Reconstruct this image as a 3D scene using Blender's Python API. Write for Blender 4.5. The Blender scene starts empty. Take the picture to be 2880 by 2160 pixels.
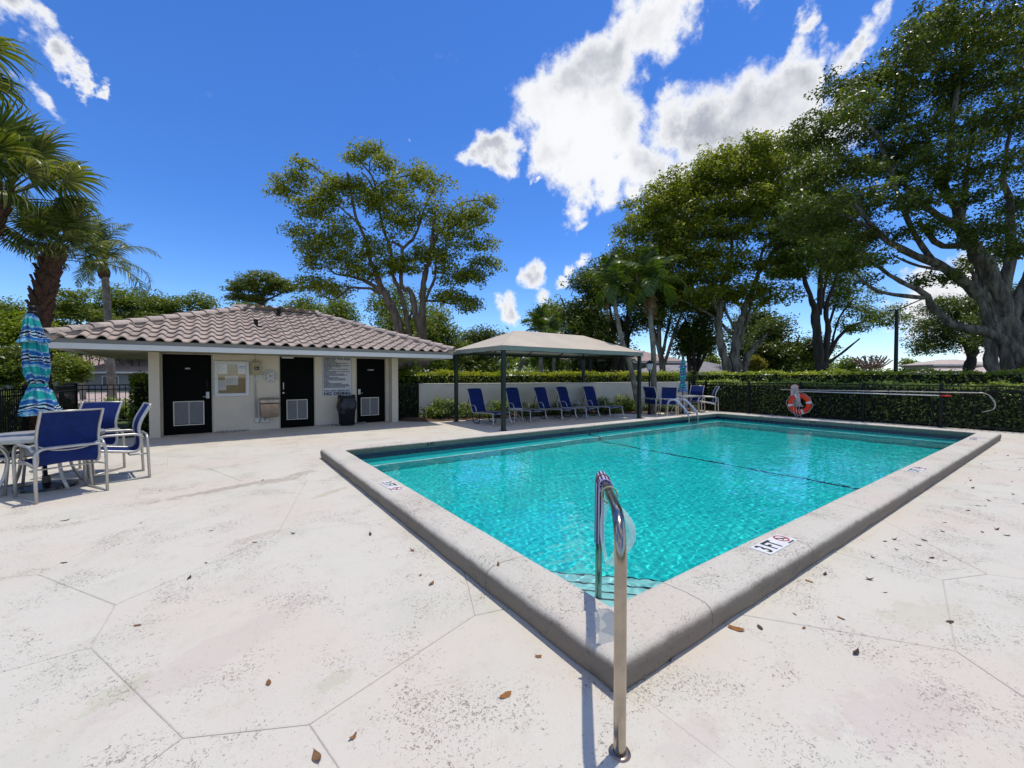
import bpy, bmesh, math, random
import numpy as np
from mathutils import Vector, Matrix
R = math.radians
random.seed(7); RNG = np.random.default_rng(11)
C = bpy.context.scene.collection
S = bpy.context.scene

# ------------------------------------------------------------------ camera, world, sun
FPX = 1163.0; PITCH = math.atan(23/1163.0); YAW = math.atan2(632, 893); EYE = 1.49
cam = bpy.data.objects.new('camera', bpy.data.cameras.new('camera')); C.objects.link(cam)
cam.data.sensor_width = 36; cam.data.lens = 36*FPX/2880; cam.data.clip_start = .05; cam.data.clip_end = 3000
cam.location = (0, 0, EYE); cam.rotation_euler = (math.pi/2-PITCH, 0, -YAW)
S.camera = cam
SUN = Vector((.205, .022, 1.0)).normalized()
W = bpy.data.worlds.new('World'); S.world = W; W.use_nodes = True
S.view_settings.view_transform = 'Standard'; S.view_settings.look = 'None'
S.view_settings.exposure = 0.32; S.view_settings.gamma = 1.0; S.view_settings.use_curve_mapping = False
S.cycles.use_denoising = True
S.cycles.max_bounces = 10; S.cycles.transparent_max_bounces = 24; S.cycles.transmission_bounces = 8
S.cycles.sample_clamp_indirect = 4.0

def ray(px, py):
    dx = (px-1440)/FPX; dy = (1080-py)/FPX
    Y = math.cos(PITCH)+dy*math.sin(PITCH); Z = -math.sin(PITCH)+dy*math.cos(PITCH)
    c, s = math.cos(YAW), math.sin(YAW)
    return Vector((dx*c+Y*s, -dx*s+Y*c, Z))
def at(px, py, d):          # the place seen at a photo pixel, d metres ahead of the lens plane
    r = ray(px, py); return Vector((0, 0, EYE))+r*d
def onz(px, py, z=0.0):     # the place seen at a photo pixel on a level plane
    r = ray(px, py); return Vector((0, 0, EYE))+r*((z-EYE)/r.z)

class NT:
    def __init__(s, tree):
        s.t = tree; s.n = tree.nodes; s.l = tree.links; s.n.clear()
    def add(s, typ, inputs=None, **kw):
        nd = s.n.new(typ)
        for k, v in kw.items(): setattr(nd, k, v)
        for k, v in (inputs or {}).items():
            if isinstance(v, bpy.types.NodeSocket): s.l.new(v, nd.inputs[k])
            else: nd.inputs[k].default_value = v
        return nd
    def math(s, op, a, b=0.0, c=0.0, clamp=False):
        return s.add('ShaderNodeMath', {0: a, 1: b, 2: c}, operation=op, use_clamp=clamp).outputs[0]
    def mix(s, f, a, b, blend='MIX'):
        nd = s.add('ShaderNodeMix', {}, data_type='RGBA', blend_type=blend)
        for k, v in ((0, f), (6, a), (7, b)):
            if isinstance(v, bpy.types.NodeSocket): s.l.new(v, nd.inputs[k])
            else: nd.inputs[k].default_value = v if k == 0 else (tuple(v)+(1,) if len(v) == 3 else v)
        return nd.outputs[2]
    def smooth(s, v, a, b):
        return s.add('ShaderNodeMapRange', {0: v, 1: a, 2: b}, interpolation_type='SMOOTHSTEP').outputs[0]
    def noise(s, vec, scale, detail=4.0, rough=.55, dist=0.0, out=0):
        return s.add('ShaderNodeTexNoise', {'Vector': vec, 'Scale': scale, 'Detail': detail, 'Roughness': rough, 'Distortion': dist}).outputs[out]

# world: clear blue sky with fair weather clouds laid out by direction
w = NT(W.node_tree)
sky = w.add('ShaderNodeTexSky', sky_type='NISHITA', sun_disc=False, sun_elevation=math.asin(SUN.z),
            sun_rotation=math.atan2(SUN.x, SUN.y), altitude=0, air_density=1.0, dust_density=.05, ozone_density=5.0)
hs = w.add('ShaderNodeHueSaturation', {'Saturation': 1.12, 'Value': 1.0, 'Hue': .502, 'Color': sky.outputs[0]})
tc = w.add('ShaderNodeTexCoord').outputs['Generated']
n1 = w.noise(tc, 5.0, 8, .58, 0, 1)
off = w.add('ShaderNodeVectorMath', {0: n1, 1: (.5, .5, .5)}, operation='SUBTRACT').outputs[0]
off = w.add('ShaderNodeVectorMath', {0: off, 3: .26}, operation='SCALE').outputs[0]
dirw = w.add('ShaderNodeVectorMath', {0: tc, 1: off}, operation='ADD').outputs[0]
CL = [(1560,330,120,1),(1650,250,110,1),(1740,170,100,1),(1840,110,85,1),(1920,60,75,1),(1990,5,65,1),(1640,420,120,1),(1540,440,70,.9),
      (1740,330,95,1),(1800,440,110,1),(1700,520,80,1),(1640,590,42,.8),(1900,500,90,.95),(1810,560,60,.8),(1880,600,50,.6),
      (2100,350,140,1),(1990,400,110,1),(2200,260,120,1),(2250,160,80,1),(2230,90,50,.8),(2300,340,110,1),(2390,250,65,.8),(2120,480,90,.8),(2200,560,70,.6),(2450,210,40,.7),
      (2350,50,45,.65),(2460,70,55,.75),(2520,20,50,.8),(2270,10,40,.8),
      (1275,375,32,.85),(1320,400,40,.9),(1375,435,48,.95),(1410,480,40,.95),(1500,525,20,.8),(1625,620,26,.8),(1650,650,22,.7),
      (1530,768,44,1),(1660,748,34,1),(1430,858,40,.85),(1620,800,30,.8),(1555,842,32,.8),(1400,845,26,.7),(1160,412,16,.62),(432,360,14,.6),(480,378,16,.5),
      (10,30,120,1.1),(70,80,90,1.1),(120,130,65,1),(170,175,48,1),(215,210,28,.9),(40,225,50,.6),(160,60,40,.5),(1950,330,60,.6),(1940,250,40,.45),
      (2620,840,95,1),(2540,890,60,.8),(2700,810,80,1),(2590,900,50,.8),(2780,940,60,.7),(2480,830,35,.6),(2590,900,40,.5),(1950,990,45,.55),(2700,900,60,.55),(2240,970,40,.5)]
acc = None
for (px, py, rp, k) in CL:
    a = ray(px, py).normalized(); b = ray(px+rp*.7, py+rp*.7).normalized()
    r = (a-b).length
    d = w.add('ShaderNodeVectorMath', {0: dirw, 1: tuple(a)}, operation='DISTANCE').outputs['Value']
    m = w.add('ShaderNodeMapRange', {0: d, 1: r*1.72, 2: r*.3, 3: 0.0, 4: k}).outputs[0]
    acc = m if acc is None else w.math('SMOOTH_MAX', acc, m, .12)
# unseen clouds outside the view, thickened to whiten the fill light
n2 = w.noise(tc, 2.2, 5, .55)
sep = w.add('ShaderNodeSeparateXYZ', {0: tc}).outputs
seen = w.smooth(w.add('ShaderNodeVectorMath', {0: tc, 1: tuple(ray(1440, 900).normalized())}, operation='DOT_PRODUCT').outputs['Value'], .25, .45)
rest = w.math('MULTIPLY', w.smooth(n2, .46, .62), w.math('SUBTRACT', 1.0, seen))
acc = w.math('MAXIMUM', acc, w.math('MULTIPLY', rest, w.smooth(sep[2], .0, .15)))
fine = w.noise(tc, 13.0, 10, .66)
den = w.math('ADD', acc, w.math('MULTIPLY', w.math('SUBTRACT', fine, .5), 1.35))
mask = w.smooth(den, .25, .68)
mask = w.math('MULTIPLY', mask, w.smooth(acc, .03, .22))
shade = w.noise(dirw, 4.2, 5, .5)
thick = w.math('MULTIPLY', w.smooth(den, .5, 1.1), w.smooth(shade, .34, .62))
ccol = w.mix(thick, (.76, .77, .79), (.35, .37, .43))
lift = w.math('SUBTRACT', 1.0, w.smooth(sep[2], -.05, .34))
deep = w.mix(lift, (.47, .69, .98), (.84, .93, 1.12))
scol = w.mix(1.0, hs.outputs[0], deep, 'MULTIPLY')
bg1 = w.add('ShaderNodeBackground', {'Color': scol, 'Strength': .145})
bg2 = w.add('ShaderNodeBackground', {'Color': ccol, 'Strength': 1.0})
ms = w.add('ShaderNodeMixShader', {0: mask, 1: bg1.outputs[0], 2: bg2.outputs[0]})
w.add('ShaderNodeOutputWorld', {0: ms.outputs[0]})

sl = bpy.data.lights.new('sun', 'SUN'); sl.energy = 2.6; sl.angle = R(.53); sl.color = (1, .925, .80)
so = bpy.data.objects.new('sun', sl); C.objects.link(so); so.location = (4, 2, 30)
so.rotation_euler = SUN.to_track_quat('Z', 'Y').to_euler()
try: sl.cycles.is_caustics_light = True
except Exception as e: print('caustics light', e)

# ------------------------------------------------------------------ helpers
def tag(o, label=None, cat=None, group=None, kind=None):
    if label: o['label'] = label
    if cat: o['category'] = cat
    if group: o['group'] = group
    if kind: o['kind'] = kind
    return o
def thing(name, label, cat, loc=(0, 0, 0), rz=0.0, group=None, kind=None):
    o = bpy.data.objects.new(name, None); C.objects.link(o); o.empty_display_size = .1
    o.location = loc; o.rotation_euler = (0, 0, rz)
    return tag(o, label, cat, group, kind)
def inst(name, me, parent=None, loc=(0, 0, 0), rot=(0, 0, 0), scale=None):
    o = bpy.data.objects.new(name, me); C.objects.link(o)
    if parent: o.parent = parent
    o.location = loc; o.rotation_euler = rot
    if scale: o.scale = (scale,)*3 if isinstance(scale, (int, float)) else scale
    return o
def copy_tree(root, loc, rz=None, label=None, group=None):
    r = root.copy(); C.objects.link(r); r.location = loc
    if rz is not None: r.rotation_euler = (0, 0, rz)
    if label: r['label'] = label
    if group: r['group'] = group
    for ch in list(root.children):
        c = ch.copy(); C.objects.link(c); c.parent = r
        for g in list(ch.children):
            d = g.copy(); C.objects.link(d); d.parent = c
    return r
class MB:
    def __init__(s, off=(0, 0, 0)): s.v = []; s.f = []; s.mi = []; s.m = 0; s.off = Vector(off); s.uv = None
    def add(s, vs, fs):
        b = len(s.v); s.v += [tuple(x) for x in vs]; s.f += [tuple(b+i for i in f) for f in fs]; s.mi += [s.m]*len(fs); return s
    def box(s, a, b, rot=0.0, c=None):
        (x0, y0, z0), (x1, y1, z1) = a, b
        vs = [(x, y, z) for z in (z0, z1) for x, y in ((x0, y0), (x1, y0), (x1, y1), (x0, y1))]
        if rot:
            cx, cy = c if c else ((x0+x1)/2, (y0+y1)/2); co, si = math.cos(rot), math.sin(rot)
            vs = [(cx+(x-cx)*co-(y-cy)*si, cy+(x-cx)*si+(y-cy)*co, z) for x, y, z in vs]
        return s.add(vs, [(3, 2, 1, 0), (4, 5, 6, 7), (0, 1, 5, 4), (1, 2, 6, 5), (2, 3, 7, 6), (3, 0, 4, 7)])
    def tube(s, pts, r, n=8, closed=False, cap=True, flat=1.0):
        P = [Vector(p) for p in pts]; rs = r if isinstance(r, (list, tuple)) else [r]*len(P); L = len(P)
        vs = []; fs = []; up = None
        for i, p in enumerate(P):
            if closed: t = P[(i+1) % L]-P[i-1]
            else: t = P[min(i+1, L-1)]-P[max(i-1, 0)]
            t = t.normalized() if t.length > 1e-9 else Vector((0, 0, 1))
            if up is None:
                up = Vector((0, 0, 1)) if abs(t.z) < .9 else Vector((1, 0, 0))
            a = t.cross(up); 
            if a.length < 1e-6: a = t.orthogonal()
            a.normalize(); b = a.cross(t).normalized(); up = b
            for k in range(n):
                an = 2*math.pi*k/n; vs.append(p+(a*math.cos(an)+b*math.sin(an)*flat)*rs[i])
        for i in range(L if closed else L-1):
            j = (i+1) % L
            for k in range(n):
                k2 = (k+1) % n; fs.append((i*n+k, i*n+k2, j*n+k2, j*n+k))
        if cap and not closed:
            fs.append(tuple(range(n-1, -1, -1))); fs.append(tuple((L-1)*n+k for k in range(n)))
        return s.add(vs, fs)
    def lathe(s, prof, n=24, c=(0, 0, 0), cap=False):
        vs = []; fs = []; L = len(prof)
        for (r, z) in prof:
            for k in range(n):
                a = 2*math.pi*k/n; vs.append((c[0]+r*math.cos(a), c[1]+r*math.sin(a), c[2]+z))
        for i in range(L-1):
            for k in range(n):
                k2 = (k+1) % n; fs.append((i*n+k, i*n+k2, (i+1)*n+k2, (i+1)*n+k))
        if cap: fs.append(tuple(range(n-1, -1, -1))); fs.append(tuple((L-1)*n+k for k in range(n)))
        return s.add(vs, fs)
    def mesh(s, name, mats, smooth=False, bevel=0.0, seg=2, smooth_angle=None):
        me = bpy.data.meshes.new(name)
        o = s.off; me.from_pydata([(x-o.x, y-o.y, z-o.z) for x, y, z in s.v], [], s.f)
        for m in (mats if isinstance(mats, (list, tuple)) else [mats]): me.materials.append(m)
        if any(s.mi): me.polygons.foreach_set('material_index', s.mi)
        if bevel:
            bm = bmesh.new(); bm.from_mesh(me)
            bmesh.ops.recalc_face_normals(bm, faces=bm.faces)
            ed = [e for e in bm.edges if len(e.link_faces) == 2 and e.calc_face_angle(0) > .5]
            bmesh.ops.bevel(bm, geom=ed, offset=bevel, segments=seg, affect='EDGES', profile=.5)
            bm.to_mesh(me); bm.free()
        if smooth:
            me.polygons.foreach_set('use_smooth', [True]*len(me.polygons))
            if smooth_angle or bevel:
                try: me.set_sharp_from_angle(angle=R(smooth_angle or 35))
                except Exception: pass
        me.update(); return me
    def build(s, name, mats, parent=None, smooth=False, bevel=0.0, seg=2, smooth_angle=None, world=False):
        if world and parent: s.off = Vector(parent.location)
        return inst(name, s.mesh(name, mats, smooth, bevel, seg, smooth_angle), parent)
def fillet(pts, r, n=5):
    P = [Vector(p) for p in pts]; out = [P[0]]
    for i in range(1, len(P)-1):
        a = (P[i-1]-P[i]); b = (P[i+1]-P[i]); rr = min(r, a.length*.49, b.length*.49)
        p0 = P[i]+a.normalized()*rr; p1 = P[i]+b.normalized()*rr
        for k in range(n+1):
            t = k/n; out.append(p0*(1-t)**2+P[i]*2*t*(1-t)+p1*t*t)
    out.append(P[-1]); return out
def grid_mesh(name, X, Y, Z, mat, smooth=True):
    ny, nx = X.shape; v = np.stack([X, Y, Z], -1).reshape(-1, 3).astype(np.float32)
    i = np.arange(ny-1)[:, None]*nx+np.arange(nx-1)[None, :]
    q = np.stack([i, i+1, i+nx+1, i+nx], -1).reshape(-1, 4)
    return np_mesh(name, v, q, mat, smooth)
def np_mesh(name, v, q, mat, smooth=False, attr=None):
    k = q.shape[1]; me = bpy.data.meshes.new(name)
    me.vertices.add(len(v)); me.vertices.foreach_set('co', v.astype(np.float32).ravel())
    me.loops.add(q.size); me.loops.foreach_set('vertex_index', q.astype(np.int32).ravel())
    me.polygons.add(len(q)); me.polygons.foreach_set('loop_start', np.arange(0, q.size, k, dtype=np.int32))
    try: me.polygons.foreach_set('loop_total', np.full(len(q), k, dtype=np.int32))
    except Exception: pass
    me.update(calc_edges=True)
    if smooth: me.polygons.foreach_set('use_smooth', np.ones(len(q), dtype=bool))
    if attr is not None:
        a = me.attributes.new('leafvar', 'FLOAT', 'FACE'); a.data.foreach_set('value', attr.astype(np.float32))
    me.materials.append(mat); me.update(); return me
def text(name, body, size, mat, loc, rot, parent=None, align='LEFT', spacing=1.0, bold=0.0, line=1.0, sx=1.0):
    cu = bpy.data.curves.new(name, 'FONT'); cu.body = body; cu.size = size; cu.align_x = align
    cu.space_character = spacing; cu.space_line = line; cu.offset = bold; cu.extrude = .0006; cu.resolution_u = 3
    cu.materials.append(mat); o = bpy.data.objects.new(name, cu); C.objects.link(o)
    if parent: o.parent = parent
    o.location = loc; o.rotation_euler = rot; o.scale = (sx, 1, 1)
    return o

# ------------------------------------------------------------------ materials
def M(name, col, rough=.6, metal=0.0, var=0.0, vscale=3.0, bump=0.0, bscale=60.0, spec=.5, col2=None, coord='Object', detail=4, bdist=.01, cover=None, stretch=None):
    m = bpy.data.materials.new(name); m.use_nodes = True; t = NT(m.node_tree)
    b = t.add('ShaderNodeBsdfPrincipled', {'Roughness': rough, 'Metallic': metal, 'Specular IOR Level': spec})
    t.add('ShaderNodeOutputMaterial', {0: b.outputs[0]})
    b.inputs['Base Color'].default_value = tuple(col)+(1,)
    if var or bump or col2:
        vec = t.add('ShaderNodeTexCoord').outputs[coord]
        if stretch: vec = t.add('ShaderNodeVectorMath', {0: vec, 1: stretch}, operation='MULTIPLY').outputs[0]
    if var or col2:
        nz = t.noise(vec, vscale, detail, .6)
        f = t.smooth(nz, *(cover or (.35, .65)))
        c2 = col2 if col2 else tuple(max(0, x*(1-var)) for x in col)
        t.l.new(t.mix(f, tuple(col), c2), b.inputs['Base Color'])
    if bump:
        nb = t.noise(vec, bscale, 3, .6)
        bp = t.add('ShaderNodeBump', {'Height': nb, 'Strength': bump, 'Distance': bdist})
        t.l.new(bp.outputs[0], b.inputs['Normal'])
    return m
def deck_material(name, base, coping=False):
    m = bpy.data.materials.new(name); m.use_nodes = True; t = NT(m.node_tree)
    g = t.add('ShaderNodeNewGeometry').outputs['Position']
    b = t.add('ShaderNodeBsdfPrincipled', {'Roughness': .75, 'Specular IOR Level': .3})
    t.add('ShaderNodeOutputMaterial', {0: b.outputs[0]})
    big = t.noise(g, .55, 3, .5); big2 = t.noise(g, 1.3, 4, .55, .6); mid = t.noise(g, 7.0, 5, .6)
    col = t.mix(t.smooth(big, .42, .62), base, tuple(base[i]*k for i, k in enumerate((1.0, .95, .94))))
    col = t.mix(t.math('MULTIPLY', t.smooth(big2, .5, .68), .6), col, tuple(base[i]*k for i, k in enumerate((.90, .925, .90))))
    col = t.mix(t.math('MULTIPLY', t.smooth(mid, .52, .75), .35), col, tuple(base[i]*k for i, k in enumerate((.80, .76, .70))))
    # pitted dark specks that gather in patches
    sp = t.noise(g, 62.0, 3, .7, 1.2); patch = t.noise(g, 1.9, 4, .6, .4)
    th = t.math('SUBTRACT', .672 if not coping else .655, t.math('MULTIPLY', t.smooth(patch, .40, .68), .125 if not coping else .09))
    pit = t.smooth(t.math('SUBTRACT', sp, th), 0.0, .045)
    sp2 = t.noise(g, 150.0, 2, .6); pit2 = t.smooth(sp2, .67, .74)
    pit = t.math('MAXIMUM', pit, t.math('MULTIPLY', pit2, .45))
    pc = t.mix(t.smooth(t.noise(g, 2.5, 2), .4, .6), (.16, .15, .12), (.25, .15, .12))
    col = t.mix(t.math('MULTIPLY', pit, .72 if not coping else .85), col, pc)
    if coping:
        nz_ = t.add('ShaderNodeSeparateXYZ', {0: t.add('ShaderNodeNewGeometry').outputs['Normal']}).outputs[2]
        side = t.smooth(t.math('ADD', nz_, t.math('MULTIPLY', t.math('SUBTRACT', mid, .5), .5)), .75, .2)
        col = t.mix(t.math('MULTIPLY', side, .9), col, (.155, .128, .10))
        sx = t.add('ShaderNodeSeparateXYZ', {0: g}).outputs; wv = t.math('MULTIPLY', t.math('SUBTRACT', t.noise(g, 6.0, 4, .7), .5), .05)
        crk = None
        for ax, o_ in ((0, 2.3), (1, 2.4)):
            f_ = t.math('FRACT', t.math('DIVIDE', t.math('ADD', t.math('ADD', sx[ax], wv), 29-o_+.725), 1.45)); d_ = t.math('ABSOLUTE', t.math('SUBTRACT', f_, .5)); k_ = t.smooth(d_, .0030, .0008)
            crk = k_ if crk is None else t.math('MAXIMUM', crk, k_)
        col = t.mix(t.math('MULTIPLY', crk, .55), col, (.10, .085, .07)); pit = t.math('MAXIMUM', pit, crk)      # flank above: brown dirt, with its shade painted into the colour
    if not coping:
        # rusty and mossy stains, each at its own place
        def stain(cx, cy, rx, ry, ang, amount, c, sc=9.0):
            nonlocal col
            o = t.add('ShaderNodeMapping', {'Vector': g, 'Location': (cx, cy, 0), 'Rotation': (0, 0, ang), 'Scale': (rx, ry, 1)}, vector_type='TEXTURE')
            ln = t.add('ShaderNodeVectorMath', {0: o.outputs[0]}, operation='LENGTH').outputs['Value']
            nn = t.noise(g, sc, 5, .65)
            f = t.smooth(t.math('ADD', ln, t.math('MULTIPLY', t.math('SUBTRACT', nn, .5), 2.4)), 1.0, .75)
            col = t.mix(t.math('MULTIPLY', f, amount), col, c)
        def st(dx, dy, rx, ry, ang, amount, c, sc=9.0):
            q = onz(dx*1.302, dy*1.302); stain(q.x, q.y, rx, ry, ang, amount, c, sc)
        st(500, 1053, .85, .10, .32, .65, (.36, .31, .25), 12); st(610, 1037, .35, .11, .32, .6, (.38, .32, .25), 12); st(655, 1022, .25, .12, .5, .5, (.38, .32, .25), 12)
        st(715, 1063, .30, .07, .6, .5, (.44, .38, .25)); st(560, 1158, .25, .07, .4, .3, (.45, .36, .32))
        st(725, 1468, .10, .07, .3, .22, (.36, .32, .18), 30); st(250, 1500, .16, .08, .5, .3, (.42, .46, .28), 16); st(480, 1400, .6, .16, .5, .22, (.48, .37, .35), 7)
        st(2000, 1330, .35, .16, -.3, .25, (.46, .42, .28), 9); st(1950, 1540, .45, .16, -.3, .25, (.50, .37, .37), 8); st(1500, 1600, .2, .12, .2, .2, (.48, .37, .36), 9)
    t.l.new(col, b.inputs['Base Color'])
    rel = t.noise(g, 38.0, 5, .7); rel2 = t.noise(g, 120.0, 2, .6)
    h = t.math('ADD', t.math('MULTIPLY', rel, .7), t.math('SUBTRACT', t.math('MULTIPLY', rel2, .3), t.math('MULTIPLY', pit, .6)))
    bp = t.add('ShaderNodeBump', {'Height': h, 'Strength': .7 if not coping else 1.0, 'Distance': .006 if not coping else .009}); t.l.new(bp.outputs[0], b.inputs['Normal'])
    return m
m_deck = deck_material('painted_concrete', (.605, .575, .495))
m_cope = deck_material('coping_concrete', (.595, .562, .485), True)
m_joint = M('joint_grime', (.48, .44, .39), .95, var=.4, vscale=6, col2=(.58, .56, .52))
m_stucco = M('stucco', (.70, .62, .49), .9, bump=.6, bscale=55, bdist=.012, var=.06, vscale=2)
m_trimpaint = M('beige_trim', (.46, .42, .34), .7, var=.08)
m_black = M('black_door_paint', (.002, .003, .0028), .65, spec=.08)
m_blackmetal = M('black_metal', (.006, .007, .007), .5, spec=.25)
m_post = M('dark_green_metal', (.008, .020, .018), .45, spec=.4)
m_white = M('white_paint', (.72, .73, .73), .5, var=.06, vscale=8)
m_fascia = M('fascia_white', (.68, .67, .63), .6, var=.05, vscale=6)
m_taupe = M('fascia_taupe', (.27, .255, .225), .6, var=.08)
m_soffit = M('soffit', (.50, .47, .33), .8, var=.08)
m_alu = M('pale_aluminium', (.52, .51, .48), .38, .55, var=.12, vscale=14)
m_steel = M('stainless', (.44, .385, .32), .18, 1.0, var=.25, vscale=5, bump=.05, bscale=200)
m_steeldull = M('dull_steel', (.36, .29, .235), .32, .9, var=.2, vscale=9)
m_blue = M('blue_sling', (.007, .024, .14), .75, var=.25, vscale=12, bump=.3, bscale=420, spec=.2, bdist=.002)
m_text = M('black_print', (.012, .012, .014), .7)
m_navytext = M('navy_print', (.012, .014, .05), .7)
m_red = M('red_print', (.45, .02, .02), .6)
m_louvre = M('louvre_grey', (.20, .20, .20), .6, var=.1)
m_grilleframe = M('grille_frame', (.72, .68, .56), .55)
m_soil = M('soil_mulch', (.085, .05, .032), .95, col2=(.17, .10, .07), vscale=22, bump=1, bscale=40, bdist=.05)
# ------------------------------------------------------------------ ground, deck, pool
PU0, PU1, PV0, PV1 = 1.48, 14.80, 1.25, 8.12       # outer edge of the pool coping
CW = .35                                            # coping width
m_grass = M('lawn', (.060, .095, .018), .95, col2=(.10, .13, .03), vscale=.8, bump=.9, bscale=30, bdist=.06)
gs = MB(); gs.add([(-900, -400, -.05), (900, -400, -.05), (900, 1400, -.05), (-900, 1400, -.05)], [(0, 1, 2, 3)])
# an opening for the pool basin: four sheets round it
def ring_sheet(x0, x1, y0, y1, hx0, hx1, hy0, hy1, z):
    m = MB()
    for a in ((x0, y0, x1, hy0), (x0, hy1, x1, y1), (x0, hy0, hx0, hy1), (hx1, hy0, x1, hy1)):
        m.add([(a[0], a[1], z), (a[2], a[1], z), (a[2], a[3], z), (a[0], a[3], z)], [(0, 1, 2, 3)])
    return m
g = ring_sheet(-900, 900, -400, 1400, PU0+.15, PU1-.15, PV0+.15, PV1-.15, -.05).build('ground', m_grass); tag(g, 'green lawn and open ground round the pool and under the trees', kind='structure')
g['kind'] = 'structure'

def clip(poly, n, d):      # keep n.p <= d
    out = []
    for i in range(len(poly)):
        a, b = poly[i], poly[(i+1) % len(poly)]
        da = n[0]*a[0]+n[1]*a[1]-d; db = n[0]*b[0]+n[1]*b[1]-d
        if da <= 0: out.append(a)
        if (da < 0 < db) or (db < 0 < da):
            t = da/(da-db); out.append((a[0]+(b[0]-a[0])*t, a[1]+(b[1]-a[1])*t))
    return out
deck = thing('pool_deck', None, None, (0, 0, 0)); tag(deck, 'pale painted concrete deck scored into large irregular slabs', kind='structure')
DX0, DX1, DY0, DY1 = -3.35, 17.15, -3.0, 13.40
base = ring_sheet(DX0, DX1, DY0, DY1, PU0+.1, PU1-.1, PV0+.1, PV1-.1, -.0058).build('joint_bed', m_joint, deck)
seeds = [(-2.17, 3.928), (1.049, 3.759), (-.092, 5.215), (-.777, .251), (1.928, .79), (1.281, 4.831), (-1.331, 5.767)]
fixed = len(seeds)
rs = random.Random(5); tries = 0
while tries < 6000:
    tries += 1
    p = (rs.uniform(DX0-.8, DX1+.8), rs.uniform(DY0-.8, DY1+.8))
    near = -1.6 < p[0] < 1.9 and .6 < p[1] < 6.2
    if near: continue
    if all((p[0]-q[0])**2+(p[1]-q[1])**2 > 1.55**2 for q in seeds): seeds.append(p)
GAP = .0022
for i, s0 in enumerate(seeds):
    poly = [(DX0, DY0), (DX1, DY0), (DX1, DY1), (DX0, DY1)]
    for j, s1 in enumerate(seeds):
        if i == j: continue
        n = (s1[0]-s0[0], s1[1]-s0[1]); L = math.hypot(*n)
        if L > 7: continue
        n = (n[0]/L, n[1]/L); mid = ((s0[0]+s1[0])/2, (s0[1]+s1[1])/2)
        poly = clip(poly, n, n[0]*mid[0]+n[1]*mid[1]-GAP)
        if len(poly) < 3: break
    if len(poly) < 3: continue
    ox0, ox1, oy0, oy1 = PU0+.1, PU1-.1, PV0+.1, PV1-.1
    pieces = []
    A = clip(poly, (1, 0), ox0); pieces.append(A)
    Bp = clip(poly, (-1, 0), -ox1); pieces.append(Bp)
    mid = clip(clip(poly, (-1, 0), -ox0), (1, 0), ox1)
    if len(mid) > 2: pieces.append(clip(mid, (0, 1), oy0)); pieces.append(clip(mid, (0, -1), -oy1))
    pieces = [q for q in pieces if len(q) > 2 and abs(sum(q[k][0]*q[(k+1) % len(q)][1]-q[(k+1) % len(q)][0]*q[k][1] for k in range(len(q))))/2 > .004]
    if not pieces: continue
    m = MB(off=(s0[0], s0[1], 0))
    for q in pieces:
        n = len(q); cx = sum(a[0] for a in q)/n; cy = sum(a[1] for a in q)/n
        ins = []
        for a in q:      # small worn bevel along the joint
            dx, dy = cx-a[0], cy-a[1]; L = math.hypot(dx, dy)+1e-6; k = min(.006, L*.2)
            ins.append((a[0]+dx/L*k, a[1]+dy/L*k))
        vs = [(a[0], a[1], -.012) for a in q]+[(a[0], a[1], -.003) for a in q]+[(a[0], a[1], 0) for a in ins]
        fs = [tuple(range(2*n, 3*n))]
        for k in range(n):
            k2 = (k+1) % n; fs += [(k, k2, n+k2, n+k), (n+k, n+k2, 2*n+k2, 2*n+k)]
        m.add(vs, fs)
    o = m.build('paving_slab', m_deck, deck); o.location = (s0[0], s0[1], 0)

# coping: one continuous bullnosed kerb with mitred corners
pool = thing('swimming_pool', None, None, (0, 0, 0)); tag(pool, 'rectangular turquoise swimming pool with raised concrete coping', kind='structure')
prof = [(.022, -.012), (.006, .03), (.0, .09), (.002, .118), (.011, .142), (.028, .160), (.050, .169), (.075, .172), (.18, .173), (.305, .172), (.333, .167), (.348, .153), (.352, .135), (.350, .075), (.335, .055), (.31, .052)]
cp = []
x0, x1, y0, y1 = PU0, PU1, PV0, PV1
nl, ns = 90, 50
side = [('b', nl), ('r', ns), ('t', nl), ('l', ns)]
rows = []
for sd, n in side:
    for k in range(n):
        t = k/n
        rows.append((sd, t))
V = []; F = []
wob = lambda a: .004*math.sin(a*3.1)+.003*math.sin(a*7.7+1)+.002*math.sin(a*15.3+2)
for (sd, t) in rows:
    for j, (o, z) in enumerate(prof):
        if j < 2: o = o+wob(t*20+len(sd))*(1 if 0 < t < 1 else 0)
        xa, xb, ya, yb = x0+o, x1-o, y0+o, y1-o
        if sd == 'b': p = (xa+(xb-xa)*t, ya)
        elif sd == 'r': p = (xb, ya+(yb-ya)*t)
        elif sd == 't': p = (xb+(xa-xb)*t, yb)
        else: p = (xa, yb+(ya-yb)*t)
        V.append((p[0], p[1], z+.0015*math.sin(t*37+j)))
L = len(prof); N = len(rows)
for i in range(N):
    for j in range(L-1): F.append((i*L+j, ((i+1) % N)*L+j, ((i+1) % N)*L+j+1, i*L+j+1))
m = MB(); m.add(V, F); m.build('coping', m_cope, pool, smooth=True, smooth_angle=50)
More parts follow.
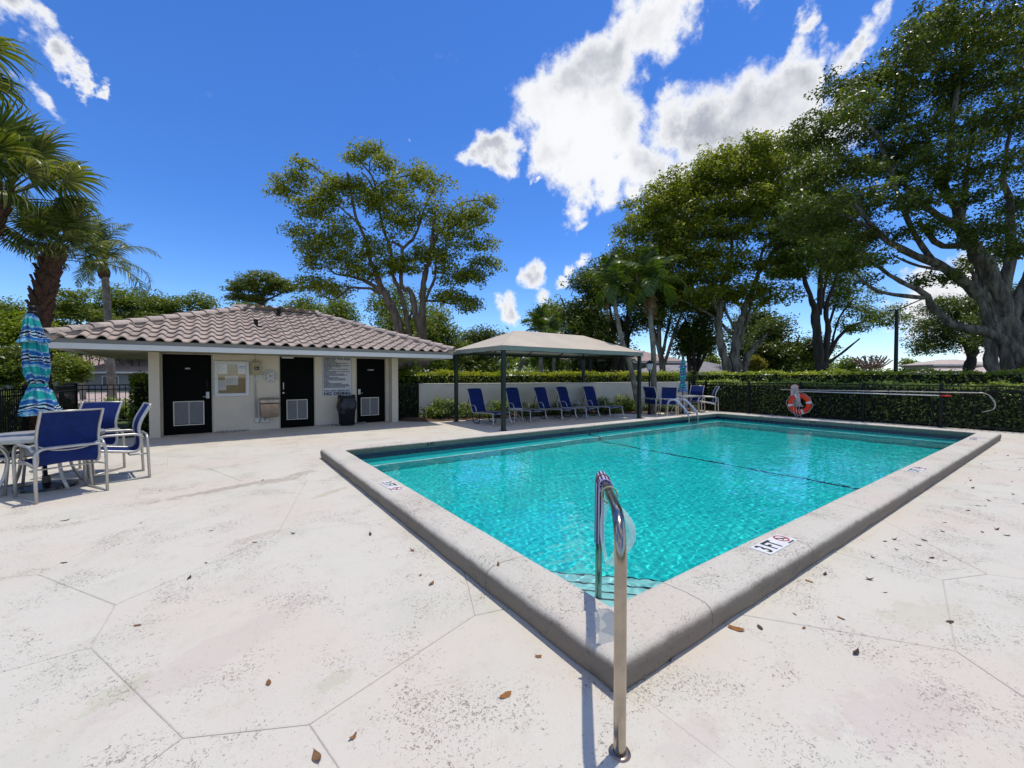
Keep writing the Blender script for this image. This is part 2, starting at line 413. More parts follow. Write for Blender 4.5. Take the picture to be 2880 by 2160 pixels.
# basin
IX0, IX1, IY0, IY1 = x0+CW-.02, x1-CW+.02, y0+CW-.02, y1-CW+.02
WZ = -.035                                          # still water level
m_plaster = bpy.data.materials.new('aqua_plaster'); m_plaster.use_nodes = True
t = NT(m_plaster.node_tree); b = t.add('ShaderNodeBsdfPrincipled', {'Roughness': .8, 'Specular IOR Level': .1}); t.add('ShaderNodeOutputMaterial', {0: b.outputs[0]})
gp = t.add('ShaderNodeNewGeometry').outputs['Position']
c1 = t.mix(t.smooth(t.noise(gp, 26, 3, .6), .4, .6), (.015, .56, .56), (.03, .66, .65)); c1 = t.mix(t.math('MULTIPLY', t.smooth(t.noise(gp, .6, 2), .35, .65), .5), c1, (.012, .50, .53))
t.l.new(c1, b.inputs['Base Color'])
m_step = M('pale_plaster', (.34, .66, .66), .8, col2=(.26, .60, .60), vscale=20)
m_nosing = M('white_nosing_tile', (.80, .90, .88), .5)
m_darktile = M('navy_tile', (.010, .018, .055), .25, var=.3, vscale=30)
m_grout = M('tile_grout', (.16, .20, .24), .8)
ZS, ZD, XB = -.92, -1.60, 8.05                      # shallow floor, deep floor, slope break
m = MB()
m.add([(IX0, IY0, ZS), (XB, IY0, ZS-.1), (XB, IY1, ZS-.1), (IX0, IY1, ZS)], [(0, 1, 2, 3)])
m.add([(XB, IY0, ZS-.1), (IX1, IY0, ZD), (IX1, IY1, ZD), (XB, IY1, ZS-.1)], [(0, 1, 2, 3)])
floor = m.build('basin_floor', m_plaster, pool)
m = MB()
for a, b_ in (((IX0, IY0), (IX1, IY0)), ((IX1, IY0), (IX1, IY1)), ((IX1, IY1), (IX0, IY1)), ((IX0, IY1), (IX0, IY0))):
    m.add([(a[0], a[1], -1.7), (b_[0], b_[1], -1.7), (b_[0], b_[1], .12), (a[0], a[1], .12)], [(3, 2, 1, 0)])
walls = m.build('basin_wall', m_plaster, pool)
# tile band along the water line, each tile its own piece; a dark strip carries them
for (nm, a, b_, nx, ny) in (('far', (IX0, IY1), (IX1, IY1), 0, -1), ('right', (IX1, IY1), (IX1, IY0), -1, 0)):
    Lh = math.hypot(b_[0]-a[0], b_[1]-a[1]); ux, uy = (b_[0]-a[0])/Lh, (b_[1]-a[1])/Lh
    gm = MB(); gz0, gz1 = -.115, .056
    gm.add([(a[0]+nx*.004, a[1]+ny*.004, gz0), (b_[0]+nx*.004, b_[1]+ny*.004, gz0), (b_[0]+nx*.004, b_[1]+ny*.004, gz1), (a[0]+nx*.004, a[1]+ny*.004, gz1)], [(3, 2, 1, 0)])
    gm.build('tile_grout', m_grout, pool)
    tm = MB(); tm.box((-.0735, -.004, -.075), (.0735, .004, .075)); tme = tm.mesh('tile', m_darktile, bevel=.002, seg=1)
    k = int(Lh/.152)
    for i in range(k):
        s_ = (i+.5)*Lh/k
        inst('tile', tme, pool, (a[0]+ux*s_+nx*.010, a[1]+uy*s_+ny*.010, -.03), (0, 0, math.atan2(uy, ux)))
for (a, b_, nx, ny) in (((IX0, IY0), (IX1, IY0), 0, 1), ((IX0, IY0), (IX0, IY1), 1, 0)):   # near sides face away: one strip each
    gm = MB(); gm.add([(a[0]+nx*.006, a[1]+ny*.006, -.115), (b_[0]+nx*.006, b_[1]+ny*.006, -.115), (b_[0]+nx*.006, b_[1]+ny*.006, .056), (a[0]+nx*.006, a[1]+ny*.006, .056)], [(0, 1, 2, 3)])
    gm.build('tile_band', m_darktile, pool)
# underwater bench along the far and right walls with a white nosing
m = MB(); bw = .36; bz = -.42
m.box((IX0+.003, IY1-bw, -1.65), (IX1-.003, IY1-.003, bz)); m.box((IX1-bw-.1, IY0+.003, -1.65), (IX1-.003, IY1-bw-.002, bz-.002))
bench = m.build('bench', m_plaster, pool)
m = MB(); m.box((IX0+.003, IY1-bw-.006, bz-.03), (IX1-bw-.10, IY1-bw+.045, bz+.005)); m.box((IX1-bw-.106, IY0+.003, bz-.03), (IX1-bw-.055, IY1-bw-.01, bz+.005))
nose = m.build('nosing', m_nosing, pool)
# dark tile line across the floor, up the bench
m = MB(); z = ZS-.1+.004
m.add([(XB-.038, IY0+.01, z), (XB+.038, IY0+.01, z), (XB+.038, IY1-bw-.01, z-.003), (XB-.038, IY1-bw-.01, z)], [(0, 1, 2, 3)])
m.box((XB-.038, IY1-bw-.012, -1.02), (XB+.038, IY1-bw-.007, bz+.008)); m.box((XB-.038, IY1-bw-.012, bz+.004), (XB+.038, IY1-.004, bz+.010)); m.box((XB-.038, IY1-.008, bz), (XB+.038, IY1-.003, -.11))
stripe = m.build('floor_stripe', m_darktile, pool)
# corner steps: four, each with a dark tile nosing, cut across the near corner
cx, cy = IX0, IY0
steps = []
for k, (dist, zt) in enumerate(((.50, -.10), (.78, -.32), (1.08, -.54), (1.38, -.74))):
    # front edge: gentle arc across the corner at distance dist along the diagonal
    pts = []
    for i in range(13):
        a = R(-2+94*i/12); rr = dist*1.414/(math.cos(a)+math.sin(a))*(1-.05*math.cos((a-R(45))*2)**2) if 0 else None
        q = (i/12)
        # straight chord with slight outward bow
        px = dist*1.414*q; py = dist*1.414*(1-q); bow = .05*math.sin(math.pi*q)*dist
        pts.append((cx+px+bow*.707, cy+py+bow*.707))
    pts = [(max(p[0], cx+.004), max(p[1], cy+.004)) for p in pts]
    n = len(pts); m = MB()
    vs = [(p[0], p[1], zt) for p in pts]+[(cx+.004, cy+.004, zt)]+[(p[0], p[1], -1.2) for p in pts]
    fs = [tuple(range(n-1, -1, -1))+(n,)]; fs = [tuple(list(range(n))+[n])[::-1]]
    for i in range(n-1): fs.append((i, i+1, n+1+i+1, n+1+i))
    m.add(vs, fs); steps.append(m.build('step', m_step, pool))
    m = MB()
    for i in range(n-1):
        a, b_ = Vector((pts[i][0], pts[i][1], 0)), Vector((pts[i+1][0], pts[i+1][1], 0))
        inn = Vector((-.707, -.707, 0))*.013
        m.add([(a.x+.003, a.y+.003, zt+.004), (b_.x+.003, b_.y+.003, zt+.004), (b_.x+inn.x, b_.y+inn.y, zt+.004), (a.x+inn.x, a.y+inn.y, zt+.004),
               (a.x+.003, a.y+.003, zt-.022), (b_.x+.003, b_.y+.003, zt-.022)], [(3, 2, 1, 0), (0, 1, 5, 4)])
    steps.append(m.build('step_nosing', m_darktile, pool))
# water
def waves(X, Y):
    r = np.random.default_rng(3); Z = np.zeros_like(X)
    for i in range(46):
        lam = .055*(1.07**i); k = 2*math.pi/lam; a = r.uniform(0, 2*math.pi); ph = r.uniform(0, 6.28)
        slope = (.0078 if lam < .13 else .0034) if lam < .6 else .0016
        Z += slope/k*1.2*np.sin(k*(X*math.cos(a)+Y*math.sin(a))+ph+.8*np.sin(X*1.3+Y*.9+i))
    return Z
nx_, ny_ = 900, 460
xs = np.linspace(IX0+.001, IX1-.001, nx_); ys = np.linspace(IY0+.001, IY1-.001, ny_)
X, Y = np.meshgrid(xs, ys); Z = WZ+waves(X, Y)
m_water = bpy.data.materials.new('pool_water'); m_water.use_nodes = True; t = NT(m_water.node_tree)
gl = t.add('ShaderNodeBsdfGlass', {'Color': (.93, 1, 1, 1), 'Roughness': 0.0, 'IOR': 1.333})
t.add('ShaderNodeOutputMaterial', {0: gl.outputs[0]})
water = inst('water', grid_mesh('water', X, Y, Z, m_water), None); tag(water, 'clear rippled turquoise water filling the pool', kind='structure')
water['kind'] = 'structure'
water.cycles.is_caustics_caster = True
for o in [floor, walls, bench, nose, stripe]+steps: o.cycles.is_caustics_receiver = True
# ------------------------------------------------------------------ pool house
BV = 13.40; PVF = 13.05; BX0, BX1 = -1.38, 4.72; EV = 11.55; EX0, EX1 = -2.68, 5.92; BD = EV+6.58
FZ0, FZ1 = 2.022, 2.135                              # white fascia board
house = thing('pool_house', 'low beige stucco pool house with grey tiled hip roof and three black doors', 'building', (1.7, 16, 0))
def hb(name, mat, fn, parent=None, **kw):
    m = MB(); fn(m); return m.build(name, mat, parent or house, world=(parent is None), **kw)
D = [(-1.15, -.17), (1.41, 2.29), (3.52, 4.41)]      # door openings along the front
def fwall(m):
    xs = [BX0+.2]+[a for d in D for a in (d[0]-.03, d[1]+.03)]+[BX1-.2]
    for i in range(0, len(xs), 2):
        if xs[i+1]-xs[i] > .02: m.box((xs[i], BV, -.02), (xs[i+1], BV+.18, 2.06))
    for d in D: m.box((d[0]-.03, BV, 2.06-.02), (d[1]+.03, BV+.18, 2.06))
hb('wall', m_stucco, fwall)
hb('wall', m_stucco, lambda m: m.box((BX0, PVF, -.02), (BX0+.2, BD-.9, 2.06)))
hb('wall', m_stucco, lambda m: m.box((BX1-.2, PVF, -.02), (BX1, BD-.9, 2.06)))
hb('wall', m_stucco, lambda m: m.box((BX0+.2, BD-1.08, -.02), (BX1-.2, BD-.9, 2.06)))
m_inner = M('interior_dark', (.05, .05, .05), .9)
hb('inner_wall', m_inner, lambda m: m.box((BX0+.2, BV+.35, -.02), (BX1-.2, BV+.38, 2.05)))
hb('soffit', m_soffit, lambda m: m.box((EX0+.03, EV+.03, 2.07), (EX1-.03, BD-.03, 2.09)))
def fas(m):
    for a, b_ in (((EX0, EV, FZ0), (EX1, EV+.03, FZ1)), ((EX0, BD-.03, FZ0), (EX1, BD, FZ1)), ((EX0, EV+.03, FZ0), (EX0+.03, BD-.03, FZ1)), ((EX1-.03, EV+.03, FZ0), (EX1, BD-.03, FZ1))): m.box(a, b_)
hb('fascia', m_fascia, fas)
def fas2(m):
    for a, b_ in (((EX0+.02, EV+.02, FZ1), (EX1-.02, EV+.05, FZ1+.085)), ((EX0+.02, BD-.05, FZ1), (EX1-.02, BD-.02, FZ1+.085)), ((EX0+.02, EV+.05, FZ1), (EX0+.05, BD-.05, FZ1+.085)), ((EX1-.05, EV+.05, FZ1), (EX1-.02, BD-.05, FZ1+.085))): m.box(a, b_)
hb('drip_board', m_taupe, fas2)
# doors
def louvre_mesh():
    m = MB()
    for i in range(17):
        z = .02+i*.034
        m.add([(-.5, -.012, z), (.5, -.012, z), (.5, .006, z+.03), (-.5, .006, z+.03)], [(0, 1, 2, 3)])
        m.add([(-.5, -.012, z), (.5, -.012, z), (.5, -.010, z-.004), (-.5, -.010, z-.004)], [(3, 2, 1, 0)])
    return m.mesh('louvre', m_louvre)
lme = louvre_mesh()
doorlab = ['black door nearest the notice board, the leftmost, lever lock on its right', 'black door between the drinking fountain and the rules sign', 'black door right of the rules sign, lever lock on its left']
for i, (a, b_) in enumerate(D):
    wd = b_-a; dr = inst('door', None, house); dr.location = Vector((a, BV+.06, 0))-house.location
    m = MB(); m.box((.0, 0, .012), (wd, .045, 2.03)); me = m.mesh('door', m_black, bevel=.003, seg=1)
    bpy.data.objects.remove(dr); dr = inst('door', me, house, Vector((a, BV+.06, 0))-house.location); dr['label'] = doorlab[i]
    m = MB()
    m.box((-.028, -.05, -.01), (-.002, .0, 2.045)); m.box((wd+.002, -.05, -.01), (wd+.028, .0, 2.045)); m.box((-.028, -.05, 2.045), (wd+.028, .0, 2.062))
    m.build('door_frame', m_trimpaint, None, bevel=.002).parent = house; bpy.context.view_layer.update()
    fr = [o for o in house.children if o.name.startswith('door_frame')][-1]; fr.location = Vector((a, BV+.045, 0))-house.location
    # louvred grille, two panes
    g0, g1, z0, z1 = (.19, wd-.16, .22, .84) if i == 0 else ((.16, wd-.17, .22, .80) if i == 1 else (.13, wd-.19, .22, .80))
    m = MB(); f = .022
    m.box((g0, -.016, z0), (g1, -.002, z0+f)); m.box((g0, -.016, z1-f), (g1, -.002, z1)); m.box((g0, -.016, z0+f), (g0+f, -.002, z1-f)); m.box((g1-f, -.016, z0+f), (g1, -.002, z1-f)); mid = (g0+g1)/2; m.box((mid-.007, -.014, z0+f), (mid+.007, -.002, z1-f))
    m.build('grille', m_grilleframe, dr, bevel=.002, seg=1)
    for (ga, gb) in ((g0+f, mid-.007), (mid+.007, g1-f)):
        o = inst('louvre', lme, dr, ((ga+gb)/2, -.004, z0+f), scale=((gb-ga), .5, (z1-z0-2*f)/.60)); 
    # lock and handle
    m = MB(); hx = wd-.085 if i == 0 else .085
    if i != 1:
        m.box((hx-.035, -.03, .90), (hx+.035, -.001, 1.07)); m.tube([(hx, -.03, .95), (hx, -.055, .95), (hx+(-.10 if i == 0 else .10), -.058, .945)], .009, 8)
        m.lathe([(.0, 0), (.02, 0), (.02, .01), (0, .012)], 10, (hx, -.03, 1.03))
    else:
        m.box((hx-.012, -.035, 1.10), (hx+.012, -.001, 1.30)); m.tube([(hx, -.001, 1.0), (hx, -.02, 1.0)], .026, 14)
    m.build('door_lock', m_alu, dr, smooth=True, bevel=.003)
    if i != 1: text('lettering', 'MEN' if i == 0 else 'WOMEN', .05, m_white, (wd/2, -.002, 1.66), (R(90), 0, 0), dr, 'CENTER', bold=.0012)
    else: pass
    m = MB(); m.box((hx-.02 if i == 0 else wd-.03, -.02, 1.15), (hx+.0 if i == 0 else wd-.012, -.001, 1.4)) 
    if i == 0: m.build('pull_plate', m_blackmetal, dr)
# security light above the middle door
m = MB(); m.box((1.45, BV-.08, 1.99), (1.75, BV-.0, 2.04)); 
o = m.build('door_closer', m_white, house, world=True, bevel=.006)

# roof: deck slopes, then S tiles one by one on the front slope
SX = 3.29; RZ = 3.44; EZ = 2.205
sl_ = math.atan2(RZ-EZ, SX)
RL, RR = EX0+SX, EX1-SX; RVm = EV+SX
m_under = M('roof_underlay', (.05, .045, .04), .95)
hb('roof_deck', m_under, lambda m: m.add([(EX0+.03, EV+.03, EZ), (EX1-.03, EV+.03, EZ), (EX1-.03, BD-.03, EZ), (EX0+.03, BD-.03, EZ), (RL, RVm, RZ), (RR, RVm, RZ)], [(0, 1, 5, 4), (1, 2, 5), (2, 3, 4, 5), (3, 0, 4), (3, 2, 1, 0)]))
def tile_mat(name, base, dark):
    m = bpy.data.materials.new(name); m.use_nodes = True; t = NT(m.node_tree)
    g = t.add('ShaderNodeNewGeometry').outputs['Position']; oi = t.add('ShaderNodeObjectInfo').outputs['Random']
    b = t.add('ShaderNodeBsdfPrincipled', {'Roughness': .85, 'Specular IOR Level': .25}); t.add('ShaderNodeOutputMaterial', {0: b.outputs[0]})
    c = t.mix(oi, base, tuple(x*.80 for x in base)); n = t.noise(g, 2.2, 6, .65, .8)
    c = t.mix(t.math('MULTIPLY', t.smooth(n, .48, .68), .75), c, dark)
    c = t.mix(t.math('MULTIPLY', t.smooth(t.noise(g, 22, 4, .7), .56, .72), .5), c, tuple(x*.45 for x in base))
    t.l.new(c, b.inputs['Base Color'])
    bp = t.add('ShaderNodeBump', {'Height': t.noise(g, 90, 3, .6), 'Strength': .3, 'Distance': .004}); t.l.new(bp.outputs[0], b.inputs['Normal'])
    return m
m_tile = tile_mat('concrete_roof_tile', (.47, .385, .33), (.25, .21, .185))
m_ridge = tile_mat('ridge_tile', (.50, .415, .36), (.16, .135, .12))
TW = .295; TL_ = .35
def s_tile_profile(x):     # x in 0..1 across one tile: pan then barrel
    if x < .5: return -.012-.016*math.sin(math.pi*x/.5)
    return .052*math.sin(math.pi*(x-.5)/.5)
def tile_mesh(nx=12, L=TL_+.06):
    vs = []; fs = []; th = .024
    for j, (y, dz) in enumerate(((0, .044), (L, .0))):
        for i in range(nx+1):
            x = i/nx; vs.append((x*TW*1.03, y, s_tile_profile(x)+dz))
    n = nx+1
    for i in range(nx): fs.append((i, i+1, n+i+1, n+i))
    for i in range(nx+1): x, y, z = vs[i]; vs.append((x, y+.001, z-th))
    for i in range(nx): fs.append((2*n+i, 2*n+i+1, i+1, i))
    return vs, fs
tv, tf = tile_mesh()
tb = MB(); tb.add(tv, tf); tile_me = tb.mesh('roof_tile', m_tile, smooth=True, smooth_angle=40)
nrow = int(math.ceil(math.hypot(SX, RZ-EZ)/TL_)); ncol = int((EX1-EX0+.08)/TW)+1
uS = Vector((0, math.cos(sl_), math.sin(sl_))); nS = Vector((0, -math.sin(sl_), math.cos(sl_)))
hp = house.location
cnt = 0
for r in range(nrow):
    for c in range(ncol):
        u = EX0-.04+c*TW; s0 = -.06+r*TL_
        v0 = s0*math.cos(sl_)
        left = u-(EX0+max(v0, -.05)); right = (EX1-max(v0, -.05))-(u+TW); v1 = (s0+TL_)*math.cos(sl_)
        if (u+TW) < EX0+v0-.02 or u > EX1-v0+.02 or v0 > SX-.02: continue
        O = Vector((u, EV, EZ+.035))+uS*s0
        mat4 = Matrix.Translation(O-hp) @ Matrix(((1, 0, 0, 0), (0, uS.y, nS.y, 0), (0, uS.z, nS.z, 0), (0, 0, 0, 1)))
        full = (u > EX0+v1+.03) and (u+TW < EX1-v1-.03) and v1 < SX-.02
        if full:
            o = inst('roof_tile', tile_me, house); o.matrix_local = mat4 @ Matrix.Translation((0, 0, random.uniform(-.002, .002)))
        else:
            bm = bmesh.new(); bm.from_mesh(tile_me); bm.transform(mat4)
            for (co, no) in ((Vector((EX0-.02, EV, 0)), Vector((-1, 1, 0))), (Vector((EX1+.02, EV, 0)), Vector((1, 1, 0))), (Vector((0, RVm-.03, 0)), Vector((0, 1, 0)))):
                bmesh.ops.bisect_plane(bm, geom=bm.verts[:]+bm.edges[:]+bm.faces[:], plane_co=co-hp, plane_no=no, clear_outer=True)
            if len(bm.faces) < 3: bm.free(); continue
            me = bpy.data.meshes.new('roof_tile'); bm.to_mesh(me); bm.free(); me.materials.append(m_tile) if not me.materials else None
            o = inst('roof_tile', me, house)
        cnt += 1
print('tiles', cnt)
# hidden slopes: the same tiles joined (left, right and back)
def slope_tiles(O0, ux, up_dir, width, trap_l, trap_r, name):
    m = MB()
    for r in range(nrow):
        for c in range(int(width/TW)+1):
            u = c*TW; s0 = -.06+r*TL_; v0 = (s0+TL_)*math.cos(sl_)
            if u < v0*trap_l-.05 or u+TW > width-v0*trap_r+.12: continue
            up = up_dir*math.cos(sl_)+Vector((0, 0, math.sin(sl_))); nn = ux.cross(up)
            O = O0+ux*u+up*s0+Vector((0, 0, .035))
            m.add([O+ux*x+up*y+nn*z for x, y, z in tv], tf)
    return m.build(name, m_tile, house, world=True, smooth=True, smooth_angle=40)
o = slope_tiles(Vector((EX1, EV, EZ)), Vector((0, 1, 0)), Vector((-1, 0, 0)), BD-EV, 1, 1, 'side_tiles'); o['kind'] = 'stuff'
o = slope_tiles(Vector((EX0, BD, EZ)), Vector((0, -1, 0)), Vector((1, 0, 0)), BD-EV, 1, 1, 'side_tiles'); o['kind'] = 'stuff'
o = slope_tiles(Vector((EX1, BD, EZ)), Vector((-1, 0, 0)), Vector((0, -1, 0)), EX1-EX0, 1, 1, 'side_tiles'); o['kind'] = 'stuff'
# hip and ridge caps
def cap_mesh(L=.42, r=.135):
    m = MB(); n = 8; vs = []; fs = []
    for (y, k, dz) in ((0, 1.0, .022), (L, .86, 0)):
        for i in range(n+1):
            a = math.pi*i/n; vs.append((-math.cos(a)*r*k, y, math.sin(a)*r*.78*k+dz))
    for i in range(n): fs.append((i, i+1, n+1+i+1, n+1+i))
    b = len(vs)
    for i in range(n+1): vs.append((vs[i][0]*.88, .001, (vs[i][2]-.022)*.86+.022-.004))
    for i in range(n): fs.append((b+i, b+i+1, i+1, i))
    # mortar bed closing the front end
    m.add(vs, fs); return m.mesh('ridge_cap', m_ridge, smooth=True, smooth_angle=40)
cme = cap_mesh()
def caps(a, b_, lift=.045):
    a = Vector(a); b_ = Vector(b_); d = (b_-a); L = d.length; d.normalize(); k = int(L/.385)
    x = d.cross(Vector((0, 0, 1))).normalized(); z = x.cross(d)
    for i in range(k+1):
        p = a+d*(i*.385)-hp+Vector((0, 0, lift))
        if i*.385 > L-.1: continue
        o = inst('ridge_cap', cme, house); o.matrix_local = Matrix((( x.x, d.x, z.x, p.x), (x.y, d.y, z.y, p.y), (x.z, d.z, z.z, p.z), (0, 0, 0, 1)))
caps((EX0-.02, EV-.02, EZ+.02), (RL, RVm, RZ)); caps((EX1+.02, EV-.02, EZ+.02), (RR, RVm, RZ))
caps((EX0, BD, EZ+.02), (RL, RVm, RZ)); caps((EX1, BD, EZ+.02), (RR, RVm, RZ)); caps((RR+.05, RVm, RZ+.03), (RL-.1, RVm, RZ+.03))
m = MB(off=hp)
for a_, b_ in (((EX0-.02, EV-.02, EZ+.02), (RL, RVm, RZ)), ((EX1+.02, EV-.02, EZ+.02), (RR, RVm, RZ)), ((EX0, BD, EZ), (RL, RVm, RZ)), ((EX1, BD, EZ), (RR, RVm, RZ)), ((RL, RVm, RZ), (RR, RVm, RZ))):
    m.tube([a_, b_], .095, 8)
m.build('mortar_bed', m_ridge, house)
# two stubby vent pipes
for (px, py, h_) in ((720, 915, .16), (784, 885, .16)):
    p = None
    r_ = ray(px, py); # meets the front slope
    n_ = nS; k = (Vector((0, EV, EZ+.05))-Vector((0, 0, EYE))).dot(n_)/r_.dot(n_); p = Vector((0, 0, EYE))+r_*k
    m = MB(off=hp); m.box((p.x-.045, p.y-.045, p.z-.08), (p.x+.045, p.y+.045, p.z+h_)); m.box((p.x-.055, p.y-.055, p.z+h_-.03), (p.x+.055, p.y+.055, p.z+h_)); m.box((p.x-.14, p.y-.12, p.z-.05), (p.x+.14, p.y+.12, p.z-.03))
    m.build('vent_pipe', m_blackmetal, house)

# ------------------------------------------------------------------ things fixed to the front wall
def wall_at(px, py, v=BV): r = ray(px, py); return Vector((0, 0, EYE))+r*(v/r.y)
def wpos(cx, cy): return (560+cx/6.9125, 1000+cy/6.9125)
# notice board
a = wall_at(*wpos(295, 108)); b_ = wall_at(*wpos(972, 780)); cx_, cz_ = (a.x+b_.x)/2, (a.z+b_.z)/2; bw_, bh_ = (b_.x-a.x), (a.z-b_.z)
nb = thing('notice_board', 'white framed cork notice board with papers, left of the electrical box', 'notice board', (cx_, BV, cz_))
m_cork = M('cork', (.30, .20, .10), .9, var=.25, vscale=30, bump=.3)
m_paper = M('notice_paper', (.58, .56, .56), .8, var=.06, vscale=5)
m_paperblue = M('blue_print', (.03, .12, .35), .6)
m_glass = bpy.data.materials.new('thin_glass'); m_glass.use_nodes = True; t = NT(m_glass.node_tree)
t1 = t.add('ShaderNodeBsdfTransparent'); t2 = t.add('ShaderNodeBsdfGlossy', {'Roughness': .03}); mx = t.add('ShaderNodeMixShader', {0: .06, 1: t1.outputs[0], 2: t2.outputs[0]}); t.add('ShaderNodeOutputMaterial', {0: mx.outputs[0]})
hw, hh = bw_/2, bh_/2; f = .055
m = MB(); m.box((-hw, -.06, -hh), (hw, 0, -hh+f)); m.box((-hw, -.06, hh-f), (hw, 0, hh)); m.box((-hw, -.06, -hh+f), (-hw+f, 0, hh-f)); m.box((hw-f, -.06, -hh+f), (hw, 0, hh-f)); m.build('frame', m_white, nb, bevel=.008)
m = MB(); i2 = f+.002; f2 = .022
m.box((-hw+i2, -.052, -hh+i2), (hw-i2, -.03, -hh+i2+f2)); m.box((-hw+i2, -.052, hh-i2-f2), (hw-i2, -.03, hh-i2)); m.box((-hw+i2, -.052, -hh+i2+f2), (-hw+i2+f2, -.03, hh-i2-f2)); m.box((hw-i2-f2, -.052, -hh+i2+f2), (hw-i2, -.03, hh-i2-f2)); m.build('inner_frame', m_white, nb, bevel=.004)
m = MB(); m.box((-hw+.02, -.02, -hh+.02), (hw-.02, -.012, hh-.02)); m.build('cork_panel', m_cork, nb)
m = MB(); m.box((-hw+.06, -.036, -hh+.06), (hw-.06, -.034, hh-.06)); m.build('glass', m_glass, nb)
m = MB(); m.tube([(-hw+.03, -.06, 0), (-hw+.03, -.075, 0)], .014, 10); m.build('lock', m_alu, nb, smooth=True)
def brd(cx, cy): p = wall_at(*wpos(cx, cy)); return p.x-cx_, p.z-cz_
for i, (x0_, y0_, x1_, y1_) in enumerate(((358, 160, 545, 355), (752, 160, 912, 358), (505, 402, 760, 572), (360, 480, 530, 672))):
    ax, az = brd(x0_, y0_); bx, bz_ = brd(x1_, y1_)
    m = MB(); m.add([(ax, -.024, az), (bx, -.026, az), (bx, -.022, bz_), (ax, -.023, bz_)], [(3, 2, 1, 0)]); pp = m.build('notice', m_paper, nb)
    mt = MB(); w_ = bx-ax
    if i == 1:
        mt.box((ax+.16*w_, -.0275, az-.45*(az-bz_)), (bx-.02*w_, -.027, az-.20*(az-bz_))); mt.build('banner', m_paperblue, pp)
        text('lettering', 'NOTICE', .034, m_white, ((ax+bx)/2+.015, -.029, az-.40*(az-bz_)), (R(90), 0, 0), pp, 'CENTER', bold=.001)
        k0 = .55
    else: k0 = .12
    mt = MB(); nl_ = 9 if i != 1 else 3
    for k in range(nl_):
        zz = az-(k0+k*(.8-k0+.05)/nl_)*(az-bz_); wl = random.uniform(.4, .82)
        mt.box((ax+.08*w_, -.0276, zz-.0035), (ax+(.08+wl)*w_, -.027, zz+.0015))
    mt.build('print_lines', M('grey_ink', (.25, .24, .25), .8) if i == 0 else bpy.data.materials['grey_ink'], pp)
# electrical box and conduit
a = wall_at(*wpos(1002, 125)); b_ = wall_at(*wpos(1212, 378)); c_ = ((a.x+b_.x)/2, (a.z+b_.z)/2)
eb = thing('electrical_box', 'beige electrical switch box with conduit, between notice board and wall clock', 'switch box', (c_[0], BV, c_[1]))
m_box = M('box_beige', (.42, .36, .22), .55, var=.1)
m = MB(); hw, hh = (b_.x-a.x)/2, (a.z-b_.z)/2; m.box((-hw, -.13, -hh), (hw, 0, hh)); m.build('body', m_box, eb, bevel=.008)
m = MB(); m.box((-hw+.015, -.138, -hh+.015), (hw-.03, -.1305, hh-.015)); m.build('cover', m_box, eb, bevel=.004)
m = MB(); m.box((-.05, -.146, -.035), (.06, -.1385, .05)); m.build('switch_plate', m_blackmetal, eb)
m = MB(); m.tube([(.045, -.148, .005), (.0, -.152, .005), (-.02, -.152, .02)], .006, 6); m.tube([(-.005, -.149, .03), (-.03, -.152, .012), (-.005, -.149, -.012)], .005, 6); m.build('switch_handle', m_white, eb, smooth=True)
z_end = wall_at(*wpos(1120, 1210)).z-c_[1]
m = MB(); m.tube([(.0, -.03, -hh), (0, -.03, -hh-.06)], .03, 10); m.tube([(-.035, -.02, -hh-.05), (-.035, -.02, z_end)], .0135, 8); m.tube([(.0, -.02, -hh-.05), (.0, -.02, z_end)], .009, 8); m.box((-.07, -.02, -hh-.13), (.05, -.001, -hh-.07)); m.build('conduit', m_alu, eb, smooth=True, smooth_angle=40)
m = MB(); m.box((-.055, -.06, z_end-.12), (.055, 0, z_end)); m.build('outlet_box', m_alu, eb, bevel=.004)
m = MB(); m.tube([(0, -.012, hh), (-.02, -.012, hh+.1), (-.01, -.012, hh+.22), (.03, -.012, hh+.30)], .004, 6); m.build('wire', m_blackmetal, eb)
# clock
c0 = wall_at(*wpos(1385, 398)); rr = (wall_at(*wpos(1525, 398)).x-wall_at(*wpos(1240, 398)).x)/2
ck = thing('wall_clock', 'round white wall clock between the electrical box and the middle door', 'clock', (c0.x, BV, c0.z))
m = MB(); pr = [(0, .02), (rr*.86, .02), (rr*.88, .035), (rr*.94, .045), (rr, .03), (rr, 0)]
m.lathe(pr, 48)
me = m.mesh('rim', m_white, smooth=True, smooth_angle=40); inst('rim', me, ck, rot=(R(90), 0, 0))
m = MB(); m.lathe([(0, .022), (rr*.84, .022)], 48); me = m.mesh('dial', M('dial_white', (.62, .60, .55), .5), smooth=False); inst('dial', me, ck, rot=(R(90), 0, 0))
m = MB(); m.lathe([(rr*.80, .0225), (rr*.80, .0235), (rr*.815, .0235), (rr*.815, .0225)], 48); me = m.mesh('dial_ring', m_text); inst('dial_ring', me, ck, rot=(R(90), 0, 0))
for k in range(1, 13):
    if k in (5, 7): continue
    an = R(90-30*k); text('numeral', str(k), .055*rr/.15, m_text, (rr*.66*math.cos(an), -.024, rr*.66*math.sin(an)-.018), (R(90), 0, 0), ck, 'CENTER', bold=.001)
for sx_ in (-1, 1):
    m = MB(); m.lathe([(rr*.15, .0225), (rr*.15, .0235), (rr*.165, .0235), (rr*.165, .0225)], 20, (sx_*rr*.33, -rr*.30, 0)); me = m.mesh('small_gauge', m_text); inst('small_gauge', me, ck, rot=(R(90), 0, 0))
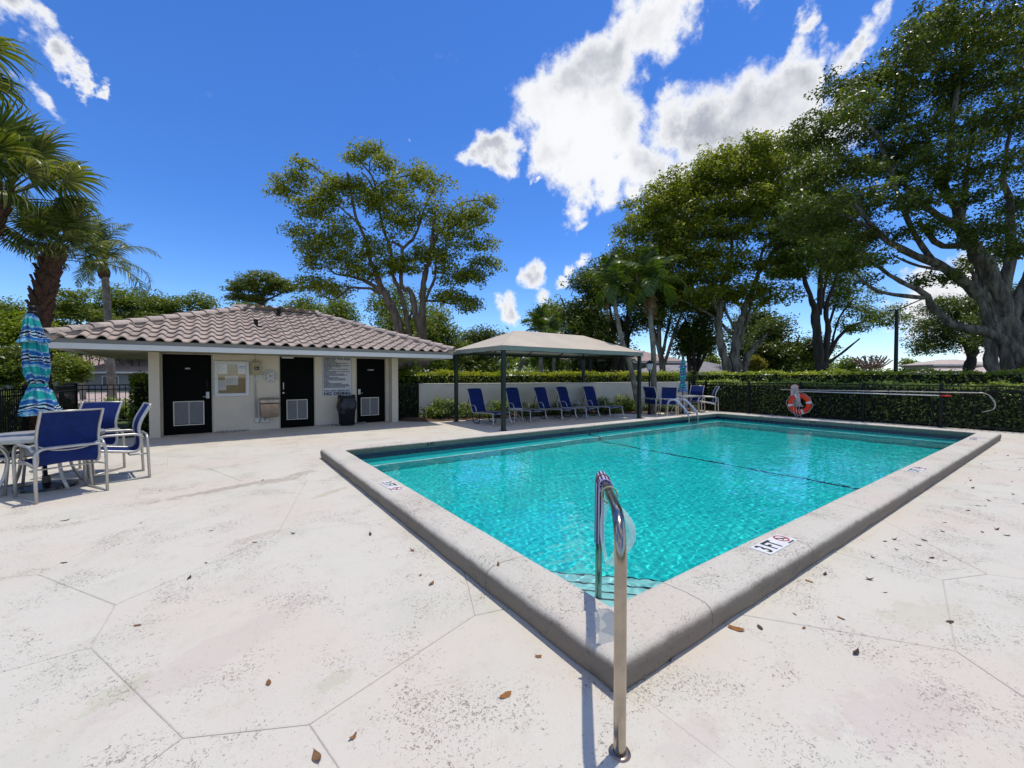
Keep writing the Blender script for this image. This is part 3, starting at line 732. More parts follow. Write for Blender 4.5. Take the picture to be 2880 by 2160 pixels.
for nm, ang, ln_, wd_ in (('hour_hand', 118, .42, .008), ('minute_hand', 25, .66, .006)):
    a_ = R(ang); d = Vector((math.cos(a_), 0, math.sin(a_))); p = Vector((-d.z, 0, d.x)); m = MB(); L0 = rr*ln_; y = Vector((0, -.028, 0))
    if nm == 'hour_hand': L0 = rr*.62
    m.add([y-d*.03-p*wd_, y+d*L0-p*wd_*.5, y+d*L0+p*wd_*.5, y-d*.03+p*wd_], [(0, 1, 2, 3)]); m.build(nm, m_text, ck)
# drinking fountain
a = wall_at(*wpos(1190, 860), BV-.3); b_ = wall_at(*wpos(1565, 1190), BV-.3); 
df = thing('drinking_fountain', 'bronze steel drinking fountain on the wall under the clock', 'drinking fountain', ((a.x+b_.x)/2, BV, b_.z))
hw = (b_.x-a.x)/2; hh = a.z-b_.z
m = MB(); dp = -.31
m.add([(-hw, 0, 0), (hw, 0, 0), (hw, 0, hh), (-hw, 0, hh), (-hw+.02, dp+.05, 0), (hw-.02, dp+.05, 0), (hw, dp, hh-.12), (-hw, dp, hh-.12)], [(0, 1, 2, 3)[::-1] if 0 else (0, 1, 2, 3), (1, 0, 4, 5), (4, 7, 6, 5), (0, 3, 7, 4), (1, 5, 6, 2), (3, 2, 6, 7)])
m.build('cabinet', m_steeldull, df, bevel=.008)
m = MB(); m.add([(-hw, dp-.005, hh-.10), (hw, dp-.005, hh-.10), (hw+.01, dp+.0, hh), (-hw-.01, dp+.0, hh), (-hw, -.001, hh-.10), (hw, -.001, hh-.10), (hw+.01, -.001, hh+.04), (-hw-.01, -.001, hh+.04)], [(0, 1, 2, 3), (3, 2, 6, 7), (1, 5, 6, 2), (4, 0, 3, 7), (4, 5, 1, 0)]); m.build('basin_rim', m_steeldull, df, bevel=.01)
m = MB(); m.box((-hw*.45, dp-.012, hh-.075), (hw*.45, dp-.004, hh-.03)); m.build('push_bar', m_steeldull, df, bevel=.003)
m = MB(); m.tube([(hw-.08, -.14, hh+.02), (hw-.08, -.14, hh+.08), (hw-.11, -.16, hh+.10)], .014, 8); m.build('bubbler', m_white, df, smooth=True)
m = MB(); m.tube(fillet([(-.16, -.10, 0), (-.16, -.10, -.13), (-.05, -.10, -.13), (-.05, -.10, -.02)], .04), .022, 10); m.tube([(-.16, -.1, -.13), (-.22, -.02, -.13)], .02, 8); m.build('drain_trap', m_white, df, smooth=True)
# rules sign
def s8(cx, cy): return (880+cx/12.76, 990+cy/12.76)
a = wall_at(*s8(315, 150)); b_ = wall_at(*s8(1410, 1550))
rsn = thing('rules_sign', 'white pool rules sign with small print and NO DIVING in large letters', 'sign', ((a.x+b_.x)/2, BV, (a.z+b_.z)/2))
hw, hh = (b_.x-a.x)/2, (a.z-b_.z)/2
m_sign = M('sign_white', (.58, .58, .60), .45)
m = MB(); m.box((-hw, -.008, -hh), (hw, -.001, hh)); m.build('sign_panel', m_sign, rsn, bevel=.003)
m = MB(); e = .012
for q in (((-hw+e, -.0095, -hh+e), (hw-e, -.0085, -hh+e+.006)), ((-hw+e, -.0095, hh-e-.006), (hw-e, -.0085, hh-e)), ((-hw+e, -.0095, -hh+e+.006), (-hw+e+.006, -.0085, hh-e-.006)), ((hw-e-.006, -.0095, -hh+e+.006), (hw-e, -.0085, hh-e-.006))): m.box(*q)
m.build('border_line', m_navytext, rsn)
W2 = hw*2; H2 = hh*2
def srow(body, z, size, bold, sx, mt=m_navytext): return text('lettering', body, size, mt, (-hw+.045, -.0105, z), (R(90), 0, 0), rsn, 'LEFT', bold=bold, sx=sx)
def fitrow(body, fz, h_, width, bold=.002):
    o = srow(body, hh-fz*H2, h_, bold, 1.0); bpy.context.view_layer.update(); wd_ = o.dimensions.x; o.scale = (width/wd_, 1, 1)
fitrow('GLENS EAST POOL RULES', .083, .092, W2-.10, .004)
fitrow('POOL MAX DEPTH: 6FT', .893, .066, W2-.12, .002)
fitrow('NO DIVING', .978, .118, W2-.10, .005)
rules = ['SHOWER BEFORE ENTERING', 'POOL HOURS: DAWN TO DUSK', 'NO ANIMALS WITHIN 50 FT. PERSONS USING THE POOL DO', 'THEIR OWN RISK AT THEIR OWN RISK', 'USE OF COMMUNITY POOL AND POOL AREA IS RESTRICTED TO', 'GLENS EAST MEMBERS AND THEIR GUESTS', 'BATHING LOAD: 16', 'CHILDREN UNDER THE AGE OF 12 MUST BE ACCOMPANIED', 'BY AN ADULT', 'ONLY POOL LOUNGES, UMBRELLAS AND CHAIRS ARE ALLOWED', 'IN THE POOL OR POOL AREA', 'PLEASE LAY TOWELS ON ALL CHAIRS AND TABLES', 'THEN RETURN THE FURNITURE AND UMBRELLAS TO THE', 'CLUBHOUSE', 'DO NOT SWALLOW POOL WATER', 'NO FOOD, BEVERAGES, GLASS OR ANIMALS IN POOL', 'NO RUNNING, JUMPING OR BALL PLAYING AROUND', 'THE POOL', 'NO SMOKING', 'NO GRILL COOKING OR PARTIES ON DECK', 'ANY PERSON WHO IS INCONTINENT OR NOT FULLY TOILET', 'TRAINED MUST WEAR APPROPRIATE WATERPROOF CLOTHING', 'WHEN ENTERING OR BEING CARRIED INTO THE POOL']
for i, ln_ in enumerate(rules):
    o = srow(ln_, hh-(.12+i*.0305)*H2, .030, .0022, .86)
# rubbish bin with a black liner
def bin_():
    b0 = wall_at(975, 1199, BV-.36); r = thing('rubbish_bin', 'black swing-top rubbish bin with black liner bag under the rules sign', 'rubbish bin', (b0.x, BV-.38, .02))
    m = MB(); vs = []; 
    for (z, k) in ((0, .185), (.62, .215)):
        for sx_, sy_ in ((-1, -1), (1, -1), (1, 1), (-1, 1)): vs.append((sx_*k, sy_*k, z))
    m.add(vs, [(3, 2, 1, 0), (0, 1, 5, 4), (1, 2, 6, 5), (2, 3, 7, 6), (3, 0, 4, 7)]); m.build('body', M('bin_plastic', (.005, .006, .009), .6, spec=.2), r, bevel=.02, smooth=True)
    m = MB(); n = 40; L = 9; rg = random.Random(2)
    for j in range(L):
        z = .80-j*.05
        for k in range(n):
            a_ = 2*math.pi*k/n; sq = .225/max(abs(math.cos(a_)), abs(math.sin(a_)))**.75
            fl = 1+(.22*math.sin(j/L*math.pi*.9)+.05*math.sin(a_*9+j)+rg.uniform(-.03, .03))*(1 if j > 0 else .3)
            if j >= L-2: fl *= .93+.08*math.sin(a_*5+1)
            m.v.append((sq*fl*math.cos(a_)*.93, sq*fl*math.sin(a_)*.93, z-(.05*math.sin(a_*3+2) if j == L-1 else 0)+.0)); 
    m.f = [(j*n+k, j*n+(k+1) % n, (j+1)*n+(k+1) % n, (j+1)*n+k) for j in range(L-1) for k in range(n)]; m.mi = [0]*len(m.f)
    m.build('liner_bag', M('bin_bag', (.005, .006, .014), .3, spec=.5, bump=.8, bscale=14, bdist=.03), r, smooth=True)
    m = MB(); q = .225
    m.add([(-q, -q, .79), (q, -q, .79), (q, q, .79), (-q, q, .79), (-q*.9, -q*.72, .87), (q*.9, -q*.72, .87), (q*.9, q*.72, .87), (-q*.9, q*.72, .87)], [(3, 2, 1, 0), (0, 1, 5, 4), (1, 2, 6, 5), (2, 3, 7, 6), (3, 0, 4, 7), (4, 5, 6, 7)])
    m.build('lid', M('bin_lid', (.018, .028, .03), .6, spec=.2), r, bevel=.015)
    m = MB()
    for sx_ in (-1, 1): m.box((sx_*.20-.02, -.17, .865), (sx_*.20+.02, .17, .90))
    m.build('hinge_ear', m_blackmetal, r, bevel=.006)
bin_()
# pebbles along the foot of the wall
def pebbles(x0_, x1_, v0, v1, n, lab):
    rg = np.random.default_rng(int(n)); V = []; F = []; 
    ico = [(0, 0, 1), (.89, 0, .45), (.28, .85, .45), (-.72, .53, .45), (-.72, -.53, .45), (.28, -.85, .45), (.72, .53, -.45), (-.28, .85, -.45), (-.89, 0, -.45), (-.28, -.85, -.45), (.72, -.53, -.45)]
    tr = [(0, 1, 2), (0, 2, 3), (0, 3, 4), (0, 4, 5), (0, 5, 1), (1, 6, 2), (2, 7, 3), (3, 8, 4), (4, 9, 5), (5, 10, 1), (6, 7, 2), (7, 8, 3), (8, 9, 4), (9, 10, 5), (10, 6, 1)]
    m = MB(off=((x0_+x1_)/2, (v0+v1)/2, 0))
    for i in range(n):
        x = rg.uniform(x0_, x1_); ex = 4*(x-x0_)*(x1_-x)/(x1_-x0_)**2; y = v1-abs(rg.normal(0, .4))*(v1-v0)*(.25+.9*ex**.4)
        s_ = rg.uniform(.014, .034); a_ = rg.uniform(0, 6.28); el = rg.uniform(.55, 1); z = rg.uniform(.005, .022)
        ca, sa = math.cos(a_), math.sin(a_)
        m.add([(x+(px*ca-py*el*sa)*s_, y+(px*sa+py*el*ca)*s_, z+pz*s_*.6) for px, py, pz in ico], tr)
    o = m.build('pebbles', m_peb, None, smooth=True); o.location = m.off; tag(o, lab, 'pebbles', kind='stuff')
m_peb = bpy.data.materials.new('river_pebbles'); m_peb.use_nodes = True; t = NT(m_peb.node_tree)
g_ = t.add('ShaderNodeNewGeometry').outputs['Random Per Island']; b0 = t.add('ShaderNodeBsdfPrincipled', {'Roughness': .6}); t.add('ShaderNodeOutputMaterial', {0: b0.outputs[0]})
t.l.new(t.mix(g_, (.10, .10, .11), (.62, .60, .56)), b0.inputs['Base Color'])
pebbles(-.10, .62, BV-.24, BV-.01, 170, 'grey and white pebbles on the deck below the notice board')
pebbles(2.35, 3.75, BV-.34, BV-.01, 330, 'grey and white pebbles round the foot of the rubbish bin')
# ------------------------------------------------------------------ grab rail over the near corner
m_sleeve = bpy.data.materials.new('striped_sleeve'); m_sleeve.use_nodes = True; t = NT(m_sleeve.node_tree)
b = t.add('ShaderNodeBsdfPrincipled', {'Roughness': .8}); t.add('ShaderNodeOutputMaterial', {0: b.outputs[0]})
uv = t.add('ShaderNodeAttribute', attribute_name='band').outputs['Fac']
st = t.math('PINGPONG', uv, .5); t.l.new(t.mix(t.smooth(st, .2, .3), (.02, .02, .07), (.42, .40, .52)), b.inputs['Base Color'])
rl = thing('grab_rail', 'single stainless grab rail arching over the near pool corner, striped sleeve at its far end', 'pool rail', (1.275, 1.065, 0))
dg_ = Vector((1.0, 1.04, 0)).normalized(); b0 = Vector((1.275, 1.065, 0))
def rp(s_, z): return b0+dg_*s_+Vector((0, 0, z))
path = fillet([rp(0, -.05), rp(0.0, .93), rp(1.36, .80), rp(1.47, -.30)], .20, 9)
path[0] = rp(0, .0)
rl_m = MB(); rl_m.tube(path, .0245, 20); rl_m.build('tube', m_steel, rl, smooth=True, smooth_angle=50, world=True)
m = MB(); m.lathe([(.025, .008), (.034, .008), (.042, .004), (.044, 0)], 28, (b0.x, b0.y, 0)); m.build('base_flange', m_steeldull, rl, smooth=True, world=True)
# sleeve over the far bend
i0 = None
sl_path = [p for p in path if (p-b0).dot(dg_) > .82 and p.z > .36]
sl_path = [rp(.80, .93-(.13/1.36)*.80)]+[p for p in path if (p-b0).dot(dg_) > 1.0 and p.z > .35]
last = path[-1]; pv = [p for p in path if p.z > .35][-1]; tdir = (last-pv).normalized(); sl_path.append(pv+tdir*.33)
m = MB(); m.tube(sl_path, .033, 24)
me = m.mesh('sleeve', m_sleeve, smooth=True, smooth_angle=50); a_ = me.attributes.new('band', 'FLOAT', 'POINT')
o_ = Vector(rl.location); 
a_.data.foreach_set('value', [(i % 24)/24*9.0 for i in range(len(me.vertices))])
sv = inst('sleeve', me, rl); 
for v_ in me.vertices: v_.co -= Vector(rl.location)
for nm, s_, c_, r_ in (('red_ring', .98, (.22, .03, .03), .040), ('lilac_ring', .79, (.30, .28, .55), .038), ('green_ring', .52, (.30, .30, .16), .040)):
    z_ = .93-(.13/1.36)*s_; cpt = rp(s_, z_-.006); m = MB(); sdn = Vector((-dg_.y, dg_.x, 0)); upv = Vector((0, 0, 1))
    m.tube([cpt+sdn*math.cos(k*.35)*r_+upv*math.sin(k*.35)*r_+dg_*.012*math.sin(k*.35) for k in range(18)], .0045, 6, closed=True)
    m.build('elastic_ring', M(nm, c_, .5), rl, smooth=True, world=True)
# clear plastic bag hanging from the rail
m_film = bpy.data.materials.new('plastic_film'); m_film.use_nodes = True; t = NT(m_film.node_tree)
t1 = t.add('ShaderNodeBsdfTransparent', {'Color': (.86, .92, .92, 1)}); t2 = t.add('ShaderNodeBsdfDiffuse', {'Color': (.75, .85, .85, 1)}); t4 = t.add('ShaderNodeBsdfTranslucent', {'Color': (.75, .85, .85, 1)})
t5 = t.add('ShaderNodeMixShader', {0: .5, 1: t2.outputs[0], 2: t4.outputs[0]}); t3 = t.add('ShaderNodeMixShader', {0: .40, 1: t1.outputs[0], 2: t5.outputs[0]}); t.add('ShaderNodeOutputMaterial', {0: t3.outputs[0]})
bag = thing('plastic_bag', 'clear plastic bag hanging from the stainless grab rail at the near corner', 'plastic bag', rp(.62, .84))
V = []; nu, nv = 15, 14; sd = Vector((dg_.y, -dg_.x, 0)); 
for j in range(nv):
    tz = j/(nv-1)
    for i in range(nu):
        tx = i/(nu-1); s_ = .50+.30*tx*(1-.45*tz**2)+.05*tz
        bulge = math.sin(math.pi*min(1, tz*.95+.03))*(.075+.045*math.sin(tx*3.1))*1.15
        V.append(rp(s_, .875-(.13/1.36)*s_-tz*(.36-.08*abs(tx-.5)))+sd*(bulge+.012*math.sin(tx*9+tz*5)+.008))
m = MB(); m.add(V, [(j*nu+i, j*nu+i+1, (j+1)*nu+i+1, (j+1)*nu+i) for j in range(nv-1) for i in range(nu-1)]); m.build('film', m_film, bag, smooth=True, world=True)
V2 = [v_-sd*((v_-rp((v_-b0).dot(dg_), v_.z)).dot(sd)*1.25) for v_ in V]
m = MB(); m.add(V2, [(j*nu+i, (j+1)*nu+i, (j+1)*nu+i+1, j*nu+i+1) for j in range(nv-1) for i in range(nu-1)]); m.build('film', m_film, bag, smooth=True, world=True)

# ladder in the far corner
ld = thing('pool_ladder', 'stainless pool ladder with two arched handrails in the far corner', 'pool ladder', (12.68, 7.8, .17))
m_lav = M('vinyl_grip', (.28, .34, .50), .4)
for i, u_ in enumerate((12.42, 12.94)):
    pa = fillet([(u_, 8.42, .0), (u_, 8.38, .66), (u_, 8.10, .70), (u_, 7.62, .28), (u_, 7.58, -.75)], .22, 7)
    m = MB(); m.tube(pa, .024, 12); m.build('rail', m_steel, ld, smooth=True, world=True)
    k1 = [p for p in pa if p[2] > .22 and p[1] > 7.6]
    m = MB(); m.tube(k1, .031, 12); m.build('grip_sleeve', m_lav, ld, smooth=True, world=True)
for z in (-.20, -.45, -.68):
    m = MB(); m.box((12.44, 7.52, z-.012), (12.92, 7.64, z+.012)); m.build('tread', m_white, ld, world=True, bevel=.008)

# ------------------------------------------------------------------ shade canopy
CX0, CX1, CY0, CY1 = 6.20, 12.15, 9.20, 12.12; CZ = 2.19; CT = 2.31
cn = thing('shade_canopy', 'rectangular grey fabric shade canopy on four dark green posts', 'canopy', ((CX0+CX1)/2, (CY0+CY1)/2, 0))
m_fab = bpy.data.materials.new('canopy_fabric'); m_fab.use_nodes = True; t = NT(m_fab.node_tree)
g_ = t.add('ShaderNodeNewGeometry').outputs['Position']; b = t.add('ShaderNodeBsdfPrincipled', {'Roughness': .9, 'Specular IOR Level': .15})
cc = t.mix(t.smooth(t.noise(g_, 1.5, 4), .35, .65), (.60, .53, .43), (.55, .485, .395)); t.l.new(cc, b.inputs['Base Color'])
tr = t.add('ShaderNodeBsdfTranslucent', {'Color': (.35, .37, .33, 1)}); mx = t.add('ShaderNodeMixShader', {0: .10, 1: b.outputs[0], 2: tr.outputs[0]}); t.add('ShaderNodeOutputMaterial', {0: mx.outputs[0]})
m_val = M('canopy_valance', (.25, .28, .23), .85, var=.08)
rdg = [(CX0+1.47, (CY0+CY1)/2, 2.93), (CX1-1.47, (CY0+CY1)/2, 2.93)]
cor = [(CX0, CY0, CT), (CX1, CY0, CT), (CX1, CY1, CT), (CX0, CY1, CT)]
def patch(m, quad, n=10, sag=.035):
    q = [Vector(p) for p in quad]; vs = []
    for j in range(n+1):
        for i in range(n+1):
            s_, t_ = i/n, j/n; p = (q[0]*(1-s_)+q[1]*s_)*(1-t_)+(q[3]*(1-s_)+q[2]*s_)*t_
            p.z -= sag*4*t_*(1-t_)*math.sin(math.pi*min(1, max(0, s_)))**.5; vs.append(p)
    m.add(vs, [(j*(n+1)+i, j*(n+1)+i+1, (j+1)*(n+1)+i+1, (j+1)*(n+1)+i) for j in range(n) for i in range(n)])
for quad in ((cor[0], cor[1], rdg[1], rdg[0]), (cor[2], cor[3], rdg[0], rdg[1])):
    m = MB(); patch(m, quad); m.build('roof_panel', m_fab, cn, smooth=True, world=True)
for tri in ((cor[1], cor[2], rdg[1]), (cor[3], cor[0], rdg[0])):
    m = MB(); patch(m, (tri[0], tri[1], tri[2], tri[2])); m.build('roof_panel', m_fab, cn, smooth=True, world=True)
for a_, b_ in ((cor[0], cor[1]), (cor[1], cor[2]), (cor[2], cor[3]), (cor[3], cor[0])):
    m = MB(); n = 20; A_, B_ = Vector(a_), Vector(b_); vs = []
    for i in range(n+1):
        p = A_.lerp(B_, i/n); vs += [p+Vector((0, 0, .003)), p-Vector((0, 0, .125+.006*math.sin(i*1.1)))]
    m.add(vs, [(2*i, 2*i+1, 2*i+3, 2*i+2) for i in range(n)]); m.build('valance', m_val, cn, world=True)
for (u_, v_) in ((CX0+.09, CY0+.09), (CX1-.09, CY0+.09), (CX1-.09, CY1-.09), (CX0+.09, CY1-.09)):
    m = MB(); m.box((u_-.052, v_-.052, 0), (u_+.052, v_+.052, CZ+.05)); m.build('post', m_post, cn, world=True, bevel=.008)
    m = MB(); m.box((u_-.09, v_-.09, .0), (u_+.09, v_+.09, .012)); m.build('base_plate', m_post, cn, world=True, bevel=.003)
m = MB(); e = .09; zz = CZ+.02
for a_, b_ in (((CX0+e, CY0+e, zz), (CX1-e, CY0+e, zz)), ((CX1-e, CY0+e, zz), (CX1-e, CY1-e, zz)), ((CX1-e, CY1-e, zz), (CX0+e, CY1-e, zz)), ((CX0+e, CY1-e, zz), (CX0+e, CY0+e, zz))): m.tube([a_, b_], .038, 6)
m.build('eave_beam', m_post, cn, world=True)
m = MB()
for c_, r_ in ((cor[0], rdg[0]), (cor[3], rdg[0]), (cor[1], rdg[1]), (cor[2], rdg[1]), (rdg[0], rdg[1])):
    a_ = Vector(c_); a_.z -= .06; b_ = Vector(r_); b_.z -= .06
    if c_ in cor: a_ = a_.lerp(b_, .04)
    m.tube([a_, b_], .024, 6)
for u_ in (CX0+1.47, (CX0+CX1)/2, CX1-1.47): m.tube([(u_, CY0+e, zz), (u_, (CY0+CY1)/2, 2.86), (u_, CY1-e, zz)], .02, 6)
m.build('rafter', m_post, cn, world=True)

# ------------------------------------------------------------------ sling furniture
def sling_surface(path, hw, n_side=5, th=.006, curve=.02):
    m = MB(); P = [Vector(p) for p in path]; vs = []
    for i, p in enumerate(P):
        t_ = (P[min(i+1, len(P)-1)]-P[max(i-1, 0)]).normalized(); nn = Vector((1, 0, 0)).cross(t_)
        for k in range(n_side+1):
            x = -hw+2*hw*k/n_side; d = -curve*(1-(x/hw)**2); vs.append(p+Vector((x, 0, 0))+nn*d)
    n = n_side+1
    m.add(vs, [(i*n+k, i*n+k+1, (i+1)*n+k+1, (i+1)*n+k) for i in range(len(P)-1) for k in range(n_side)])
    return m
def spline(pts, n=6):
    P = [Vector(p) for p in pts]; out = []
    for i in range(len(P)-1):
        p0 = P[max(i-1, 0)]; p1 = P[i]; p2 = P[i+1]; p3 = P[min(i+2, len(P)-1)]
        for k in range(n):
            t_ = k/n; out.append(.5*((2*p1)+(p2-p0)*t_+(2*p0-5*p1+4*p2-p3)*t_*t_+(3*p1-p0-3*p2+p3)*t_**3))
    out.append(P[-1]); return out
def make_chair():            # faces +y; y = 0 at the middle of the seat
    c = thing('patio_chair', 'x', 'chair')
    W_ = .27
    prof_ = spline([(0, .27, .44), (0, .22, .455), (0, .0, .42), (0, -.17, .40), (0, -.235, .45), (0, -.245, .58), (0, -.225, .72), (0, -.25, .84), (0, -.30, .95), (0, -.36, 1.07)], 5)
    for sx in (-1, 1):
        m = MB(); m.tube([(sx*.275, p.y, p.z) for p in prof_], .0155, 8, flat=1.3); m.build('side_tube', m_alu, c, smooth=True)
    s_ = sling_surface([p for p in prof_[1:-1]], W_-.003, 6); s_.build('sling', m_blue, c, smooth=True)
    # rear hoop: two back legs joined by a bar behind the back at arm height, arms run forward from its corners
    m = MB(); m.tube(fillet([(-.315, -.33, 0), (-.315, -.31, .63), (.315, -.31, .63), (.315, -.33, 0)], .11, 6), .0175, 8); m.build('rear_hoop', m_alu, c, smooth=True)
    for sx in (-1, 1):
        m = MB(); m.tube(fillet([(sx*.315, -.27, .60), (sx*.325, -.2, .655), (sx*.33, .20, .66), (sx*.315, .30, .50), (sx*.315, .26, .0)], .10, 5), .0175, 8); m.build('arm', m_alu, c, smooth=True)
        m = MB(); m.tube([(sx*.315, -.33, .014), (sx*.315, .26, .014)], .013, 6); m.build('floor_runner', m_alu, c, smooth=True)
    m = MB(); m.tube(spline([(-.275, -.232, .66), (-.15, -.25, .60), (0, -.262, .585), (.15, -.25, .60), (.275, -.232, .66)], 4), .010, 6)
    m.tube([(-.275, -.36, 1.068), (.275, -.36, 1.068)], .012, 6); m.tube(spline([(-.30, .2, .42), (0, .2, .37), (.30, .2, .42)], 4), .011, 6); m.tube([(-.30, -.12, .36), (.30, -.12, .36)], .011, 6)
    m.tube([(-.30, -.12, .36), (-.31, -.30, .36)], .011, 6); m.tube([(.30, -.12, .36), (.31, -.30, .36)], .011, 6)
    m.build('cross_bar', m_alu, c, smooth=True)
    return c
ch = make_chair()
def put(root, x, y, face, label, group, first=[True]):
    rz = math.atan2(face[1], face[0])-math.pi/2
    if first[0]:
        first[0] = False; root.location = (x, y, 0); root.rotation_euler = (0, 0, rz); root['label'] = label; root['group'] = group; return root
    return copy_tree(root, (x, y, 0), rz, label, group)
G1 = 'patio chairs round the near table'; G2 = 'patio chairs round the far table'
put(ch, -1.64, 7.52, (-.50, .87), 'blue sling patio chair at the near table with its back to the camera', G1)
put(ch, -1.24, 8.22, (-.975, -.22), 'blue sling patio chair seen side on, right of the near table by the pool house', G1)
put(ch, -1.70, 8.92, (-.45, -.89), 'blue sling patio chair behind the near table, mostly hidden by the one in front', G1)
put(ch, -2.46, 8.12, (1, .02), 'blue sling patio chair tucked under the near table, cut off by the left edge', G1)
put(ch, 13.72, 9.85, (1, -.05), 'blue sling patio chair beside the lamp post, leftmost at the far table', G2)
put(ch, 13.95, 9.42, (.75, .66), 'blue sling patio chair left of the pool ladder, turned to the far table', G2)
put(ch, 16.05, 9.02, (-.62, .78), 'rightmost blue sling patio chair at the far table, right of the ladder', G2)
put(ch, 16.25, 9.75, (-1, -.1), 'blue sling patio chair between the far umbrella and the rightmost chair', G2)
# tables
m_top = M('table_top', (.36, .36, .37), .35, var=.08)
def make_table(r_=.62):
    tb_ = thing('patio_table', 'x', 'table')
    m = MB(); m.lathe([(.03, .715), (r_-.03, .715), (r_-.03, .70), (.03, .70), (.03, .715)], 48); m.build('table_top', m_top, tb_)
    m = MB(); m.lathe([(r_-.03, .725), (r_, .722), (r_+.003, .70), (r_, .675), (r_-.03, .675), (r_-.035, .70), (r_-.03, .725)], 48); m.build('rim', m_alu, tb_, smooth=True, smooth_angle=50)
    for k in range(4):
        a = R(45+90*k); ca, sa = math.cos(a), math.sin(a)
        pts = fillet([(.40*ca, .40*sa, .68), (.30*ca, .30*sa, .52), (.34*ca, .34*sa, .22), (.46*ca, .46*sa, 0)], .15, 5)
        m = MB(); m.tube(pts, .022, 8, flat=.7); m.build('leg', m_alu, tb_, smooth=True)
    m = MB(); m.lathe([(.30, .40), (.315, .41), (.33, .40), (.315, .39), (.30, .40)], 32); m.build('leg_ring', m_alu, tb_, smooth=True)
    return tb_
tb1 = make_table(); tb1.location = (-1.95, 8.06, 0); tb1['label'] = 'round patio table with pale metal rim under the near striped umbrella'; tb1['group'] = 'round patio tables'
copy_tree(tb1, (14.95, 9.45, 0), 0, 'round patio table under the far umbrella, behind the pool ladder', 'round patio tables')
# closed umbrellas
m_umb = bpy.data.materials.new('striped_canvas'); m_umb.use_nodes = True; t = NT(m_umb.node_tree)
b = t.add('ShaderNodeBsdfPrincipled', {'Roughness': .85, 'Specular IOR Level': .15})
cl = t.add('ShaderNodeAttribute', attribute_name='cloth', attribute_type='GEOMETRY').outputs['Vector']; sp_ = t.add('ShaderNodeSeparateXYZ', {0: cl}).outputs
def ramp(v, stops):
    r = t.add('ShaderNodeValToRGB', {0: v}); e = r.color_ramp; e.interpolation = 'CONSTANT'
    while len(e.elements) < len(stops): e.elements.new(.5)
    for el, (p, c_) in zip(e.elements, stops): el.position = p; el.color = tuple(c_)+(1,)
    return r.outputs[0]
wht, nvy, blu, tel, lbl, cyn = (.66, .74, .76), (.014, .022, .08), (.04, .17, .45), (.04, .48, .44), (.30, .55, .72), (.06, .45, .50)
warp = t.math('FRACT', sp_[1]); hz = ramp(warp, [(0, tel), (.24, wht), (.27, lbl), (.35, blu), (.47, wht), (.50, nvy), (.56, wht), (.63, nvy), (.70, wht), (.75, blu), (.88, lbl), (.93, wht), (.955, tel)])
wf = t.math('FRACT', sp_[0]); vt = ramp(wf, [(0, (.5, .95, .95)), (.22, (1.1, 1.1, 1.1)), (.28, (.45, .6, .9)), (.52, (.9, 1.2, 1.0)), (.58, (1.2, 1.2, 1.2)), (.64, (.6, .75, .85)), (.9, (1, 1, 1))])
cc = t.mix(.85, hz, vt, 'MULTIPLY'); t.l.new(cc, b.inputs['Base Color'])
tr = t.add('ShaderNodeBsdfTranslucent', {}); t.l.new(cc, tr.inputs[0]); mx = t.add('ShaderNodeMixShader', {0: .25, 1: b.outputs[0], 2: tr.outputs[0]}); t.add('ShaderNodeOutputMaterial', {0: mx.outputs[0]})
def cloth(prof_, nf, amp, seed, name, zmap=3.1):
    rg = random.Random(seed); n = nf*10; V = []; A = []; L_ = len(prof_); ph = [rg.uniform(-.4, .4) for _ in range(nf)]; am = [rg.uniform(.65, 1.25) for _ in range(nf)]
    for j, (r_, z) in enumerate(prof_):
        tj = j/(L_-1)
        for k in range(n):
            a = 2*math.pi*k/n; f_ = (k % 10)/10; fi = k//10
            fold = math.cos(2*math.pi*f_+.9*math.sin(tj*5+ph[fi]*4))
            tw = .25*math.sin(z*4+seed)
            rr_ = r_*(1+amp*am[fi]*fold*(.55+.45*math.sin(tj*3)))+.006*rg.uniform(-1, 1)
            V.append((rr_*math.cos(a+tw), rr_*math.sin(a+tw), z+.02*math.sin(a*3+j)*r_/.2))
            A.append((k/10/1.0*.5, z*zmap+.30+.022*fold+.03*ph[fi]*3+.05*math.sin(a*2+seed), 0))
    F_ = [(j*n+k, j*n+(k+1) % n, (j+1)*n+(k+1) % n, (j+1)*n+k) for j in range(L_-1) for k in range(n)]
    m = MB(); m.add(V, F_); me = m.mesh(name, m_umb, smooth=True); a_ = me.attributes.new('cloth', 'FLOAT_VECTOR', 'POINT'); a_.data.foreach_set('vector', [x for q in A for x in q]); return me
m_pole = M('umbrella_pole', (.012, .016, .035), .4)
def interp(pts, n):
    out = []; P = spline([(a, 0, z) for a, z in pts], n); return [(max(.012, p.x), p.z) for p in P]
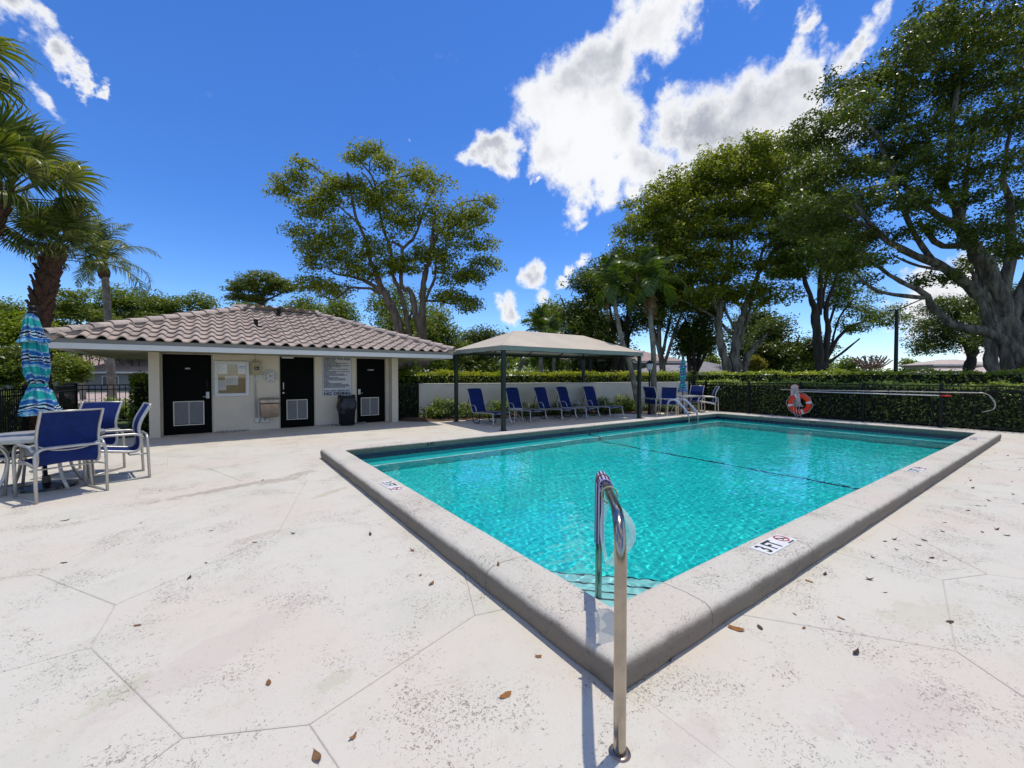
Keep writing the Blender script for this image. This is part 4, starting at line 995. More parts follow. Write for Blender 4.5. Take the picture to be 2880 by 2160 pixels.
def make_umbrella(label, loc, lean, foot=True, seed=3):
    u = thing('patio_umbrella', label, 'umbrella', loc)
    body = cloth(interp([(0.035, 2.28), (0.066, 2.16), (0.087, 2.0), (0.105, 1.85), (0.112, 1.7), (0.108, 1.55), (0.084, 1.42), (0.070, 1.37), (0.105, 1.28), (0.140, 1.14), (0.178, 1.0), (0.171, .985)], 4), 8, .20, seed, 'canopy_cloth')
    vent = cloth(interp([(0.030, 2.31), (0.049, 2.27), (0.070, 2.15), (0.095, 2.03), (0.133, 1.95), (0.130, 1.94)], 4), 8, .22, seed+5, 'vent_cloth')
    o1 = inst('canopy_cloth', body, u); o2 = inst('vent_flap', vent, u, rot=(0, 0, .3))
    m = MB(); m.tube([(0, 0, .05), (0, 0, 2.34)], .021, 12); m.build('pole', m_pole, u, smooth=True)
    m = MB(); m.lathe([(.0, 2.43), (.025, 2.425), (.042, 2.40), (.044, 2.375), (.03, 2.355), (.046, 2.345), (.052, 2.33), (.056, 2.30), (.03, 2.30)], 20); m.build('finial', m_blackmetal, u, smooth=True)
    m = MB(); m.lathe([(.075, 1.385), (.086, 1.38), (.086, 1.345), (.075, 1.34)], 24); m.build('tie_strap', m_umb, u, smooth=True)
    for ch_ in u.children:      # the leaning pole
        ch_.rotation_euler = (ch_.rotation_euler[0]+lean[0], ch_.rotation_euler[1]+lean[1], ch_.rotation_euler[2])
    m = MB(); m.lathe([(.0, .09), (.035, .16), (.04, .16), (.045, .07), (.18, .045), (.29, .03), (.30, .0)], 36); m.build('base_weight', M('base_black', (.010, .012, .016), .25) if foot else bpy.data.materials['base_black'], u, smooth=True, smooth_angle=50)
    return u
make_umbrella('closed blue and teal striped umbrella at the near table on the left', (-1.90, 8.08, 0), (-.030, -.045))
u2 = make_umbrella('closed blue and teal striped umbrella at the far table behind the ladder', (15.05, 9.50, 0), (0, .0), False, 8)
for ch_ in u2.children:
    if 'cloth' in ch_.name or 'flap' in ch_.name or 'finial' in ch_.name or 'pole' in ch_.name or 'strap' in ch_.name: ch_.location.z = -.12 if 'pole' not in ch_.name else 0
for o_ in u2.children:
    if 'pole' in o_.name: o_.scale = (1, 1, .95)
# loungers
def make_lounger():           # foot end towards -y
    c = thing('sun_lounger', 'x', 'sun lounger'); m_dk = m_alu
    seat = spline([(0, -.70, .33), (0, -.64, .37), (0, -.3, .36), (0, .2, .335), (0, .50, .325)], 4)
    back = spline([(0, .50, .325), (0, .58, .42), (0, .68, .66), (0, .76, .88), (0, .84, 1.02), (0, .885, 1.07)], 4)
    for sx in (-1, 1):
        m = MB(); m.tube([(sx*.30, p.y, p.z) for p in seat], .017, 8, flat=1.5); m.build('side_rail', m_alu, c, smooth=True)
        m = MB(); m.tube([(sx*.27, p.y, p.z) for p in back], .015, 8); m.build('back_tube', m_alu, c, smooth=True)
        m = MB(); m.tube(fillet([(sx*.30, -.66, .36), (sx*.315, -.70, .18), (sx*.35, -.78, 0)], .08), .016, 8); m.build('front_leg', m_alu, c, smooth=True)
        m = MB(); m.tube(fillet([(sx*.30, .02, .33), (sx*.31, .06, .012), (sx*.31, .42, .012), (sx*.30, .50, .33)], .09), .014, 8); m.build('rear_leg', m_post, c, smooth=True)
        m = MB(); m.tube(fillet([(sx*.27, .60, .50), (sx*.32, .52, .56), (sx*.33, .28, .56), (sx*.31, .20, .34)], .08), .014, 8); m.build('arm', m_alu, c, smooth=True)
    sling_surface(seat[1:], .285, 6, curve=.012).build('seat_sling', m_blue, c, smooth=True)
    sling_surface(back, .255, 6, curve=-.015).build('back_sling', m_blue, c, smooth=True)
    m = MB(); m.tube([(-.27, .885, 1.07), (.27, .885, 1.07)], .012, 6); m.tube([(-.30, -.665, .345), (.30, -.665, .345)], .016, 6); m.tube([(-.31, .2, .30), (.31, .2, .30)], .012, 6); m.build('cross_bar', m_alu, c, smooth=True)
    m = MB(); m.tube(fillet([(-.27, .74, .78), (-.26, 1.0, .02), (.26, 1.0, .02), (.27, .74, .78)], .06), .011, 6); m.build('back_stay', m_post, c, smooth=True)
    return c
lg = make_lounger(); GL = 'sun loungers under the canopy'
spots = [((6.86, 10.95), 'leftmost'), ((8.38, 11.05), 'second'), ((9.50, 10.84), 'middle'), ((10.53, 10.78), 'fourth'), ((11.68, 10.62), 'rightmost')]
labs = ['blue sling sun lounger left of the near canopy post, first in the row', 'blue sling sun lounger just right of the near canopy post, beside the small round table', 'middle one of the five blue sling sun loungers in the row', 'blue sling sun lounger in front of the back canopy post, fourth from the left', 'blue sling sun lounger with its foot end in the sun, last on the right']
for i, ((x_, y_), _) in enumerate(spots):
    rz = [.03, -.02, .0, .04, -.10][i]
    if i == 0: lg.location = (x_, y_, 0); lg.rotation_euler = (0, 0, rz); lg['label'] = labs[0]; lg['group'] = GL
    else: copy_tree(lg, (x_, y_, 0), rz, labs[i], GL)
# small side tables
def side_table():
    s_ = thing('side_table', 'x', 'side table')
    m = MB(); m.lathe([(0, .462), (.235, .462), (.25, .455), (.25, .44), (.235, .435), (0, .435)], 30); m.build('table_top', m_top, s_, smooth=True, smooth_angle=50)
    for k in range(4):
        a = R(45+90*k); ca, sa = math.cos(a), math.sin(a); m = MB(); m.tube(fillet([(.10*ca, .10*sa, .435), (.19*ca, .19*sa, .40), (.21*ca, .21*sa, .16), (.27*ca, .27*sa, 0)], .1), .012, 6); m.build('leg', m_alu, s_, smooth=True)
    return s_
st_ = side_table(); p = onz(1300+1040/6.9125, 1060+620/6.9125, .45); st_.location = (p.x, p.y, 0); st_['label'] = 'small round side table between the first and second sun loungers'; st_['group'] = 'small round side tables'
p = onz(1500+960/6.9125, 1060+560/6.9125, .45); copy_tree(st_, (11.15, 11.5, 0), 0, 'small round side table between the fourth and last sun loungers', 'small round side tables')
# ------------------------------------------------------------------ foliage materials and makers
def leaf_mat(name, cols, trans=.3, rough=.45, spec=.35):
    m = bpy.data.materials.new(name); m.use_nodes = True; t = NT(m.node_tree)
    v = t.add('ShaderNodeAttribute', attribute_name='leafvar').outputs['Fac']
    r = t.add('ShaderNodeValToRGB', {0: v}); e = r.color_ramp
    while len(e.elements) < len(cols): e.elements.new(.5)
    for i, (el, c_) in enumerate(zip(e.elements, cols)): el.position = i/(len(cols)-1); el.color = tuple(c_)+(1,)
    b = t.add('ShaderNodeBsdfPrincipled', {'Roughness': rough, 'Specular IOR Level': spec}); t.l.new(r.outputs[0], b.inputs['Base Color'])
    tr = t.add('ShaderNodeBsdfTranslucent', {}); t.l.new(t.mix(1.0, r.outputs[0], (1.3, 1.35, .6), 'MULTIPLY'), tr.inputs[0])
    mx = t.add('ShaderNodeMixShader', {0: min(.5, trans+.12), 1: b.outputs[0], 2: tr.outputs[0]}); t.add('ShaderNodeOutputMaterial', {0: mx.outputs[0]}); return m
lf_ficus = leaf_mat('leaf_olive', [(0.078, 0.103, 0.016), (0.199, 0.239, 0.027), (0.360, 0.383, 0.039), (0.614, 0.495, 0.054)], .28)
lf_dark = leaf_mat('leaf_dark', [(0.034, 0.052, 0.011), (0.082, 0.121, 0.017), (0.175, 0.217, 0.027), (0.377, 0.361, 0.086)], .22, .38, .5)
lf_mid = leaf_mat('leaf_mid', [(0.055, 0.091, 0.017), (0.135, 0.193, 0.028), (0.255, 0.297, 0.045), (0.388, 0.388, 0.060)], .28)
lf_bright = leaf_mat('leaf_yellowgreen', [(0.060, 0.096, 0.010), (0.144, 0.204, 0.012), (0.264, 0.312, 0.018), (0.408, 0.408, 0.036)], .35)
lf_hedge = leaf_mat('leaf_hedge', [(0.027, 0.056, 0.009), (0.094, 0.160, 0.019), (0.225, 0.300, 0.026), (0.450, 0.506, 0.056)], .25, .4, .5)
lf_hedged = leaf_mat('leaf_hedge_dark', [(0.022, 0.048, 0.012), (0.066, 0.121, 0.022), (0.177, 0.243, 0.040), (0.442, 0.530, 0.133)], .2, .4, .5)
lf_shrub = leaf_mat('leaf_variegated', [(0.042, 0.084, 0.020), (0.098, 0.154, 0.042), (0.196, 0.252, 0.084), (0.588, 0.588, 0.336)], .25)
lf_yellow = leaf_mat('leaf_yellow', [(.12, .11, .02), (.28, .25, .04), (.42, .38, .08)], .3)
lf_palm = leaf_mat('leaf_palm', [(0.034, 0.057, 0.011), (0.081, 0.115, 0.018), (0.161, 0.196, 0.034), (0.345, 0.322, 0.127)], .3, .35, .5)
lf_palmg = leaf_mat('leaf_palm_green', [(0.019, 0.043, 0.008), (0.047, 0.093, 0.011), (0.093, 0.159, 0.019), (0.187, 0.206, 0.047)], .3, .35, .5)
lf_brown = leaf_mat('leaf_dead', [(.10, .05, .02), (.20, .11, .05), (.30, .20, .10)], .2, .8, .1)
m_bark = M('bark_grey', (.30, .27, .215), .95, col2=(.10, .085, .065), vscale=5, bump=1.0, bscale=10, bdist=.12, detail=8, stretch=(1, 1, .22))
m_barkd = M('bark_dark', (.075, .062, .05), .95, col2=(.035, .028, .022), vscale=5, bump=1.0, bscale=9, bdist=.08, detail=8, stretch=(1, 1, .22))
m_barkf = M('bark_fig', (.23, .205, .165), .95, col2=(.07, .058, .046), vscale=6, bump=1.0, bscale=12, bdist=.15, detail=8, stretch=(1, 1, .2))
m_barkr = M('bark_warm', (.21, .155, .105), .95, col2=(.10, .065, .045), vscale=5, bump=1.0, bscale=9, bdist=.08, detail=8, stretch=(1, 1, .22))

def leaves(centers, per, sig, size, rng, flat=.6, var_c=.25, droop=.0, aspect=.5, base=None):
    """quads for leaves scattered round cluster centres; returns verts, faces, colour value"""
    K = len(centers); N = K*per
    c = np.repeat(centers, per, 0); cv = np.repeat(rng.uniform(0, 1, K), per)
    off = rng.normal(0, 1, (N, 3)); rad = rng.uniform(.25, 1.15, N)**.7; off /= np.linalg.norm(off, axis=1, keepdims=True)
    off *= (rad*1.35)[:, None]*sig; off[:, 2] *= flat; off[:, 2] -= droop*(off[:, 0]**2+off[:, 1]**2)/sig
    p = c+off
    nrm = rng.normal(0, 1, (N, 3)); nrm[:, 2] = np.abs(nrm[:, 2])+.55; nrm += off/sig*.5; nrm /= np.linalg.norm(nrm, axis=1, keepdims=True)
    a = rng.normal(0, 1, (N, 3)); a -= (a*nrm).sum(1, keepdims=True)*nrm; a /= np.linalg.norm(a, axis=1, keepdims=True)
    b = np.cross(nrm, a); L = size*rng.uniform(.6, 1.35, N)[:, None]; Wd = L*aspect
    v = np.empty((N, 4, 3)); v[:, 0] = p-a*L*.5; v[:, 1] = p+b*Wd*.5+nrm*Wd*.18; v[:, 2] = p+a*L*.5-nrm*L*.10; v[:, 3] = p-b*Wd*.5+nrm*Wd*.18
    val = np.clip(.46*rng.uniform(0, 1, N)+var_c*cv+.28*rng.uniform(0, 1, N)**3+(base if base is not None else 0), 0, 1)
    return v.reshape(-1, 3), np.arange(N*4).reshape(-1, 4), val
def tree(name, label, limbs, blobs, ncl, per, sig, size, mat, bark, seed, cat='tree', group=None, base=None, flat=.6, twig=.03, minr=.008, crown_name='crown', aspect=.5, lo=.0, kstep=2, droop=0.0, bshift=0.0, rk=1.0):
    """limbs: lists of (point, radius); blobs: (centre, (rx, ry, rz)) in world metres"""
    rng = np.random.default_rng(seed)
    b0_ = base if base is not None else limbs[0][0][0]
    root = thing(name, label, cat, (b0_[0], b0_[1], max(0, b0_[2]) if b0_[2] < .5 else b0_[2]), 0, group); loc = Vector(root.location)
    m = MB(off=loc); nodes = []; nr = []; limbs = [[(p, r_*rk) for p, r_ in lb] for lb in limbs]
    for lb in limbs:
        pts = spline([p for p, r_ in lb], 4); rr = np.interp(np.linspace(0, len(lb)-1, len(pts)), range(len(lb)), [r_ for _, r_ in lb])
        q = []
        for i, p in enumerate(pts):
            j = Vector(rng.normal(0, 1, 3))*rr[i]*.18; q.append(p+j)
        m.tube(q, [float(x)*(1+.10*math.sin(i*1.7+seed)) for i, x in enumerate(rr)], 9 if rr[0] > .1 else 6)
        k0 = max(1, len(pts)//5)
        for p, r_ in list(zip(q, rr))[k0:]: nodes.append(p); nr.append(r_)
    # cluster centres
    vol = np.array([abs(r_[0]*r_[1]*r_[2])**(2/3) for _, r_ in blobs]); pr = vol/vol.sum(); cen = []
    for bi in rng.choice(len(blobs), ncl, p=pr):
        c_, r_ = blobs[bi]; d = rng.normal(0, 1, 3); d /= np.linalg.norm(d); k = rng.uniform(lo, 1)**.45
        cen.append([c_[0]+d[0]*r_[0]*k, c_[1]+d[1]*r_[1]*k, c_[2]+d[2]*r_[2]*k])
    cen = np.array(cen)
    nd = np.array([tuple(p) for p in nodes]); nrr = np.array(nr)
    # grow twigs: repeatedly join the nearest cluster to the skeleton
    dist = np.linalg.norm(cen[:, None, :]-nd[None, :, :], axis=2) if len(nd)*len(cen) < 4e6 else None
    best = dist.min(1); bi = dist.argmin(1); done = np.zeros(len(cen), bool); nd = list(map(np.array, nd)); nrr = list(nrr)
    bm_ = MB(off=loc)
    for it in range(len(cen)):
        k = int(np.where(done, 1e9, best).argmin()); done[k] = True
        A = nd[bi[k]]; B_ = cen[k]; r0 = min(nrr[bi[k]]*.62, twig*(1+best[k]*.35)); r0 = max(r0, minr*1.3)
        L = best[k]
        mid1 = A+(B_-A)*.35+rng.normal(0, .09*L, 3)+np.array([0, 0, .05*L]); mid2 = A+(B_-A)*.7+rng.normal(0, .07*L, 3)+np.array([0, 0, .04*L])
        bm_.tube([A, mid1, mid2, B_], [r0, r0*.85, r0*.65, max(minr*.6, r0*.35)], 5, cap=False)
        for q, rq in ((mid1, r0*.85), (mid2, r0*.7), (B_, r0*.5)):
            nd.append(q); nrr.append(rq); dd = np.linalg.norm(cen-q, axis=1)*1.0
            upd = dd < best; best[upd] = dd[upd]; bi[upd] = len(nd)-1
    m.build('trunk', bark, root, smooth=True); bo_ = bm_.build('branches', bark, root, smooth=True); bo_['kind'] = 'stuff'
    if per:
        v, f, val = leaves(cen, per, sig, size, rng, flat, base=bshift, aspect=aspect, droop=droop)
        v = v-np.array(tuple(loc)); inst(crown_name, np_mesh(crown_name, v, f, mat, attr=val), root)
    return root
def limb(conv, d, pts):
    """pts: (x, y, r) or (x, y, r, d)"""
    return [(at(*conv(p[0], p[1]), p[3] if len(p) > 3 else d), p[2]) for p in pts]
CR = np.array([math.cos(YAW), -math.sin(YAW), 0]); CF = np.array([math.sin(YAW), math.cos(YAW), 0])
def blob(conv, sc, d, cx, cy, rx, ry, rd=None, dd=0.0, rng_=[np.random.default_rng(99)]):
    """a lobe of crown: centre pixel, radii in crop pixels; depth radius in metres. Returned radii are world axis aligned"""
    D_ = d+dd; c_ = at(*conv(cx, cy), D_); k = D_/FPX/sc; h_ = rx*k; rd = rd if rd else max(h_, .8); return (tuple(c_), (max(h_, rd*.8), max(h_, rd*.8) if 0 else h_*.8+rd*.4, ry*k))
def conv_(x0, y0, s): return lambda x, y: (x0+x/s, y0+y/s)

# ------------------------------------------------------------------ the tall sparse tree behind the pool house
cv = conv_(720, 380, 2.765); d = 24.0
gz = lambda L_: L_
L1 = [[(1125,1800,.36),(1120,1560,.34),(1080,1400,.30),(1040,1290,.27),(975,1180,.20),(930,1060,.17),(880,950,.13),(850,800,.11),(780,650,.09),(740,450,.08),(710,300,.06)],
 [(1010,1250,.17),(930,1180,.15),(840,1130,.12),(740,1100,.08),(620,1080,.06),(550,1020,.04)],[(960,1240,.10),(890,1195,.10),(730,1190,.08),(670,1240,.06),(590,1280,.05),(500,1230,.03)],
 [(1200,1800,.2),(1190,1560,.18),(1150,1330,.16),(1110,1180,.14),(1060,1090,.13),(1050,900,.11),(1000,760,.10),(960,600,.09),(930,400,.08),(880,290,.06),(760,150,.04)],
 [(1290,1800,.28),(1280,1560,.26),(1240,1380,.22),(1200,1220,.18),(1130,1160,.14),(1140,900,.12),(1120,860,.11),(1060,830,.08)],[(1140,880,.11),(1240,780,.09),(1300,600,.07),(1380,420,.05),(1440,330,.03)],
 [(1310,1800,.30),(1300,1580,.28),(1290,1350,.24),(1300,1150,.20),(1330,1030,.17),(1360,900,.14),(1380,700,.10),(1400,560,.06)],[(1350,950,.12),(1420,760,.10),(1560,690,.07),(1610,560,.04)],
 [(1310,1300,.10),(1390,1110,.09),(1395,1000,.07),(1420,900,.05)],[(850,740,.07),(700,600,.06),(610,530,.04)],[(740,430,.06),(640,370,.06),(520,300,.05),(405,215,.045)],[(525,440,.04),(500,370,.035),(480,330,.03)],
 [(925,440,.06),(870,340,.05),(820,290,.05)],[(940,420,.06),(1000,360,.06),(1190,310,.04)],[(880,290,.05),(885,200,.05)],[(740,400,.08),(730,330,.07),(708,290,.06)],
 [(1320,1290,.09),(1440,1290,.07),(1500,1310,.05),(1600,1310,.03)],[(1440,760,.06),(1540,570,.05),(1620,520,.05),(1740,510,.04),(1800,540,.03)],[(1370,1060,.08),(1500,1080,.06),(1650,1080,.05),(1740,1000,.03)]]
B1 = [(230,420,70,60),(330,330,60,40),(450,560,130,80),(600,400,110,55),(420,225,35,18),(470,830,130,110),(360,750,55,35),(650,760,130,120),(700,930,150,95),(900,480,110,110),(760,360,60,40),(890,120,45,40),(790,170,45,30),(1020,240,55,45),(1100,420,140,95),(1280,300,120,60),(1390,370,90,60),(1100,650,160,130),(1350,600,120,120),(1600,620,130,80),(1540,760,140,100),(1700,630,60,60),(1780,530,45,25),(1750,840,60,45),(1450,950,100,80),(1550,1080,130,60),(1780,980,50,50),(1700,1080,50,60),(450,960,100,75),(440,1150,65,50),(600,1200,100,70),(830,1050,110,60),(950,880,120,90),(1010,1010,90,50),(1450,1240,80,55),(1600,1270,90,50),(1650,1330,50,25),(1180,1000,70,70),(1330,900,60,60),(560,500,60,50)]
tree('broadleaf_tree', 'tall sparse tree with lopped bare branch ends, rising behind the pool house roof', [limb(cv, d, q) for q in L1], [blob(cv, 2.765, d, b_[0], b_[1], b_[2]*1.12, b_[3]*1.15, rd=1.5) for b_ in B1], 1500, 30, .30, .17, lf_ficus, m_barkr, 3, flat=.8, twig=.022, droop=.2, rk=.85)

# ------------------------------------------------------------------ the domed tree right of centre
cv = conv_(1700, 380, 2.37); d = 26.0
L2 = [[(840,1760,.42),(830,1580,.38),(790,1450,.34),(760,1300,.30),(770,1180,.27),(760,1060,.24),(690,985,.18),(600,940,.14),(480,860,.08)],[(765,1040,.18),(830,880,.15),(850,760,.12),(840,620,.08),(860,450,.05)],
 [(890,1760,.46),(880,1580,.42),(880,1400,.40),(890,1320,.34),(940,1150,.26),(1000,1000,.22),(1040,900,.19),(1110,800,.15),(1200,680,.11),(1260,600,.08),(1280,450,.05)],[(1020,900,.14),(1060,760,.12),(1120,700,.1),(1160,560,.06)],
 [(930,1760,.34),(930,1580,.30),(960,1480,.24),(1010,1400,.18),(1080,1330,.10)],[(905,1400,.16),(930,1300,.14),(960,1200,.12),(990,1060,.10),(1010,960,.08)],[(850,1330,.18),(760,1240,.12),(640,1160,.10),(480,1080,.06)],[(780,1200,.12),(700,1100,.10),(600,1060,.08),(500,1040,.05)],
 [(690,985,.12),(640,850,.10),(560,720,.07),(500,560,.05)],[(870,700,.09),(760,600,.07),(700,450,.05)],[(905,1330,.14),(820,1200,.10),(800,1080,.08),(840,940,.06)]]
B2 = [(260,640,70,80),(330,520,90,80),(450,420,100,90),(560,330,90,70),(520,560,150,110),(400,700,150,80),(700,300,100,90),(720,215,60,45),(850,300,110,120),(840,160,45,40),(1000,160,80,70),(1090,90,90,50),(1220,130,55,55),(1060,260,140,100),(700,500,150,110),(900,500,150,110),(1100,430,140,110),(1250,330,110,90),(1250,520,130,90),(620,650,140,60),(820,660,90,35),(1020,640,90,40),(1300,620,120,80),(500,800,150,80),(700,800,120,50),(330,830,100,70),(620,920,130,60),(900,850,90,40),(1230,760,90,60),(230,900,60,40),(430,960,90,50),(780,950,70,40),(1170,880,80,50),(1050,1080,120,70),(900,1050,90,60),(640,1080,110,60)]
tree('broadleaf_tree', 'broad domed tree with a many-stemmed grey trunk, tallest right of the canopy', [limb(cv, d, q) for q in L2], [blob(cv, 2.37, d, *b_, rd=3.0) for b_ in B2], 2500, 36, .34, .19, lf_ficus, m_bark, 5, flat=.75, twig=.024, bshift=-.02, rk=.72)
# its neighbour
d = 24.0
L3 = [[(1430,1760,.34),(1430,1590,.32),(1420,1400,.29),(1410,1200,.26),(1385,1100,.16),(1330,950,.13),(1300,800,.10),(1310,650,.07)],[(1430,1200,.2),(1440,1000,.15),(1460,800,.12),(1480,600,.08),(1450,450,.05)],[(1470,1760,.24),(1465,1560,.22),(1485,1300,.17),(1475,1150,.14),(1530,1000,.11),(1560,900,.09),(1600,830,.07)],[(1450,1150,.10),(1470,1000,.09),(1500,850,.07)]]
B3 = [(1330,700,110,90),(1450,640,120,90),(1580,700,100,80),(1300,800,55,45),(1470,780,80,40),(1560,850,60,40),(1400,500,100,90),(1530,540,90,80),(1250,900,70,40),(1640,800,50,50)]
tree('broadleaf_tree', 'tree with three dark upright stems between the domed tree and the giant tree', [limb(cv, d, q) for q in L3], [blob(cv, 2.37, d, *b_, rd=1.8) for b_ in B3], 700, 46, .32, .17, lf_mid, m_barkd, 7, flat=.7, bshift=-.08, twig=.024, rk=.85)

# ------------------------------------------------------------------ the giant spreading tree at the right edge
cv = conv_(2200, 0, 1.565); d = 15.5
L4 = [[(1150,1760,.75),(1095,1640,.58),(1040,1500,.48),(980,1380,.42),(935,1280,.38),(870,1130,.36),(820,1060,.32),(775,1000,.26),(778,940,.22),(700,800,.17),(740,700,.15),(740,600,.13),(770,400,.11),(800,280,.09),(800,180,.06)],
 [(785,980,.17),(800,850,.14),(815,740,.09),(840,600,.05)],[(775,990,.18),(650,930,.16),(590,860,.13),(520,800,.09)],
 [(900,1330,.30),(800,1230,.27),(700,1170,.22),(560,1110,.18),(450,1050,.13),(360,950,.10),(220,780,.07),(190,700,.04)],[(480,1070,.10),(300,960,.07),(120,880,.04)],[(660,1140,.14),(570,1010,.13),(490,800,.11),(430,620,.09),(370,540,.05)],
 [(980,1520,.34),(900,1470,.26),(760,1430,.20),(680,1370,.18),(620,1290,.14),(520,1240,.11),(430,1180,.09),(330,1120,.05)],[(625,1310,.12),(450,1290,.09),(370,1250,.07),(300,1180,.05),(180,1090,.03)],[(720,1190,.09),(600,1170,.07),(480,1120,.04)],
 [(980,1300,.30),(1000,1100,.22),(1000,900,.15),(975,780,.11),(1000,600,.08),(1030,400,.05)],[(840,1070,.18),(700,1080,.15),(600,980,.1)],[(1080,1400,.4),(1150,1150,.3),(1200,900,.2),(1250,600,.1)],
 [(905,1700,.30),(925,1640,.28),(925,1500,.26),(960,1400,.24)],[(1010,1700,.34),(960,1520,.2),(900,1420,.16),(860,1260,.12),(830,1180,.08)],[(1040,1640,.5),(1000,1480,.3),(1040,1330,.3),(1100,1200,.3)],[(990,1760,.2),(1010,1620,.16),(1000,1500,.14)]]
B4 = [(700,60,140,80),(600,150,70,70),(880,60,160,80),(1000,150,100,130),(680,190,140,55),(560,265,130,50),(850,200,110,60),(420,360,110,50),(270,370,55,50),(300,460,120,50),(200,520,110,50),(110,620,50,35),(450,470,110,60),(620,370,120,60),(900,360,130,80),(1000,500,110,100),(430,560,140,55),(630,570,110,60),(880,580,110,80),(250,620,130,45),(150,750,100,55),(300,760,110,55),(430,720,110,60),(560,750,100,50),(710,670,80,50),(880,740,80,50),(300,880,130,50),(150,880,110,60),(450,880,110,50),(610,880,50,45),(90,980,100,60),(250,1000,110,50),(380,1050,70,35),(620,1000,70,35),(690,1225,60,20),(930,1010,90,70),(1020,1080,70,50),(900,1150,50,40),(320,1225,50,20),(1040,900,50,70),(740,450,80,60),(780,320,80,50),(1060,300,80,90),(520,660,80,40),(830,850,40,40),(700,770,70,40),(1150,100,120,120),(1200,400,120,150),(1200,700,120,150),(190,1090,60,25),(290,1170,50,22),(120,890,60,30),(210,720,60,30),(400,1140,50,22)]
for k in range(15):
    o_ = (k-7)*15; L4.append([(1120+o_*1.4,1760,.15),(1090+o_,1640,.12),(1030+o_*.8+(k%3)*12,1500,.10),(975+o_*.6-(k%2)*14,1380,.085),(930+o_*.5+(k%4)*6,1280,.065),(870+o_*.3,1140,.03)])
bl4 = [blob(cv, 1.565, d, *b_, rd=1.5, dd=random.uniform(-1.8, 1.8)) for b_ in B4]
tree('giant_fig_tree', 'giant spreading tree with a buttressed trunk at the right edge, limbs over the hedge', [limb(cv, d, q) for q in L4], bl4, 2700, 34, .25, .125, lf_dark, m_barkf, 11, flat=.5, twig=.016, droop=.15, rk=.70)
# small trees under and beside it
cv2 = conv_(2200, 0, 1.565)
tree('broadleaf_tree', 'small light green tree leaning right, beside the three dark stems', [limb(cv2, 27, q) for q in [[(188,1690,.17),(190,1640,.16),(205,1560,.13),(260,1470,.09),(330,1425,.07),(430,1400,.04)],[(195,1600,.10),(280,1540,.07),(340,1490,.04)],[(195,1640,.12),(190,1500,.10),(230,1350,.07)],[(215,1540,.08),(250,1400,.06),(330,1300,.04)]]],
     [blob(cv2, 1.565, 27, *b_, rd=1.4) for b_ in [(290,1300,110,60),(390,1375,100,45),(470,1410,50,35),(250,1230,70,50),(310,1440,80,25),(220,1180,50,40)]], 190, 60, .38, .14, lf_mid, m_barkd, 13, flat=.5, twig=.025)
tree('broadleaf_tree', 'dense dark tree with a low forked trunk, in front of the far right house', [limb(cv2, 35, q) for q in [[(826,1690,.42),(828,1640,.38),(832,1560,.32),(860,1500,.2),(900,1440,.12)],[(830,1580,.2),(790,1500,.14),(740,1450,.08)],[(830,1540,.18),(830,1450,.12),(810,1380,.08)]]],
     [blob(cv2, 1.565, 35, *b_, rd=2.2) for b_ in [(700,1500,90,55),(760,1420,100,60),(820,1350,100,50),(700,1350,60,35),(860,1470,90,50),(625,1530,35,20),(650,1440,50,30),(920,1380,80,60)]], 330, 60, .5, .2, lf_dark, m_barkd, 17, flat=.7, bshift=-.12)
def sp_tree(label, px, d_, top, cw, mat, bark, seed, ncl=150, per=55, size=.2, sig=.5, trunk_r=.25, name='broadleaf_tree', ybot=None, stems=1, group=None, flatk=.7, bshift=-.05, clear=.35, base_px=None, rd=None, z0=0.0):
    """an ordinary round-crowned tree: px = photo column of its axis, top = photo row of its crown top, cw = crown width in photo pixels"""
    r_ = random.Random(seed); cx_ = px; g0 = at(base_px or px, 1057, d_); g0.z = z0; topz = at(px, top-cw*.05, d_).z; W_ = cw*d_/FPX/2; H_ = topz-z0
    axis = at(px, 1057, d_); cz0 = z0+H_*clear
    lb = []
    for s_ in range(stems):
        off = Vector((r_.uniform(-.3, .3)*s_, r_.uniform(-.3, .3)*s_, 0)); ang = r_.uniform(0, 6.28); sp = W_*.35
        e_ = Vector((axis.x+math.cos(ang)*sp*(.5 if stems == 1 else 1), axis.y+math.sin(ang)*sp*(.5 if stems == 1 else 1), z0+H_*.75))
        lb.append([(g0+off, trunk_r), (g0+off+Vector((0, 0, H_*.12)), trunk_r*.8), (g0.lerp(e_, .35)+off*.5, trunk_r*.65), (g0.lerp(e_, .7), trunk_r*.4), (e_, trunk_r*.15)])
    for k in range(4):
        ang = k*1.57+r_.uniform(-.5, .5); st = g0.lerp(Vector((axis.x, axis.y, z0+H_*.75)), r_.uniform(.22, .42)); en = Vector((axis.x+math.cos(ang)*W_*.7, axis.y+math.sin(ang)*W_*.7, z0+H_*r_.uniform(.55, .8)))
        lb.append([(st, trunk_r*.45), (st.lerp(en, .5)+Vector((0, 0, H_*.02)), trunk_r*.3), (en, trunk_r*.12)])
    bl = []
    for k in range(14):
        ang = r_.uniform(0, 6.28); q = r_.uniform(0, .85)**.6; hz = r_.uniform(0, 1)
        rr = W_*r_.uniform(.28, .42); zc = cz0+(topz-cz0)*(.12+.78*hz); lim = math.sqrt(max(0, 1-(abs(hz-.4)/.68)**2))
        bl.append(((axis.x+math.cos(ang)*W_*.72*q*lim, axis.y+math.sin(ang)*W_*.72*q*lim, zc-rr*.25), (rr, rr, rr*flatk)))
    bl.append(((axis.x, axis.y, topz-W_*.28), (W_*.4, W_*.4, W_*.26)))
    return tree(name, label, lb, bl, ncl, per, sig, size, mat, bark, seed, group=group, flat=flatk, bshift=bshift, base=tuple(g0))
